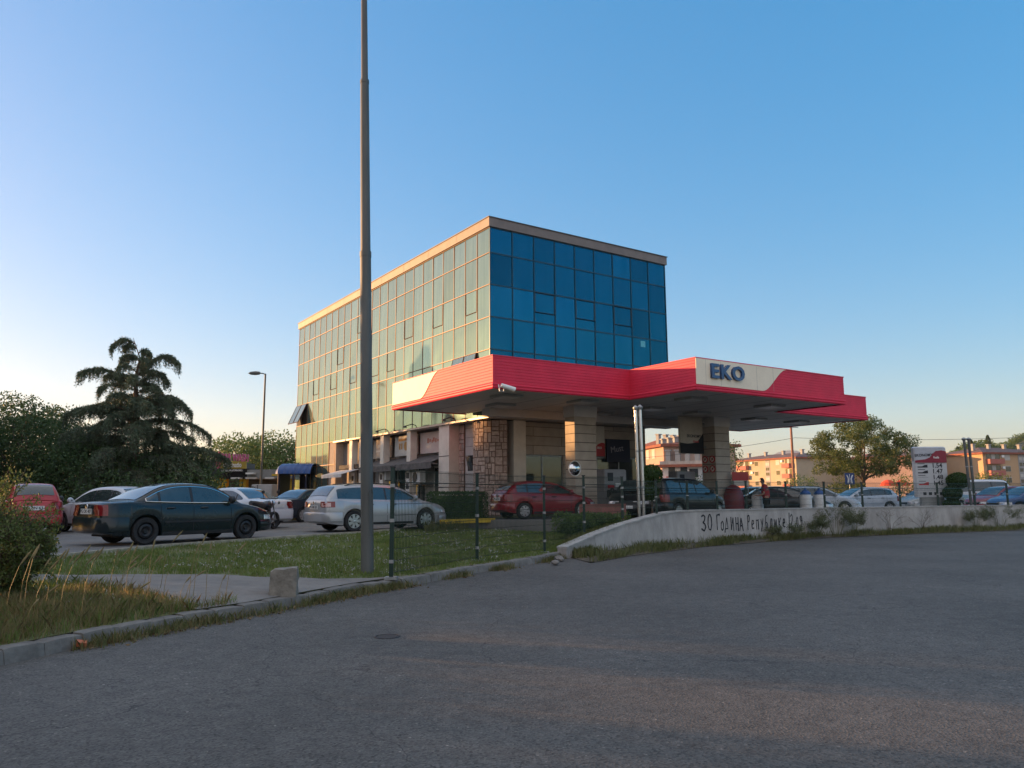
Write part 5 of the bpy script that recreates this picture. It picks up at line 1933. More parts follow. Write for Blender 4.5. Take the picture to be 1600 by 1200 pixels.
# ================================================================== PRICE SIGN
p = VX(1456, 42)
ps = thing('price_sign', 'tall white and red fuel price sign behind the wall', 'sign', (p.x, p.y, LOT), R(2))
W2 = .88
m = MB(); m.box(-.62, .62, -.12, .12, 0, .9); m.build('plinth', M['galv'], ps)
m = MB(); m.bbox(-W2, W2, -.16, .16, .9, 3.55, .03); m.build('body', mat('sign_white', (.46, .47, .48), .45, var=.04), ps)
m = MB(); m.bbox(-W2, W2, -.18, .18, 2.83, 3.60, .06); m.build('header', mat('sign_header', (.40, .42, .46), .4), ps)
pts = [(-.86, 2.74), (.86, 2.74), (.86, 3.34), (.6, 3.40), (.3, 3.36), (.1, 3.2), (-.05, 3.02), (-.3, 2.92), (-.86, 2.86)]
m = MB(); m.add([(x, -.195, z) for x, z in pts] + [(x, -.181, z) for x, z in pts], [tuple(range(9))] + [(i, (i + 1) % 9, 9 + (i + 1) % 9, 9 + i) for i in range(9)])
m.build('red_wave', mat('sign_darkred', (.22, .008, .03), .4), ps)
text_shape('EKONOMY', .20, M['sign_blue'] if 'sign_blue' in M else M['ink'], 'lettering', ps, .002, .004, 'CENTER', face_mtx((-.38, -.19, 3.14), (1, 0, .03), (0, 0, 1)))
text_shape('fuels', .17, M['white'], 'lettering', ps, .002, .004, 'CENTER', face_mtx((.3, -.20, 3.02), (1, 0, 0), (0, 0, 1)))
for i, (pr, c_) in enumerate((('1.54', M['ink']), ('1.47', M['ink']), ('1.48', None), ('1.45', M['red']))):
    z = 2.58 - i * .31
    text_shape(pr, .34, M['ink'], 'price', ps, .003, .006, 'CENTER', face_mtx((.32, -.165, z), (1, 0, 0), (0, 0, 1)))
    m = MB()
    if c_ is not None:
        m.add([(-.75, -.168, z - .1), (-.2, -.168, z - .1), (-.2, -.168, z + .06), (-.35, -.168, z + .04), (-.5, -.168, z - .04), (-.75, -.168, z - .04)], [(0, 1, 2, 3, 4, 5)])
        m.build('fuel_mark', c_, ps)
    m = MB(); m.box(-.74, -.35, -.166, -.1605, z + .09, z + .12); m.box(-.74, -.2, -.166, -.1605, z + .0, z + .01) if c_ is None else None
    m.build('fuel_name', M['ink'], ps)
for k in range(4):
    m = MB(); m.box(-.55 + k * .3, -.38 + k * .3, -.167, -.1605, 1.02, 1.17); m.build('service_symbol', M['ink'], ps)
m = MB()
for z in (1.30, 1.36): m.box(-.84, .84, -.163, -.1605, z, z + .008)
m.build('panel_joint', M['galv'], ps)

# blue lane sign
p = VX(1329, 55)
t = thing('road_sign', 'square blue road sign with white arrows beside the round tree', 'sign', (p.x, p.y, LOT))
zc = V(1329, 748, 55).z - LOT
m = MB(); m.tube([(0, 0, 0), (0, 0, zc + .2)], .035, 8); m.build('pole', M['galv'], t)
m = MB(); m.box(-.34, .34, -.06, -.04, zc - .40, zc + .40); m.build('panel', mat('sign_blue2', (.008, .035, .14), .5), t)
m = MB()
m.tube([(-.14, -.065, zc - .33), (-.10, -.065, zc), (-.21, -.065, zc + .26)], .04, 4); m.tube([(.14, -.065, zc - .33), (.10, -.065, zc), (.21, -.065, zc + .26)], .04, 4); m.box(-.012, .012, -.075, -.061, zc - .33, zc + .33)
m.build('arrow', M['white'], t)

# utility pole and overhead wires
p = VX(1242, 95)
t = thing('utility_pole', 'rusty brown utility pole carrying overhead wires', 'pole', (p.x, p.y, LOT))
h = V(1242, 664, 95).z - LOT
m = MB(); m.tube([(0, 0, 0), (0, 0, h)], [.2, .13], 10); m.build('pole', mat('rusty_pole', (.26, .12, .075), .8, var=.3, scale=3), t, smooth=50)
m = MB(); m.tube([(-.9, 0, h - .3), (.9, 0, h - .3)], .05, 6); m.build('crossarm', M['galv'], t)
for pa, pb, lb in (((900, 722), (1242, 684), 'overhead wire left of the rusty utility pole'), ((1242, 684), (1700, 678), 'overhead wire right of the rusty utility pole')):
    A, B_ = V(pa[0], pa[1], 95), V(pb[0], pb[1], 95)
    pts = []
    for k in range(25):
        f = k / 24
        q = A.lerp(B_, f); q.z -= .9 * (1 - (2 * f - 1) ** 2) * .5
        pts.append(q)
    m = MB(); m.tube(pts, .022, 4); tag(m.build('overhead_wire', M['black']), lb, 'wire')

# orange parasols, far
for px, lb in ((1389, 'orange-red parasol under the right edge of the round tree'), (1411, 'brighter red parasol next to the price sign')):
    p = VX(px, 75)
    t = thing('parasol', lb, 'parasol', (p.x, p.y, LOT), 0, 'parasols behind the round tree')
    z = V(px, 750, 75).z - LOT
    m = MB(); m.tube([(0, 0, 0), (0, 0, z)], .03, 6); m.build('pole', M['galv'], t)
    m = MB(); m.lathe([(.75, z - .55), (.6, z - .25), (.3, z - .03), (0, z + .05)], n=10); m.build('canopy', mat('parasol_orange', (.60, .06, .02), .8), t)

# gas bottle bins: white cylinders with blue caps behind the fence
for px, D, lb in ((1184, 33.5, 'white gas bottle cage with grey top left of the person in red'), (1258.5, 34.8, 'white cylinder with blue dome left of the pair behind the wall'), (1280, 35.2, 'white cylinder with blue dome right of the pair behind the wall')):
    p = VX(px, D)
    t = thing('gas_cylinder', lb, 'gas cylinder', (p.x, p.y, LOT), 0, 'gas cylinders behind the wall')
    z = V(px, 772, D).z - LOT
    m = MB(); m.lathe([(.24, 0), (.26, .05), (.26, z - .1), (.22, z - .02), (.1, z)], n=16); m.build('cylinder', M['white'], t, smooth=50)
    m = MB(); m.lathe([(.23, z - .02), (.22, z + .06), (.12, z + .16), (.06, z + .18), (.05, z + .27), (0, z + .28)], n=16); m.build('dome', mat('dome_blue', (.02, .08, .28), .5) if px > 1200 else M['galv'], t, smooth=50)

# red fuel dispenser kiosk beside the second pillar
p = VX(1146, 36.5)
t = thing('gas_dispenser', 'rounded red gas dispenser with red top sign beside the second pillar', 'dispenser', (p.x, p.y, LOT))
m = MB(); m.lathe([(.42, 0), (.46, .1), (.47, .8), (.44, 1.15), (.32, 1.42), (.12, 1.55), (.0, 1.57)], n=18); m.build('body', mat('dispenser_red', (.20, .02, .03), .45), t, smooth=50)
m = MB(); m.box(-.02, .72, -.05, .05, 1.75, 2.15); m.build('top_sign', M['red'], t)
m = MB(); m.box(.05, .72, -.055, .045, 1.50, 1.749); m.build('label_panel', M['offwhite'], t)
m = MB(); m.tube([(.02, 0, 1.3), (.02, 0, 2.15)], .03, 6); m.tube([(.7, 0, .1), (.7, 0, 1.75)], .03, 6); m.build('post', M['galv'], t)

# ================================================================== PERSON in the red shirt, seen from behind-left
pp = VX(1197, 33.0)
per = thing('person', 'person in a red shirt and dark trousers standing by the black sedan', 'person', (pp.x, pp.y, LOT), R(165))
def skin_body(name, joints, edges, radii, mat_, parent, root=0, sub=2):
    me = bpy.data.meshes.new(name)
    me.from_pydata(joints, edges, [])
    o = bpy.data.objects.new(name, me)
    COL.objects.link(o)
    sk = o.modifiers.new('skin', 'SKIN')
    sk.use_smooth_shade = True
    for i, r_ in enumerate(radii):
        v = me.skin_vertices[0].data[i]
        v.radius = r_ if isinstance(r_, tuple) else (r_, r_)
        v.use_root = (i == root)
    sb = o.modifiers.new('sub', 'SUBSURF'); sb.levels = sub; sb.render_levels = sub
    dg = bpy.context.evaluated_depsgraph_get()
    m2 = bpy.data.meshes.new_from_object(o.evaluated_get(dg))
    bpy.data.objects.remove(o)
    m2.materials.clear(); m2.materials.append(mat_)
    m2.shade_smooth()
    o = bpy.data.objects.new(name, m2); COL.objects.link(o); o.parent = parent
    return o


# facing +x (local); left side +y.  slightly bent, arms forward towards the car
J = [(0, 0, .93), (.01, 0, 1.12), (.04, 0, 1.33), (.07, 0, 1.46), (.10, 0, 1.53), (.13, 0, 1.64), (.14, 0, 1.74),
     (0, .09, .88), (.02, .10, .48), (-.02, .11, .09), (.13, .12, .04),
     (0, -.09, .88), (.05, -.10, .48), (.03, -.11, .09), (.18, -.12, .04),
     (.05, .19, 1.40), (.10, .25, 1.13), (.32, .22, 1.05), (.40, .20, 1.06),
     (.05, -.19, 1.40), (.08, -.25, 1.12), (.28, -.24, .98), (.36, -.23, .97)]
E_ = [(0, 1), (1, 2), (2, 3), (3, 4), (4, 5), (5, 6), (0, 7), (7, 8), (8, 9), (9, 10), (0, 11), (11, 12), (12, 13), (13, 14), (3, 15), (15, 16), (16, 17), (17, 18), (3, 19), (19, 20), (20, 21), (21, 22)]
RR_ = [(.13, .15), (.12, .15), (.13, .17), (.09, .12), .055, (.085, .075), (.07, .06), .085, .06, .045, .035, .085, .06, .045, .035, .06, .045, .037, .022, .06, .045, .037, .022]
M['skin'] = mat('skin', (.34, .19, .13), .6, var=.06)
body = skin_body('body', J, E_, RR_, M['skin'], per)
# hands: palm plus five fingers each
for (hx_, hy_, hz_), s_ in ((J[18], 1), (J[22], -1)):
    js, es, rs = [(hx_ - .03, hy_, hz_), (hx_ + .05, hy_, hz_)], [(0, 1)], [.028, .026]
    for k in range(4):
        y = hy_ + (k - 1.5) * .021
        ln = (.055, .068, .064, .05)[k]
        b_ = len(js)
        js += [(hx_ + .062, y, hz_), (hx_ + .062 + ln * .55, y, hz_ - .012), (hx_ + .062 + ln * .8, y, hz_ - .04)]
        es += [(1, b_), (b_, b_ + 1), (b_ + 1, b_ + 2)]; rs += [.010, .009, .007]
    b_ = len(js)
    js += [(hx_ + .02, hy_ - s_ * .04, hz_ - .005), (hx_ + .06, hy_ - s_ * .055, hz_ - .02)]
    es += [(0, b_), (b_, b_ + 1)]; rs += [.012, .009]
    skin_body('hand', js, es, rs, M['skin'], body, 0, 1)
# face
m = MB()
m.lathe([(0, .03), (.016, 0), (.019, -.03)], (.215, 0, 1.645), 'x', 8)
m.build('nose', M['skin'], body)
for y in (-.033, .033):
    m = MB(); m.lathe([(0, .012), (.012, 0), (.012, -.01)], (.200, y, 1.675), 'x', 10); m.build('eye', M['ink'], body)
m = MB(); m.box(.19, .212, -.028, .028, 1.592, 1.602); m.build('mouth', mat('lips', (.25, .09, .08), .6), body)
for y in (-.085, .085):
    m = MB(); m.lathe([(0, -.01), (.02, -.008), (.03, .0), (.02, .01)], (.12, y, 1.66), 'y', 10); m.build('ear', M['skin'], body)
# hair, dark: cap over the back and top of the head
hm = MB()
vs, fs = [], []
for i in range(9):
    th = PI * .62 * i / 8
    for k in range(20):
        ph = 2 * PI * k / 20
        back = 1 + .25 * max(0, -math.cos(ph))
        t2 = th * (1.0 if math.cos(ph) < .3 else .62)
        vs.append((.135 + .108 * math.sin(t2) * math.cos(ph), .098 * math.sin(t2) * math.sin(ph), 1.685 + .118 * math.cos(t2 * back if t2 * back < PI * .75 else PI * .75)))
for i in range(8):
    for k in range(20):
        fs.append((i * 20 + k, i * 20 + (k + 1) % 20, (i + 1) * 20 + (k + 1) % 20, (i + 1) * 20 + k))
hm.add(vs, fs)
hm.build('hair', mat('hair_dark', (.012, .010, .009), .6), per, smooth=60)
# shirt and trousers as sleeves just outside the body
skin_body('shirt', [(0, 0, .90), (.01, 0, 1.12), (.04, 0, 1.33), (.07, 0, 1.46), (.05, .20, 1.40), (.085, .24, 1.20), (.05, -.20, 1.40), (.07, -.24, 1.20), (.095, 0, 1.505)],
          [(0, 1), (1, 2), (2, 3), (3, 4), (4, 5), (3, 6), (6, 7), (3, 8)], [(.155, .18), (.145, .175), (.15, .195), (.11, .15), .078, .066, .078, .066, .07], mat('shirt_red', (.34, .012, .022), .8, var=.15, scale=6, bump=.3), per)
skin_body('trousers', [(0, 0, .92), (0, .095, .84), (.02, .10, .48), (-.02, .11, .10), (0, -.095, .84), (.05, -.10, .48), (.03, -.11, .10)],
          [(0, 1), (1, 2), (2, 3), (0, 4), (4, 5), (5, 6)], [(.14, .165), .105, .08, .068, .105, .08, .068], mat('trousers_dark', (.012, .012, .016), .85, var=.2), per)
for x, y in ((-.02, .11), (.03, -.11)):
    m = MB(); m.tube([(x - .06, y, .05), (x + .03, y, .06), (x + .13, y + (.01 if y > 0 else -.01), .045), (x + .2, y + (.015 if y > 0 else -.015), .035)], [.045, .05, .045, .028], 10)
    m.build('shoe', M['black'], per, smooth=60)
# ================================================================== LEAVES
def leaf_object(name, pos, dirs, ln, wd, mat_, parent=None, aspect_fold=True, world=False):
    """many leaves: pos (n,3), dirs (n,3) leaf axis, lengths, widths; each a kite-shaped face"""
    n = len(pos)
    dirs = dirs / (np.linalg.norm(dirs, axis=1, keepdims=True) + 1e-9)
    rnd = rng.normal(size=(n, 3))
    side = np.cross(dirs, rnd); side /= (np.linalg.norm(side, axis=1, keepdims=True) + 1e-9)
    ln = np.broadcast_to(np.asarray(ln, float).reshape(-1, 1), (n, 1)); wd = np.broadcast_to(np.asarray(wd, float).reshape(-1, 1), (n, 1))
    v = np.empty((n, 4, 3))
    v[:, 0] = pos
    v[:, 1] = pos + dirs * ln * .5 + side * wd * .5
    v[:, 2] = pos + dirs * ln
    v[:, 3] = pos + dirs * ln * .5 - side * wd * .5
    me = bpy.data.meshes.new(name)
    me.vertices.add(n * 4); me.loops.add(n * 4); me.polygons.add(n)
    me.vertices.foreach_set('co', v.reshape(-1).astype(np.float32))
    me.loops.foreach_set('vertex_index', np.arange(n * 4, dtype=np.int32))
    me.polygons.foreach_set('loop_start', np.arange(0, n * 4, 4, dtype=np.int32))
    me.polygons.foreach_set('loop_total', np.full(n, 4, dtype=np.int32))
    me.update(calc_edges=True)
    me.materials.append(mat_)
    o = bpy.data.objects.new(name, me)
    COL.objects.link(o)
    if parent is not None: o.parent = parent
    return o


def unit(n):
    d = rng.normal(size=(n, 3)); return d / np.linalg.norm(d, axis=1, keepdims=True)


def clumps(centers, radii, per, shell=.55, squash=.8):
    """leaf places scattered in the outer part of each clump"""
    P, Dn = [], []
    for c, r in zip(centers, radii):
        k = max(8, int(per * r * r))
        d = unit(k)
        rr = r * (shell + (1 - shell) * rng.random((k, 1)) ** .7)
        q = d * rr; q[:, 2] *= squash
        P.append(np.array(c) + q)
        Dn.append(d + rng.normal(size=(k, 3)) * .7 + np.array([0, 0, -.25]))
    return np.vstack(P), np.vstack(Dn)


L_dark = leaf_mat('leaf_dark', (0.025, 0.055, 0.022), (0.085, 0.140, 0.048))
L_mid = leaf_mat('leaf_mid', (0.051, 0.092, 0.025), (0.154, 0.215, 0.060))
L_light = leaf_mat('leaf_light', (0.072, 0.108, 0.026), (0.187, 0.216, 0.065))
L_cedar = leaf_mat('cedar_needles', (0.035, 0.064, 0.041), (0.131, 0.174, 0.100), trans=.12)
L_box = leaf_mat('box_leaf', (0.022, 0.055, 0.012), (0.078, 0.133, 0.031), scale=5, trans=.2)
L_olive = leaf_mat('weed_leaf', (0.068, 0.090, 0.045), (0.180, 0.195, 0.098), scale=3)


def limb(m, a, b, r0, r1, wob=.12, n=6):
    a, b = Vector(a), Vector(b)
    pts, rs = [], []
    L0 = (b - a).length
    for k in range(n + 1):
        f = k / n
        w_ = wob * L0 * math.sin(PI * f)
        pts.append(a.lerp(b, f) + Vector((random.uniform(-1, 1), random.uniform(-1, 1), random.uniform(-.3, .8))) * w_ * .5)
        rs.append(r0 + (r1 - r0) * f)
    pts[0], pts[-1] = a, b
    m.tube(pts, rs, 7)
    return b


def tree(name, label, loc, h, rx, trunk_h, lm, nclump=40, leaf=.16, per=240, trunk_r=.14, group=None, seed=1, squash=.75, clump_r=(.5, .9), lean=0.0, base_fill=.35, cat='tree', flat=1.0):
    random.seed(seed)
    t = thing(name, label, cat, loc, 0, group)
    m = MB()
    top = Vector((lean, 0, trunk_h))
    limb(m, (0, 0, -.1), top, trunk_r * 1.25, trunk_r * .8, .05)
    C, Rd = [], []
    ch = h - trunk_h * .85
    cz = trunk_h * .85 + ch * .5
    for k in range(nclump):
        a = 2 * PI * k * .618 + random.uniform(-.3, .3)
        f = (k + .5) / nclump
        zf = -1 + 2 * f
        zf = max(-1 + base_fill, zf)
        rad = math.sqrt(max(.05, 1 - zf * zf)) * random.uniform(.55, 1.0)
        c = Vector((lean + math.cos(a) * rx * rad * flat, math.sin(a) * rx * rad * flat, cz + zf * ch * .5 * random.uniform(.75, 1.0)))
        r_ = random.uniform(*clump_r)
        C.append(c); Rd.append(r_)
    for i in range(0, nclump, 3):
        limb(m, top - Vector((0, 0, random.uniform(0, trunk_h * .25))), C[i], trunk_r * .45, trunk_r * .1, .18)
    m.build('trunk', M['bark'], t, smooth=60)
    P, Dn = clumps(C, Rd, per, .3, squash)
    leaf_object('crown', P, Dn, rng.uniform(leaf * .7, leaf * 1.3, len(P)), rng.uniform(leaf * .4, leaf * .7, len(P)), lm, t)
    return t


# ---- the big cedar (spreading, drooping sprays)
def cedar():
    D = 44.0
    b = VX(203, D)
    t = thing('cedar_tree', 'large dark cedar with drooping layered branches and a bent top', 'tree', (b.x, b.y, LOT))
    H = lambda py: V(200, py, D).z - LOT
    U = lambda px: VX(px, D).x - b.x
    m = MB()
    zt = H(522)
    trunk = [(0, 0, -.2), (.05, 0, 3), (.0, .1, 6), (-.1, 0, 8), (U(205), 0, H(560)), (U(192), 0, H(528))]
    m.tube(trunk, [.36, .30, .18, .09, .04, .012], 9)
    def tr(z):
        return Vector((pl([(p[2], p[0]) for p in trunk], z), 0, z))
    P, Dn, Ln = [], [], []
    def branch(z0, az, length, rise, droop, width, dens=1.0, tip=None):
        """branch from the trunk: rises, then droops; sprays of needles hang from it"""
        n = 14
        a0 = tr(z0)
        pts = []
        for k in range(n + 1):
            f = k / n
            r_ = length * f
            z = a0.z + rise * .8 * math.sin(min(1, f * 1.15) * PI / 2) - droop * .9 * f ** 3.2
            pts.append(Vector((a0.x + math.cos(az) * r_, math.sin(az) * r_, z)))
        m.tube(pts, [.07 * (1 - .9 * k / n) * (length / 4 + .3) for k in range(n + 1)], 5)
        side = Vector((-math.sin(az), math.cos(az), 0))
        ns = int(length * 26 * dens)
        for q in range(ns):
            f = random.uniform(.05, 1.0) ** .75
            i = min(n - 1, int(f * n)); p = pts[i].lerp(pts[i + 1], f * n - i)
            wv_ = width * (.25 + .75 * math.sin(PI * min(1, .15 + f * .85))) * random.uniform(-1, 1)
            fw = (pts[i + 1] - pts[i]).normalized()
            out = side * wv_ * .8 + fw * (abs(wv_) * .4 + .10)
            hang = random.uniform(.22, 1.05) * (.55 + .45 * width)
            tw = [p, p + out * .5 + Vector((0, 0, .05)), p + out - Vector((0, 0, hang * .25)), p + out * 1.12 - Vector((0, 0, hang))]
            m.tube(tw, [.011, .008, .005, .002], 3)
            k = 34
            seg = rng.integers(0, 3, k); tt = rng.random((k, 1))
            A_ = np.array([tuple(v) for v in tw])
            pos = A_[seg] * (1 - tt) + A_[seg + 1] * tt + rng.normal(size=(k, 3)) * .026
            P.append(pos)
            dd = rng.normal(size=(k, 3)) * .5 + np.array(fw) * .35 + np.array([0, 0, -.45])
            Dn.append(dd)
    R0 = lambda pxspan: pxspan / FPX * D
    # leader, bent to the left; the long arms sweep up and droop at the tip
    branch(H(537), PI, R0(36), .50, .60, .26, 1.8)
    branch(H(545), PI * .9, R0(24), .45, .35, .3, 1.6)
    branch(H(552), 0.1, R0(18), .35, .35, .3, 1.6)
    branch(H(562), PI * 1.2, R0(26), .4, .4, .35, 1.6)
    branch(H(590), 0, R0(68), 2.0, .95, .36, 1.7)
    branch(H(604), .15, R0(50), 1.2, .8, .4, 1.3)
    branch(H(602), PI * 1.0, R0(90), 1.45, .50, .42, 1.7)
    branch(H(598), PI * .95, R0(54), .8, .25, .4, 1.4)
    for k in range(16):
        branch(H(560 + k * 5.6), k * 2.4 + .8, R0((16 + k * 4.2) * random.uniform(.75, 1.15)), .55, random.uniform(.25, .65), .5, 1.3)
    branch(H(655), 0.05, R0(86), 2.1, 1.5, .45, 1.6)
    branch(H(640), -.1, R0(62), 1.0, .9, .5, 1.3)
    branch(H(662), PI * 1.02, R0(106), 1.5, .75, .5, 1.7)
    branch(H(645), PI * .96, R0(76), .9, .4, .5, 1.4)
    for k in range(15):
        branch(H(628 + k * 4.4), k * 2.4 + .3, R0((56 + k * 3.6) * random.uniform(.75, 1.15)), .7, random.uniform(.4, 1.0), .75, 1.1)
    for k in range(9):
        branch(H(664 + k * 7), k * 2.4 + .4, R0(random.uniform(80, 112)), .7, 1.2, 1.0, 1.1)
    branch(H(698), PI * 1.0, R0(112), 1.2, .9, 1.0, 1.3)
    branch(H(706), PI * 1.12, R0(118), 1.0, 1.3, 1.1, 1.3)
    branch(H(716), .03, R0(148), 1.15, 1.2, .7, 1.5)
    branch(H(726), -.2, R0(120), .9, 1.3, .9, 1.3)
    for k in range(14):
        branch(H(712 + k * 4.2), k * 2.4 + 1.1, R0(random.uniform(90, 122)), .5, 1.5, 1.2, 1.1)
    m.build('trunk', M['bark'], t, smooth=60)
    P_, D_ = np.vstack(P), np.vstack(Dn)
    leaf_object('crown', P_, D_, rng.uniform(.10, .22, len(P_)), rng.uniform(.022, .045, len(P_)), L_cedar, t)


cedar()

# ---- trees on the left, behind and around the cedar
for i, (px, D, top, rx, lb, lm) in enumerate(((14, 44, 624, 3.4, 'broad dark tree at the left edge behind the red car', L_dark), (66, 50, 642, 2.8, 'feathery dark tree between the left edge and the cedar', L_dark),
                                              (-60, 46, 640, 3.5, 'dark leafy tree cut by the left picture edge', L_dark),
                                              (118, 43, 690, 2.8, 'low dense dark tree under the left side of the cedar', L_dark), (262, 45, 700, 2.6, 'low dense dark tree under the right side of the cedar', L_dark))):
    p = VX(px, D); h = V(px, top, D).z - LOT
    tree('broadleaf_tree', lb, (p.x, p.y, LOT), h, rx, h * .22, lm, 80, .16, 300, .16, 'trees around the cedar', 10 + i, clump_r=(.5, 1.15), base_fill=.0)
for i, (px, D, top, rx, lb) in enumerate(((368, 85, 681, 4.6, 'round tree crown behind the car wash sign'), (425, 88, 678, 4.4, 'round tree crown right of the slim street lamp'), (398, 92, 690, 4.6, 'tree crown behind the slim street lamp'), (455, 90, 692, 3.8, 'tree crown touching the left edge of the glass building'), (335, 80, 715, 3.4, 'lower tree between cedar and car wash sign'))):
    p = VX(px, D); h = V(px, top, D).z - LOT
    tree('broadleaf_tree', lb, (p.x, p.y, LOT), h, rx, h * .25, L_mid, 55, .30, 65, .2, 'trees behind the car wash', 30 + i, clump_r=(.8, 1.6), base_fill=.1)

# low hedge mass behind the cars at left
p0, p1 = VX(-40, 38), VX(330, 40)
t = thing('hedge', 'dark overgrown hedge behind the parked cars under the cedar', 'hedge', ((p0.x + p1.x) / 2, 39, LOT))
C, Rd = [], []
for k in range(60):
    C.append((random.uniform(-9.5, 7.0), random.uniform(-.8, 1.2), random.uniform(.3, 2.1))); Rd.append(random.uniform(.5, .9))
P, Dn = clumps(C, Rd, 150, .3, .9)
leaf_object('foliage', P, Dn, rng.uniform(.12, .22, len(P)), rng.uniform(.07, .12, len(P)), L_dark, t)

# ---- the round tree on the right with its forked trunk
def round_tree():
    D = 62.0
    b = VX(1351, D)
    t = thing('round_tree', 'round-crowned street tree with forked trunk right of the canopy', 'tree', (b.x, b.y, LOT))
    U = lambda px: VX(px, D).x - b.x
    H = lambda py: V(1350, py, D).z - LOT
    m = MB()
    fk = Vector((0, 0, H(752)))
    m.tube([(0, 0, -.1), (.02, 0, 1.0), fk], [.17, .14, .13], 9)
    C, Rd = [], []
    random.seed(5)
    prof = [(657, 1356, 14), (665, 1352, 38), (680, 1352, 62), (695, 1350, 74), (708, 1352, 78), (722, 1354, 74), (735, 1356, 52)]
    for py, pc, half in prof:
        n_ = int(half * .30)
        for k in range(n_):
            a = 2 * PI * k / n_ + random.uniform(-.4, .4)
            rr = half / FPX * D * random.choice((random.uniform(.3, .7), random.uniform(.75, .97), random.uniform(.75, .97)))
            C.append((U(pc) + math.cos(a) * rr, math.sin(a) * rr, H(py) + random.uniform(-.2, .2)))
            Rd.append(random.uniform(.36, .70))
    for q in [(U(1283), .2, H(735)), (U(1292), -.5, H(728)), (U(1432), .3, H(728)), (U(1428), 0, H(700)), (U(1282), 0, H(690))]:
        C.append(q); Rd.append(.5)
    forks = [Vector((U(1322), .3, H(715))), Vector((U(1340), -.5, H(700))), Vector((U(1360), .5, H(695))), Vector((U(1378), -.2, H(712))), Vector((U(1400), .2, H(722)))]
    for f in forks:
        limb(m, fk, f, .085, .05, .10)
    for c in C[::2]:
        f = min(forks, key=lambda q: (q - Vector(c)).length)
        limb(m, f, c, .035, .01, .12, 4)
    m.build('trunk', M['bark'], t, smooth=60)
    P, Dn = clumps(C, Rd, 900, .25, .75)
    leaf_object('crown', P, Dn, rng.uniform(.10, .19, len(P)), rng.uniform(.055, .10, len(P)), leaf_mat('round_tree_leaf', (.042, .075, .024), (.17, .20, .065), scale=.9), t)


round_tree()

# small trees on the right
for i, (px, D, top, rx, th, lm, lb) in enumerate((
        (1254, 90, 742, 2.1, .4, L_mid, 'small green tree at the foot of the rusty utility pole'),
        (1321, 62, 752, 1.5, .3, L_light, 'yellowish shrub below the blue road sign'),
        (1548, 70, 739, 1.6, .6, L_light, 'light green young tree in front of the orange apartment block'),
        (1425, 70, 742, 2.0, .4, L_light, 'pale scrubby tree left of the price sign'),
        (1142, 70, 690, 1.2, 1.0, L_dark, 'narrow dark tree right behind the second pillar'),
        (1075, 75, 738, 2.2, .6, L_dark, 'dark bushy tree between the pale house and the second pillar'))):
    p = VX(px, D); h = V(px, top, D).z - LOT
    tree('small_tree', lb, (p.x, p.y, LOT), h, rx, h * .25, lm, 26, .18, 150, .09, None, 60 + i, clump_r=(.4, .75), base_fill=.05)

# ---- clipped shrubs
def topiary(px, D, balls, label, stem=True):
    b = VX(px, D)
    t = thing('topiary', label, 'topiary', (b.x, b.y, LOT), 0, None)
    P, Dn = [], []
    m = MB()
    for i, (pxc, pyc, rpx, sq) in enumerate(balls):
        c = V(pxc, pyc, D); c = np.array((c.x - b.x, 0, c.z - LOT)); r_ = rpx / FPX * D
        k = int(5200 * r_ * r_ / max(.3, r_))
        d = unit(k); q = d * r_ * (1 - .10 * rng.random((k, 1)) ** 2); q[:, 2] *= sq
        keep = rng.random(k) < 1.0
        leaf_object('ball', c + q, d + rng.normal(size=(k, 3)) * .45, rng.uniform(.05, .09, k), rng.uniform(.03, .05, k), L_box, t)
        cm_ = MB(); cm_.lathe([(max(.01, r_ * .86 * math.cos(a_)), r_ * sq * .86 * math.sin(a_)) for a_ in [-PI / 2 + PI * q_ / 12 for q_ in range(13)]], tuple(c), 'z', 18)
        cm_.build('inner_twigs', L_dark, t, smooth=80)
    if stem: m.tube([(0, 0, 0), (0, 0, V(px, balls[0][1], D).z - LOT)], .04, 7); m.build('stem', M['bark'], t)
    return t


topiary(1018.5, 27.0, [(1018.5, 741, 15, .88), (1016, 769, 12, .9)], 'clipped topiary tree with two round balls beside the steel pipes')
topiary(1497, 41.5, [(1497, 751, 15.5, .75), (1488, 770, 13, .8), (1487, 788, 11, .7)], 'dark three-tiered topiary between price sign and grey pipes')


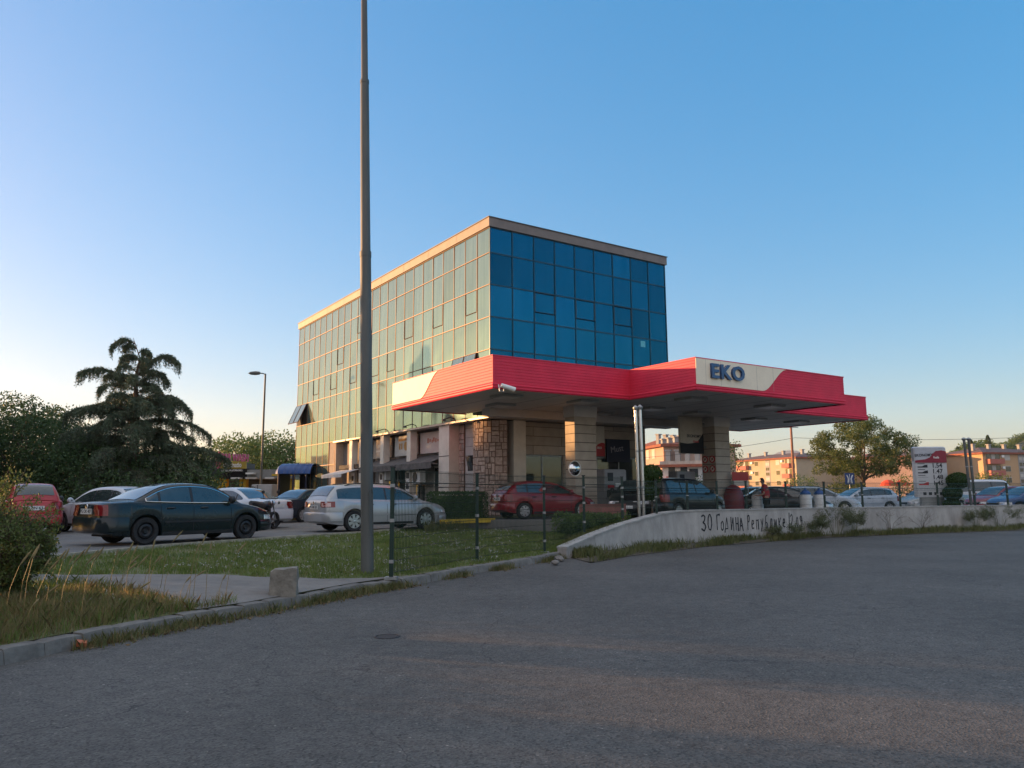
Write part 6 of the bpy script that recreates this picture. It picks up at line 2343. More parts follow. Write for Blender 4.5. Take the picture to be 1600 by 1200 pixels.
def hedge(name, label, p0, p1, h, wd, lm, per=900, leaf=.07, wild=.0):
    a, b = Vector(p0), Vector(p1)
    L0 = (b - a).length
    c = (a + b) / 2
    t = thing(name, label, 'hedge', (c.x, c.y, c.z), math.atan2(b.y - a.y, b.x - a.x))
    nn = int(per * (2 * h * L0 + L0 * wd + 2 * h * wd))
    pos, nor = [], []
    areas = np.array([L0 * h, L0 * h, L0 * wd, wd * h, wd * h])
    w_ = rng.choice(5, nn, p=areas / areas.sum())
    u, v = rng.random(nn), rng.random(nn)
    x = np.where(w_ < 3, (u - .5) * L0, np.where(w_ == 3, -L0 / 2, L0 / 2))
    y = np.where(w_ == 0, -wd / 2, np.where(w_ == 1, wd / 2, (np.where(w_ == 2, v, u) - .5) * wd))
    z = np.where(w_ == 2, h, v * h)
    n3 = np.stack([np.where(w_ == 3, -1, np.where(w_ == 4, 1, 0)), np.where(w_ == 0, -1, np.where(w_ == 1, 1, 0)), np.where(w_ == 2, 1, 0)], 1).astype(float)
    pos = np.stack([x, y, z], 1)
    bump_ = np.array([mnoise.noise(Vector((p[0] * 2.2, p[1] * 2.2, p[2] * 2.2))) for p in pos])
    pos += n3 * (bump_ * (.05 + wild) - .03).reshape(-1, 1) + rng.normal(size=pos.shape) * (.015 + wild * .25)
    leaf_object('foliage', pos, n3 + rng.normal(size=pos.shape) * .5, rng.uniform(leaf * .7, leaf * 1.3, nn), rng.uniform(leaf * .4, leaf * .7, nn), lm, t)
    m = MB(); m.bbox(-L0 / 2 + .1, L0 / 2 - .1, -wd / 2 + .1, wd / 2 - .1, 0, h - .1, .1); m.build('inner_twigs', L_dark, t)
    return t


a, b = VX(676, 28.4), VX(752, 29.6); a.z = b.z = APR
hedge('clipped_hedge', 'dark clipped box hedge between silver estate car and red hatchback', a, b, .98, .9, L_box)
a, b = VX(880, 24.0), VX(966, 25.6); a.z = b.z = LOT - .05
hedge('low_hedge', 'low bushy green hedge along the lawn beside the sloping wall end', a, b, .52, .9, L_mid, 1000, .07, .10)
# yellow kerb round the planter
m = MB()
q0, q1 = VX(690, 26.9), VX(775, 28.3)
for k in range(6):
    A, B_ = q0.lerp(q1, k / 6), q0.lerp(q1, (k + .92) / 6)
    d_ = (B_ - A).normalized(); n_ = Vector((-d_.y, d_.x, 0)) * .12
    m.add([(*(A).xy, APR - .08), (*(B_).xy, APR - .08), (*(B_ + n_).xy, APR - .08), (*(A + n_).xy, APR - .08), (*(A).xy, APR + .06), (*(B_).xy, APR + .06), (*(B_ + n_).xy, APR + .06), (*(A + n_).xy, APR + .06)],
          [(0, 1, 5, 4), (1, 2, 6, 5), (2, 3, 7, 6), (3, 0, 4, 7), (4, 5, 6, 7)])
tag(m.build('planter_kerb', M['yellow']), 'yellow painted kerb stones in front of the dark clipped hedge', 'kerb')
# red planter wall behind the low hedge
m = MB(); A, B_ = VX(912, 27.0), VX(978, 28.2)
d_ = (B_ - A).normalized(); n_ = Vector((-d_.y, d_.x, 0)) * .25
m.prism([A.xy, B_.xy, (B_ + n_).xy, (A + n_).xy], LOT, APR + .55)
tag(m.build('planter_wall', block_mat('planter_brick', (.26, .10, .08), (.2, .14, .1), .9, .6, .5, .01, var=.3)), 'low reddish tiled planter wall behind the low hedge', 'wall')

# ---- leafy bush in the left foreground
def fore_bush():
    D = 10.4
    b = VX(-20, D)
    t = thing('leafy_bush', 'big leafy bush at the left edge of the foreground', 'bush', (b.x, b.y, .15))
    U = lambda px: VX(px, D).x - b.x
    H = lambda py: V(30, py, D).z - .15
    m = MB()
    random.seed(21)
    P, Dn = [], []
    def sprig(a, bb, n_, spread):
        a, bb = Vector(a), Vector(bb)
        m.tube([a, a.lerp(bb, .5) + Vector((random.uniform(-.06, .06), 0, .05)), bb], [.009, .006, .003], 4)
        k = n_
        tt = rng.random((k, 1)) ** .7
        pos = np.array(a) * (1 - tt) + np.array(bb) * tt + rng.normal(size=(k, 3)) * spread
        P.append(pos); ax = np.array((bb - a).normalized())
        Dn.append(ax * .5 + rng.normal(size=(k, 3)) * .8 + np.array([0, 0, .1]))
    cs = [(-95, 830, .42), (-60, 815, .36), (-30, 822, .34), (0, 826, .28), (25, 838, .24), (46, 842, .2), (58, 856, .17), (-50, 865, .42), (0, 872, .36), (30, 880, .27), (52, 886, .17), (-60, 925, .42), (-5, 920, .36), (22, 908, .26), (-90, 950, .4), (-20, 950, .3), (12, 940, .2)]
    for cx, cy, r_ in cs:
        for yy in (-.22, .05, .3):
            c = Vector((U(cx), yy + random.uniform(-.1, .1), H(cy)))
            for q in range(15):
                d = Vector(unit(1)[0]); d.z = d.z * .8 + .25
                sprig(c + d * r_ * .2, c + d * r_ * random.uniform(.7, 1.25), 34, .035)
    for px, py, x0, y0 in ((12, 733, 5, 800), (26, 738, 0, 790), (20, 752, -10, 800), (55, 752 + 20, 30, 815), (4, 745, -20, 790), (85, 800, 50, 830), (70, 790, 40, 820), (96, 812, 60, 850), (74, 905, 40, 880), (88, 880, 50, 870), (-30, 735, -40, 790)):
        for yy in (-.15, .15): sprig((U(x0), yy, H(y0)), (U(px), yy + random.uniform(-.2, .2), H(py)), 60, .028)
    for k in range(14):
        limb(m, (random.uniform(-.3, .2), random.uniform(-.3, .4), -.05), (U(random.uniform(-90, 40)), random.uniform(-.3, .5), H(random.uniform(800, 880))), .022, .006, .1)
    m.build('stem', M['bark'], t)
    P_, D_ = np.vstack(P), np.vstack(Dn)
    leaf_object('foliage', P_, D_, rng.uniform(.030, .058, len(P_)), rng.uniform(.016, .028, len(P_)), leaf_mat('bush_leaf', (.05, .092, .024), (.20, .22, .07), scale=4), t)


fore_bush()

# ================================================================== GRASS
def blades(name, pos, h, w_, mat_, lean=.35, kind=None, parent=None):
    n = len(pos)
    h = np.broadcast_to(np.asarray(h, float), (n,)); 
    a = rng.random(n) * 2 * PI
    sx, sy = np.cos(a) * w_ * .5, np.sin(a) * w_ * .5
    la = rng.random(n) * 2 * PI; lr = rng.random(n) * lean * h
    tip = pos + np.stack([np.cos(la) * lr, np.sin(la) * lr, h], 1)
    mid = pos + np.stack([np.cos(la) * lr * .35, np.sin(la) * lr * .35, h * .6], 1)
    s = np.stack([sx, sy, np.zeros(n)], 1)
    v = np.empty((n, 5, 3))
    v[:, 0] = pos - s; v[:, 1] = pos + s; v[:, 2] = mid + s * .7; v[:, 3] = tip; v[:, 4] = mid - s * .7
    me = bpy.data.meshes.new(name)
    me.vertices.add(n * 5); me.loops.add(n * 5); me.polygons.add(n)
    me.vertices.foreach_set('co', v.reshape(-1).astype(np.float32))
    me.loops.foreach_set('vertex_index', np.arange(n * 5, dtype=np.int32))
    me.polygons.foreach_set('loop_start', np.arange(0, n * 5, 5, dtype=np.int32))
    me.polygons.foreach_set('loop_total', np.full(n, 5, dtype=np.int32))
    me.update(calc_edges=True)
    me.materials.append(mat_)
    o = bpy.data.objects.new(name, me); COL.objects.link(o)
    if kind: o['kind'] = kind
    if parent is not None: o.parent = parent
    return o


G_green = leaf_mat('grass_green', (.078, .125, .022), (.22, .27, .07), scale=1.1, trans=.3)
G_dry = leaf_mat('grass_dry', (.16, .12, .045), (.34, .27, .13), scale=3, trans=.3)
G_weed = leaf_mat('grass_weed', (0.063, 0.098, 0.027), (0.232, 0.214, 0.089), scale=2.5, trans=.3)

pts = []
while len(pts) < 95000:
    u, v = random.random(), random.random()
    if in_path(u, v) or (u < PATH_NEAR[5][0] and v < .10): continue
    dens = .5 + .7 * mnoise.noise(Vector((u * 24, v * 9, 1)))
    if random.random() > dens + .35: continue
    pts.append(verge(u, v, -.005))
pts = np.array(pts)
tag(blades('lawn_grass', pts, rng.uniform(.03, .085, len(pts)), .011, G_green, .6), kind='stuff')['label'] = 'short mown grass of the verge'
# taller wild grass along the far edge of the lawn, in front of the hedges
wg = []
while len(wg) < 12000:
    u, v = random.uniform(.64, 1.0), random.uniform(.80, 1.0)
    if random.random() > .5 + .8 * mnoise.noise(Vector((u * 50, v * 6, 7))): continue
    wg.append(verge(u, v, -.01))
wg = np.array(wg)
tag(blades('wild_grass', wg, rng.uniform(.12, .46, len(wg)), .016, G_weed, .6), kind='stuff')
bp_ = np.array([bedpt(random.random(), random.random(), -.01) for k in range(12000)])
tag(blades('bed_grass', bp_, rng.uniform(.05, .22, len(bp_)), .013, G_weed, .6), kind='stuff')
ds = pts[rng.random(len(pts)) < .06]
ds = ds[np.array([mnoise.noise(Vector((p[0] * .7, p[1] * .7, 11))) for p in ds]) > -.02]
tag(blades('straw_grass', np.repeat(ds, 2, axis=0) + rng.normal(size=(len(ds) * 2, 3)) * np.array([.02, .02, 0]), rng.uniform(.03, .08, len(ds) * 2), .010, G_dry, .8), kind='stuff')
# white clover heads
cl = pts[rng.random(len(pts)) < .014]
cl = cl[(np.array([mnoise.noise(Vector((p[0] * .5, p[1] * .5, 5))) for p in cl]) > -.05)]
cl = np.repeat(cl, 5, axis=0)
m_cl = mat('clover_white', (.36, .36, .31), .9)
tag(leaf_object('clover_flowers', cl + rng.normal(size=cl.shape) * .012 + np.array([0, 0, .075]), unit(len(cl)), .028, .022, m_cl), kind='stuff')

# weeds along the kerb foot and the wall foot
pp_ = []
for k in range(15000):
    i = random.random() ** .9 * 60; j = int(i); j = min(59, j)
    p, n_ = lf[j]; q, _ = lf[min(60, j + 1)]
    c = p.lerp(q, i - j)
    if random.random() > .38 + 1.4 * mnoise.noise(Vector((c.x * .9, c.y * .9, 0))): continue
    c = c - n_ * (abs(random.gauss(0, .10)) + .03)
    pp_.append((c.x, c.y, 0))
pp_ = np.array(pp_)
sel = rng.random(len(pp_)) < .6
tag(blades('kerb_weeds', pp_[sel], rng.uniform(.03, .17, sel.sum()), .010, G_weed, .8), kind='stuff')
tag(blades('kerb_straw', pp_[~sel], rng.uniform(.03, .15, (~sel).sum()), .009, G_dry, .9), kind='stuff')
# dead leaves swept against the kerb
lv = np.repeat(pp_[rng.random(len(pp_)) < .22], 1, axis=0)
lv = lv + rng.normal(size=lv.shape) * np.array([.10, .10, 0]); lv[:, 2] = .012
dd = unit(len(lv)); dd[:, 2] *= .25
tag(leaf_object('leaf_litter', lv, dd, rng.uniform(.03, .07, len(lv)), rng.uniform(.02, .04, len(lv)), leaf_mat('dead_leaf', (.07, .045, .02), (.22, .15, .07), scale=6, trans=.1)), kind='stuff')
pp_ = []
while len(pp_) < 17000:
    u, v = random.random(), random.random()
    if random.random() > .30 + 1.5 * mnoise.noise(Vector((u * 22, v * 1.5, 4))): continue
    x, y, z = wv(u, v); pp_.append((x, y, z - .01))
pp_ = np.array(pp_)
tag(blades('wall_foot_grass', pp_, rng.uniform(.06, .26, len(pp_)), .016, G_weed, .7), kind='stuff')

# foreground tuft of grass by the bush: green and straw
def tuft_pts(n, u0, u1, vmax, hfun):
    out, hs = [], []
    while len(out) < n:
        u = random.uniform(u0, u1); v = random.random() * vmax
        edge = pl([(PATH_NEAR[k][0], PATH_NEAR[k][1]) for k in range(6)], u) + .03
        if v > edge: continue
        if random.random() > .55 + .6 * mnoise.noise(Vector((u * 40, v * 12, 2))): continue
        out.append(verge(u, v, -.01)); hs.append(hfun(u, v))
    return np.array(out), np.array(hs)


P_, hs = tuft_pts(14000, .0, .335, 1, lambda u, v: random.uniform(.05, .18))
tag(blades('verge_grass', P_, hs, .009, G_green, .8), kind='stuff')
P_, hs = tuft_pts(14000, .0, .325, .35, lambda u, v: random.uniform(.05, .22))
tag(blades('dry_grass', P_, hs, .007, G_dry, .8), kind='stuff')
# unseen tall weeds added beyond the left picture edge to shade the sun streak
tw_ = []
while len(tw_) < 1100:
    u, v = random.uniform(0, .2), random.uniform(.02, .55)
    q = verge(u, v, -.01)
    if project(q)[0] > -40 or random.random() > .55 + .8 * mnoise.noise(Vector((q[0] * 1.1, q[1] * 1.1, 21))): continue
    tw_.append(q)
tw_ = np.array(tw_)
tag(blades('shade_weeds', tw_, rng.uniform(.25, .55, len(tw_)), .016, G_weed, .35), kind='stuff')
# tall seed stalks
t = thing('seed_stalks', 'tuft of tall straw-coloured grass stalks leaning over the path', 'grass tuft', tuple(verge(.28, .1)))
m = MB(); b0 = Vector(t.location)
for k in range(36):
    u = random.uniform(.14, .34); v = random.uniform(.02, .25) * (1 if u < .3 else .3)
    p = Vector(verge(u, v)) - b0
    h = random.uniform(.35, .85); lx = random.uniform(.0, .22)
    q = [p, p + Vector((lx * .25, 0, h * .55)), p + Vector((lx * .6, .05, h * .85)), p + Vector((lx, .1, h))]
    m.tube(q, [.004, .003, .003, .002], 4)
    m.tube([q[2], q[2].lerp(q[3], .5), q[3], q[3] + (q[3] - q[2]) * .35], [.003, .012, .012, .002], 5)
m.build('stalk', G_dry, t)['kind'] = 'stuff'

# weeds against the wall: three airy shrubs and two bare ones
def airy(px, w_px, h, label, n=900, bare=False, seed=1):
    random.seed(seed)
    p, t_ = wall_face(px); n_ = Vector((t_.y, -t_.x, 0))
    p = p + n_ * .35
    t = thing('wall_weed', label, 'weed', (p.x, p.y, .08), 0, 'weeds at the foot of the wall')
    w_ = w_px / FPX * p.y / 2
    m = MB(); P, Dn = [], []
    for k in range(26 if not bare else 8):
        a = random.uniform(-1, 1)
        tip = Vector((a * w_ + 0, random.uniform(-.3, .2), h * random.uniform(.6, 1.05) * (1 - .35 * abs(a))))
        md = Vector((tip.x * .3, tip.y * .4, tip.z * .55))
        b0 = Vector((a * w_ * .15, 0, 0))
        m.tube([b0, md, tip], [.010 if bare else .005, .006 if bare else .003, .002], 4)
        for q in range(7):
            f = random.uniform(.3, 1)
            s_ = md.lerp(tip, f); e = s_ + Vector((random.uniform(-.2, .2) + a * .08, random.uniform(-.1, .1), random.uniform(.05, .25))) * (1.2 if bare else 1)
            m.tube([s_, e], [.003, .0015], 3)
            kk = 0 if bare else 16
            if kk:
                tt = rng.random((kk, 1)); P.append(np.array(s_) * (1 - tt) + np.array(e) * tt + rng.normal(size=(kk, 3)) * .03); Dn.append(rng.normal(size=(kk, 3)) + np.array([0, 0, .4]))
    m.build('stem', M['bark'] if bare else G_weed, t)
    if P:
        P_, D_ = np.vstack(P), np.vstack(Dn)
        leaf_object('foliage', P_, D_, rng.uniform(.03, .07, len(P_)), rng.uniform(.008, .02, len(P_)), L_olive, t)


airy(1212, 80, .42, 'thin airy weed half covering the painted words', seed=1)
airy(1290, 84, 1.15, 'dense grey-green weed right of the painted words', seed=2)
airy(1318, 40, 1.0, 'narrower grey-green weed touching the dense one', seed=3)
airy(1374, 40, 1.0, 'bare dark branching weed in the middle of the wall', bare=True, seed=4)
airy(1424, 26, .8, 'smaller bare branching weed near the price sign', bare=True, seed=5)
airy(1545, 90, 1.1, 'wide airy weed near the right end of the wall', seed=6)
airy(1508, 44, .9, 'airy weed below the grey vent pipes', seed=7)
airy(1262, 36, .6, 'low weed at the end of the painted words', seed=8)

# ================================================================== CAR WASH and the far left
D = 56.0
p = VX(330, D)
cwt = thing('car_wash', 'low car wash with dark flat roof and yellow bay pillars', 'building', (p.x, p.y, LOT))
X = lambda px: VX(px, D).x - p.x
Z = lambda py: V(380, py, D).z - LOT
m = MB(); m.box(X(282), X(346), 0, 7, Z(744), Z(719)); m.build('roof', mat('dark_fascia', (.035, .04, .042), .6, var=.1), cwt)
m = MB(); m.box(X(386), X(462), -.2, 7, Z(748), Z(734)); m.build('roof', mat('grey_fascia', (.20, .21, .21), .6, var=.15), cwt)
m = MB(); m.box(X(346.2), X(386), .2, 7, Z(748), Z(732)); m.build('beam', M['dark'], cwt)
for x0, x1 in ((336, 341), (343, 349.5), (371, 375), (377, 381), (443, 446), (449, 455)):
    m = MB(); m.box(X(x0), X(x1), .3, .9, 0, Z(747)); m.build('pillar', M['yellow'], cwt)
m = MB(); m.box(X(285), X(460), 6.5, 6.8, 0, Z(747)); m.build('back_wall', mat('wash_back', (.12, .12, .10), .8, var=.3), cwt)
for x0, x1 in ((322, 332), (363, 377), (386, 402), (416, 430), (441, 452)):
    m = MB(); m.box(X(x0), X(x1), -.5, .1, Z(748.5), Z(746)); m.build('bay_lamp', mat('bay_lamp', (.6, .6, .58), .5), cwt)
m = MB(); m.box(X(425), X(470), -.25, -.205, Z(744), Z(741)); m.build('stripe', M['yellow'], cwt)
m = MB(); m.box(X(388), X(400), -.8, -.2, Z(741.5), Z(739)); m.build('vent_box', M['white'], cwt)
sg = thing('car_wash_sign', 'yellow roof sign with pink letters CAR WASH', 'sign', (VX(363, D).x, D - .4, LOT + Z(733)))
XX = lambda px: VX(px, D).x - VX(363, D).x
ZZ = lambda py: Z(py) - Z(733)
m = MB(); m.box(XX(343), XX(386), -.1, .1, ZZ(732.5), ZZ(721)); m.build('board', mat('sign_yellow', (.33, .24, .03), .6), sg)
text_shape('CAR WASH', 1.0, mat('sign_magenta', (.46, .10, .20), .5), 'roof_letters', sg, .06, .03, 'CENTER', face_mtx((XX(367), -.05, ZZ(716)), (1, 0, -.04), (0, 0, 1)) @ Matrix.Diagonal((.40, .72, 1, 1)))
text_shape('Destinatio', .5, M['white'], 'lettering', sg, .01, .01, 'CENTER', face_mtx((XX(365), -.12, ZZ(727)), (1, 0, 0), (0, 0, 1)) @ Matrix.Diagonal((.62, .95, 1, 1)))
m = MB(); m.box(XX(347), XX(381), -.08, .1, ZZ(738), ZZ(733)); m.build('lower_board', M['dark'], sg)
text_shape('SAMOUSLUZNA AUTOPRAONICA', .2, M['white'], 'lettering', sg, .01, .004, 'CENTER', face_mtx((XX(364), -.09, ZZ(735.5)), (1, 0, 0), (0, 0, 1)) @ Matrix.Diagonal((.50, .9, 1, 1)))
m = MB()
m.tube([(XX(341), 0, ZZ(731)), (XX(340), 0, ZZ(715)), (XX(343), 0, ZZ(706))], .1, 6); m.tube([(XX(344), 0, ZZ(733)), (XX(344), 0, ZZ(716))], .16, 6)
m.build('brush_emblem', mat('emblem_pink', (.35, .05, .10), .6), sg)

# blue barrel awning at the end of the glass building
D2 = 51.0
p = VX(465, D2)
t = thing('barrel_awning', 'blue ribbed barrel awning at the end of the glass building', 'awning', (p.x, p.y, LOT))
x0, x1 = VX(433, D2).x - p.x, VX(492, D2).x - p.x
zl, zh = V(465, 741, D2).z - LOT, V(465, 724.5, D2).z - LOT
n_ = 10
m = MB(); vs, fs = [], []
NS = 28
for i in range(NS + 1):
    x = x0 + (x1 - x0) * i / NS
    e = min(1, i / 5)
    s_ = .45 + .55 * math.sin(e * PI / 2)
    s_ *= 1 + .025 * (i % 4 == 0)
    for k in range(n_ + 1):
        a = PI * k / n_ / 1.0
        vs.append((x, -math.cos(a) * 1.3 * s_, zl + math.sin(a) * (zh - zl) * s_))
for i in range(NS):
    for k in range(n_):
        q = i * (n_ + 1) + k; fs.append((q, q + 1, q + n_ + 2, q + n_ + 1))
m.add(vs, fs); m.build('cover', mat('awning_blue', (.008, .055, .22), .4, var=.15, scale=2), t, smooth=30, fix=False)
m = MB()
for x in (x0 + .4, x0 + 1.35, x1 - .3):
    for y in (-1.2, 1.2): m.tube([(x, y, 0), (x, y, zl + .05)], .06, 6)
m.build('post', mat('post_blue', (.01, .02, .05), .5), t)
m = MB(); m.box(x0 + .3, x0 + .5, -1.1, 1.1, 0, zl); m.box(x0 + 1.2, x1, .9, 1.0, 0, zl); m.build('side_screen', M['dark'], t)

# graffiti utility box
D3 = 43.0
p = VX(413, D3)
t = thing('utility_box', 'pale concrete utility box covered in dark scribbles', 'utility box', (p.x, p.y, LOT))
w_ = (VX(429, D3).x - VX(397, D3).x) / 2; hh = V(413, 757, D3).z - LOT
m = MB(); m.bbox(-w_, w_, -.5, .5, 0, hh, .03); m.build('body', mat('box_concrete', (.32, .31, .30), .8, var=.2, scale=2), t)
m = MB(); random.seed(8)
for k in range(16):
    a = Vector((random.uniform(-w_ * .9, w_ * .9), -.506, random.uniform(.1, hh * .9)))
    m.tube([a, a + Vector((random.uniform(-.3, .3), 0, random.uniform(-.3, .3))), a + Vector((random.uniform(-.3, .3), 0, random.uniform(-.3, .3)))], .02, 4)
m.build('scribble', M['ink'], t)
p = VX(445, 44)
t = thing('meter_cabinet', 'small grey meter cabinet with open dark hatch right of the utility box', 'cabinet', (p.x, p.y, LOT))
m = MB(); m.bbox(-.35, .35, -.25, .25, 0, 1.05, .03); m.build('body', M['galv'], t)
m = MB(); m.box(-.22, .12, -.262, -.251, .5, .95); m.build('hatch', M['dark'], t)
# dry scrub by the box
p = VX(428, 38)
t = thing('dry_scrub', 'dry pale scrub growing in front of the utility box', 'scrub', (p.x, p.y, LOT))
k = 3000
q = rng.normal(size=(k, 3)) * np.array([.7, .4, .0]); 
blades('stalk', np.abs(q) * 0 + q, rng.uniform(.2, .8, k), .02, G_dry, .6, None, t)

# motorcycle, seen from behind-right, by the white sedan
p = VX(412, 27.0)
mt = thing('motorcycle', 'black motorcycle parked behind the bonnet of the dark green sedan', 'motorcycle', (p.x, p.y, LOT), R(75))
for x in (-.68, .68):
    m = MB(); m.lathe([(.22, -.05), (.29, -.06), (.31, 0), (.29, .06), (.22, .05), (.22, -.05)], (x, 0, .31), 'y', 22); w__ = m.build('wheel', M['rubber'], mt, smooth=50)
    m = MB()
    for k in range(5): a = k * 2 * PI / 5; m.tube([(x, 0, .31), (x + .23 * math.cos(a), 0, .31 + .23 * math.sin(a))], .014, 5)
    m.build('rim', M['alloy'], w__)
m = MB(); m.tube([(-.68, 0, .31), (-.2, 0, .42), (.25, 0, .5), (.5, 0, .85)], [.04, .1, .09, .04], 8); m.bbox(-.2, .28, -.16, .16, .3, .62, .04); m.build('frame', M['black'], mt)
m = MB(); m.lathe([(.04, -.25), (.15, -.12), (.17, .05), (.12, .2), (.04, .26)], (.2, 0, .82), 'x', 12); m.build('tank', P_black, mt, smooth=60)
m = MB(); m.tube([(-.75, 0, .92), (-.5, 0, .86), (-.1, 0, .80), (.02, 0, .82)], [.08, .13, .14, .1], 10); m.build('seat', M['black'], mt, smooth=60)
m = MB(); m.tube([(.68, .07, .31), (.45, .07, 1.0)], .025, 6); m.tube([(.68, -.07, .31), (.45, -.07, 1.0)], .025, 6); m.build('fork', M['chrome'], mt)
m = MB(); m.tube([(.35, -.36, 1.08), (.45, -.2, 1.05), (.45, .2, 1.05), (.35, .36, 1.08)], .018, 6); m.tube([(.42, -.26, 1.05), (.42, -.3, 1.25)], .01, 5); m.tube([(.42, .26, 1.05), (.42, .3, 1.25)], .01, 5); m.build('handlebar', M['black'], mt)
for y in (-.3, .3):
    m = MB(); m.lathe([(0, -.015), (.06, -.01), (.065, .01)], (.42, y, 1.29), 'x', 10); m.build('mirror', M['black'], mt)
m = MB(); m.lathe([(.05, -.08), (.1, 0), (.1, .05)], (.56, 0, .92), 'x', 12); m.build('headlight', M['headlight'], mt)
m = MB(); m.box(-.86, -.78, -.08, .08, .78, .86); m.build('taillight', M['taillight'], mt)

# ================================================================== APARTMENT BLOCKS on the right
W_ = {}
def apartment(name, label, pa, pb, D0, D1, eave_py, storeys, wall_m, roof_m, plan, depth=12, roof='hip', sideturn=1, trim_m=None, group=None, roof_h=1.6):
    """front face from column pa at distance D0 to column pb at distance D1; plan: list of (kind, x fraction, storey, width)"""
    A, B_ = VX(pa, D0), VX(pb, D1)
    f = (B_ - A); L0 = f.length; f.normalize()
    rz = math.atan2(f.y, f.x)
    t = thing(name, label, 'building', (A.x, A.y, LOT), rz, group)
    he = V(pa, eave_py, D0).z - LOT
    m = MB(); m.box(0, L0, 0, depth, -1, he); m.build('wall', wall_m, t)
    m = MB()
    o_ = .7
    if roof == 'hip':
        m.add([(-o_, -o_, he), (L0 + o_, -o_, he), (L0 + o_, depth + o_, he), (-o_, depth + o_, he), (depth * .45, depth / 2, he + roof_h), (L0 - depth * .45, depth / 2, he + roof_h)],
              [(0, 1, 5, 4), (1, 2, 5), (2, 3, 4, 5), (3, 0, 4), (0, 3, 2, 1)])
    else:
        m.box(-.3, L0 + .3, -.3, depth + .3, he, he + .5)
    rf_ = m.build('roof', roof_m, t)
    m = MB(); m.box(-o_ - .02, L0 + o_ + .02, -o_ - .02, depth + o_ + .02, he - .42, he - .02); m.build('eaves', trim_m or M['brick_red'], t)
    sh = he / storeys
    for kd, xf, st, wd in plan:
        x = xf * L0; z = (st + .32) * sh
        if kd == 'w':
            m = MB(); m.box(x - wd / 2 - .08, x + wd / 2 + .08, -.05, -.002, z - .05, z + sh * .48); fo = m.build('window', W_['frame'], t)
            m = MB(); m.box(x - wd / 2, x + wd / 2, -.08, -.0501, z, z + sh * .44); m.build('pane', random.choice([W_['dark'], W_['blind'], W_['dark']]), fo)
        elif kd == 'b':
            m = MB(); m.box(x - wd / 2, x + wd / 2, -1.2, -.002, st * sh - .1, st * sh + .1); m.box(x - wd / 2, x + wd / 2, -1.2, -1.1, st * sh + .101, st * sh + 1.05); m.box(x - wd / 2, x - wd / 2 + .1, -1.0999, -.002, st * sh + .101, st * sh + 1.05); m.box(x + wd / 2 - .1, x + wd / 2, -1.0999, -.002, st * sh + .101, st * sh + 1.05)
            fo = m.build('balcony', W_['balc'], t)
            m = MB(); m.box(x - wd / 2 + .2, x + wd / 2 - .2, -.04, -.003, st * sh + .2, st * sh + sh * .85); m.build('balcony_door', W_['dark'], fo)
            m = MB(); m.box(x - wd * .12, x + wd * .12, -.07, -.041, st * sh + .2, st * sh + sh * .85); m.build('curtain', W_['blind'], fo)
        elif kd == 's':
            m = MB(); m.box(x - wd / 2, x + wd / 2, -.06, -.002, .4, he - .5); fo = m.build('stairwell', W_['grey'], t)
            for k in range(storeys * 2):
                m = MB()
                for q in range(2): m.box(x - wd * .4 + q * wd * .42, x - wd * .4 + q * wd * .42 + wd * .34, -.09, -.0601, .8 + k * sh / 2, .8 + k * sh / 2 + sh * .3)
                m.build('pane', W_['dark'] if k % 3 else W_['blind'], fo)
        elif kd == 'a':
            m = MB(); m.bbox(x - .4, x + .4, -.4, -.003, z + .6, z + 1.2, .03); m.build('air_conditioner', M['white'], t)
    for k in range(4):
        x = L0 * (.12 + .25 * k)
        m = MB(); m.box(x - .35, x + .35, depth / 2 - 2.6, depth / 2 - 1.9, he + .4, he + roof_h + .5); m.box(x - .5, x + .5, depth / 2 - 2.75, depth / 2 - 1.75, he + roof_h + .501, he + roof_h + .7)
        m.build('chimney', W_['grey'], rf_)
    return t


W_['frame'] = mat('window_frame', (.5, .48, .45), .6)
W_['dark'] = mat('far_glass', (.03, .035, .04), .1, spec=.8)
W_['blind'] = mat('roller_blind', (.45, .44, .41), .7)
W_['balc'] = mat('balcony_red', (.38, .13, .10), .8, var=.1)
W_['grey'] = mat('stair_grey', (.28, .28, .28), .8)
beige = mat('beige_plaster', (.40, .33, .23), .9, var=.08, scale=.5)
orange = mat('orange_plaster', (.46, .30, .17), .9, var=.06, scale=.5)
pinkp = mat('pink_plaster', (.42, .28, .22), .9, var=.08, scale=.5)
whitep = mat('white_plaster', (.50, .50, .49), .9, var=.08, scale=.5)
dkroof = mat('dark_red_roof', (.13, .08, .07), .85, var=.25, scale=.8)
planA = [('w', .1, s, 1.4) for s in (1, 2, 3)] + [('b', .28, s, 4.2) for s in (1, 2, 3)] + [('w', .46, s, 1.4) for s in (1, 2, 3)] + [('s', .62, 0, 1.8)] + [('w', .76, s, 1.4) for s in (0, 1, 2, 3)] + [('b', .9, s, 2.8) for s in (1, 2, 3)] + [('a', .2, 2, 1), ('a', .4, 3, 1), ('a', .4, 2, 1), ('a', .82, 3, 1)] + [('w', .1, 0, 1.4), ('w', .46, 0, 1.4)]
apartment('apartment_block', 'beige four-storey apartment block with red balconies beside the second pillar', 1137, 1247, 232, 205, 721, 4, beige, dkroof, planA, 16)
planB = [('b', .16, s, 4.4) for s in (1, 2, 3)] + [('w', .38, s, 1.5) for s in (0, 1, 2, 3)] + [('s', .62, 0, 2.6)] + [('w', .8, s, 1.5) for s in (0, 1, 2, 3)] + [('a', .3, 3, 1), ('a', .3, 2, 1)]
apartment('apartment_block', 'orange sunlit four-storey block with red balconies at the right edge', 1541, 1640, 185, 190, 706.5, 4, orange, dkroof, planB, 14)
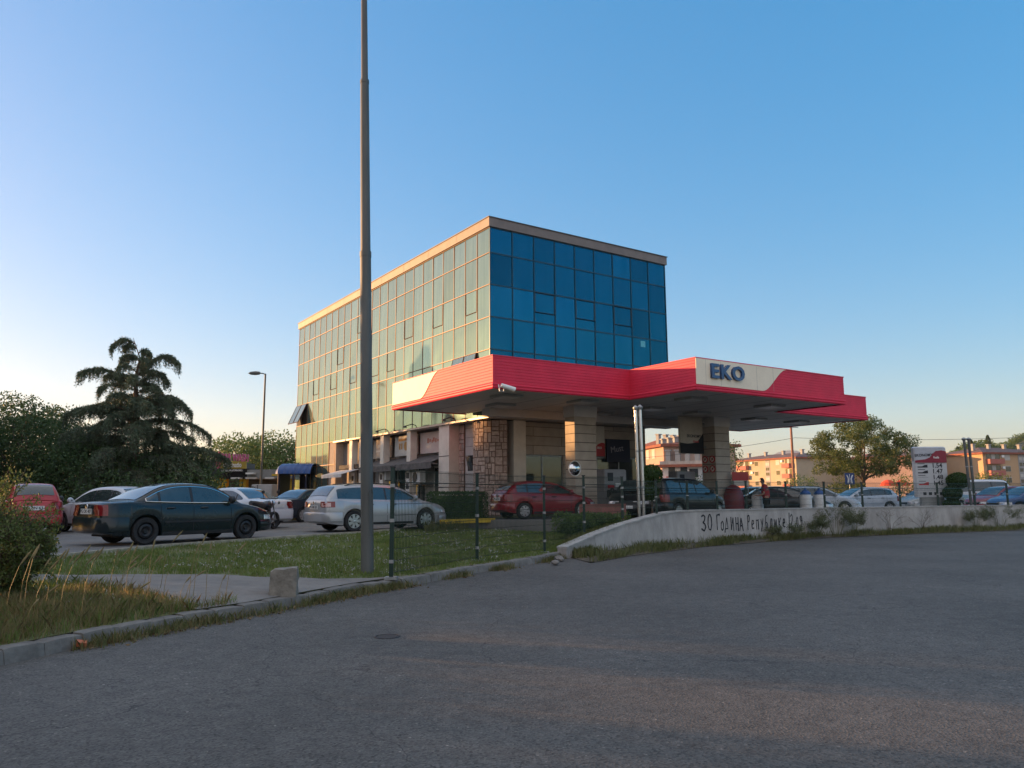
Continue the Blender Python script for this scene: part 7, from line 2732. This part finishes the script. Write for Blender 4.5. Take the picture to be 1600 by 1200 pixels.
apartment('apartment_block', 'lower orange block with loggias left of the right-edge block', 1497, 1543, 205, 212, 718, 4, orange, M['brick_red'], [('b', .3, s, 5) for s in (1, 2, 3)] + [('w', .75, s, 1.5) for s in (1, 2, 3)], 14)
apartment('apartment_block', 'pinkish apartment block between price sign and orange blocks', 1448, 1496, 190, 230, 711, 4, pinkp, dkroof, [('b', .12, s, 3) for s in (1, 2, 3)] + [('w', .4, s, 1.4) for s in (1, 2, 3)] + [('w', .7, s, 1.4) for s in (1, 2, 3)], 14)
apartment('apartment_block', 'orange-roofed block seen through the round tree', 1350, 1446, 205, 205, 715, 4, orange, M['brick_red'], planA, 14)
apartment('apartment_block', 'grey-white block between beige apartments and round tree', 1262, 1345, 250, 255, 732, 3, whitep, M['brick_red'], [('w', .2 + .15 * k, s, 1.5) for k in range(5) for s in (0, 1, 2)], 14)
apartment('apartment_block', 'plain pink block seen under the canopy', 1002, 1039, 130, 120, 700, 3, pinkp, M['brick_red'], [('w', .35, 2, 1.2), ('w', .6, 2, 1.2), ('w', .35, 1, 1.2)], 12, roof_h=.8)
apartment('white_house', 'white house with orange hipped roof seen under the canopy', 1040, 1085, 150, 155, 700, 3, whitep, M['brick_red'], [('b', .3, s, 2.6) for s in (1, 2)] + [('w', .7, s, 1.3) for s in (0, 1, 2)], 9, roof_h=2.2)
apartment('white_house', 'lower white house with balcony in front of the hipped-roof one', 1036, 1098, 118, 116, 726, 2, whitep, M['wall_concrete'], [('b', .4, 1, 3.2), ('w', .8, 1, 1.3), ('w', .15, 0, 1.2)], 8, roof='flat')
apartment('white_house', 'white gabled house peeking out right of the second pillar', 1125, 1150, 170, 172, 716, 4, whitep, dkroof, [('w', .5, s, 1.2) for s in (1, 2, 3)], 8, roof_h=3.2)

# wooded hill behind the orange blocks: single trees, round ones and cypresses
def hill_trees():
    random.seed(77)
    proto = tree('hill_tree', 'round tree on the slope behind the orange blocks', (0, 0, 0), 9, 4.2, 2, L_mid, 30, .75, 22, .25, 'trees on the hillside', 90, clump_r=(1.2, 2.2), base_fill=.05)
    proto2 = thing('cypress_tree', 'slim dark cypress on the hillside', 'tree', (0, 0, 0), 0, 'cypresses on the hillside')
    m = MB(); m.tube([(0, 0, 0), (0, 0, 9)], [.2, .04], 6); m.build('trunk', M['bark'], proto2)
    k = 1800
    z = rng.random(k) * 11; a = rng.random(k) * 2 * PI; rr = (1.15 * np.sin(np.clip((z + .6) / 11.6, 0, 1) * PI) ** .6) * rng.uniform(.5, 1.05, k)
    leaf_object('crown', np.stack([np.cos(a) * rr, np.sin(a) * rr, z], 1), np.stack([np.cos(a) * .4, np.sin(a) * .4, np.ones(k)], 1) + rng.normal(size=(k, 3)) * .3, .6, .25, L_dark, proto2)
    spots = [(1492, 340, 712), (1498, 330, 705), (1506, 345, 700), (1514, 335, 698), (1522, 350, 695), (1530, 340, 693), (1538, 350, 694), (1546, 345, 696), (1554, 360, 698), (1562, 370, 694), (1572, 380, 690), (1582, 390, 687), (1592, 395, 684), (1602, 400, 681), (1612, 400, 680), (1510, 320, 708), (1525, 322, 706), (1540, 325, 705), (1566, 340, 703), (1585, 350, 700), (1600, 350, 697), (1622, 380, 684), (1500, 318, 712), (1554, 320, 706)]
    names = ['{} tree {} on the slope behind the orange blocks']
    for i, (px, D_, py) in enumerate(spots):
        q = V(px, py, D_)
        o_ = proto if i == 0 else dup(proto)
        o_.location = (q.x, q.y, q.z - 9 * 1.0)
        o_['label'] = 'olive-green tree in the wooded slope behind the orange apartment blocks'
        o_.rotation_euler.z = i * 1.7
        s_ = random.uniform(.85, 1.2); o_.scale = (s_, s_, s_)
        if i: pass
    cyp = [(1543, 335, 681, 'tallest dark cypress on the hilltop above the orange blocks'), (1496, 330, 699, 'small dark cypress at the left end of the wooded hill'), (1517, 332, 688, 'dark cypress between the small and the tallest cypress')]
    for i, (px, D_, py, lb) in enumerate(cyp):
        q = V(px, py, D_)
        o_ = proto2 if i == 0 else dup(proto2)
        o_.location = (q.x, q.y, q.z - 11); o_['label'] = lb


hill_trees()
# the hill itself and the far mountain
def ridge(name, prof, D_, dep, m_):
    m = MB()
    n_ = len(prof)
    vs = []
    for px, py in prof:
        q = V(px, py, D_); vs.append((q.x, D_, q.z))
    for px, py in prof:
        q = V(px, py, D_); vs.append((q.x * (1 - dep / D_ * .2), D_ - dep, -1))
    for px, py in prof:
        q = V(px, py, D_); vs.append((q.x, D_ + dep, -1))
    fs = [(i, i + 1, n_ + i + 1, n_ + i) for i in range(n_ - 1)] + [(i + 1, i, 2 * n_ + i, 2 * n_ + i + 1) for i in range(n_ - 1)]
    m.add(vs, fs)
    return structure(m.build(name, m_, smooth=80))


ridge('hill', [(1440, 775), (1470, 745), (1490, 718), (1520, 704), (1545, 701), (1560, 704), (1580, 697), (1600, 688), (1640, 680), (1800, 660), (2100, 670), (2500, 770)], 380, 110, mat('hill_scrub', (.035, .045, .018), .95, var=.5, scale=.05))
ridge('mountain', [(1060, 775), (1150, 745), (1195, 718), (1215, 707), (1230, 703.5), (1245, 704), (1258, 709), (1275, 718), (1300, 728), (1340, 740), (1400, 752), (1500, 765), (1600, 775)], 5200, 1500, mat('mountain_rock', (.14, .14, .13), .95, var=.2, scale=.002))

# ---- unseen trees added beyond the left edge: they shade the street and leave one gap for the low sun
def shade_trees():
    n_ = Vector((sundir.y, -sundir.x, 0)).normalized()   # across the sun's line
    if n_.y < 0: n_ = -n_
    s2 = Vector((sundir.x, sundir.y, 0)).normalized()
    proto = tree('blocker_tree', 'unseen tree added past the left edge to shade the street', (0, 0, 0), 7.2, 2.6, .9, L_dark, 70, .34, 90, .18, 'unseen trees added to shade the street', 120, clump_r=(.7, 1.2), base_fill=.0)
    spots = SHADE
    for i, (p_, q_, sc) in enumerate(spots):
        o_ = proto if i == 0 else dup(proto)
        loc = n_ * p_ + s2 * q_
        o_.location = (loc.x, loc.y, 0.1); o_.scale = (1, 1, sc); o_.rotation_euler.z = i * 2.1


def far_side_blockers():  # unseen low trees added to darken the horizon in reflections
    random.seed(5)
    proto = [o for o in SC.objects if o.name.startswith('blocker_tree')][0]
    for i, (x, y, sc_) in enumerate([(-22, -24, 1.2), (-12, -28, 1.3), (-3, -26, 1.25), (7, -29, 1.35), (17, -27, 1.25), (28, -26, 1.3), (38, -22, 1.2), (47, -15, 1.3), (54, -5, 1.2), (60, 6, 1.25), (66, 18, 1.2), (70, 30, 1.2)]):
        o_ = dup(proto, (x, y, 0), i * 1.3, 'unseen tree added across the road to block the low sky', 'unseen trees added to block the low sky')
        o_.scale = (1.7, 1.7, sc_ * .45)


SHADE = [(-14, 22, 1.1), (-10, 24, 1.1), (-6, 24, 1.1), (-2.2, 23, 1.1), (.9, 24, 1.0), (3.35, 26, 1.1), (11.0, 27, 1.0), (13.2, 28, 1.0), (16.4, 30, 1.05), (19.5, 32, .95), (22.5, 36, 1.0), (26, 40, 1.0), (29, 41, .95)]
shade_trees()
far_side_blockers()
# ================================================================== AIR: a closed box of thin even haze round the whole place
m = MB()
m.box(-3020, 3020, -320, 9020, -3, 330)
hz_o = m.build('haze', bpy.data.materials.new('haze_air'))
hm_ = hz_o.data.materials[0]
hm_.use_nodes = True
hn = hm_.node_tree
for n_ in list(hn.nodes):
    if n_.type == 'BSDF_PRINCIPLED': hn.nodes.remove(n_)
pv = hn.nodes.new('ShaderNodeVolumePrincipled')
pv.inputs['Color'].default_value = (.80, .86, .95, 1)
pv.inputs['Density'].default_value = .00009
pv.inputs['Anisotropy'].default_value = .3
hn.links.new(pv.outputs['Volume'], hn.nodes['Material Output'].inputs['Volume'])
hz_o['kind'] = 'stuff'
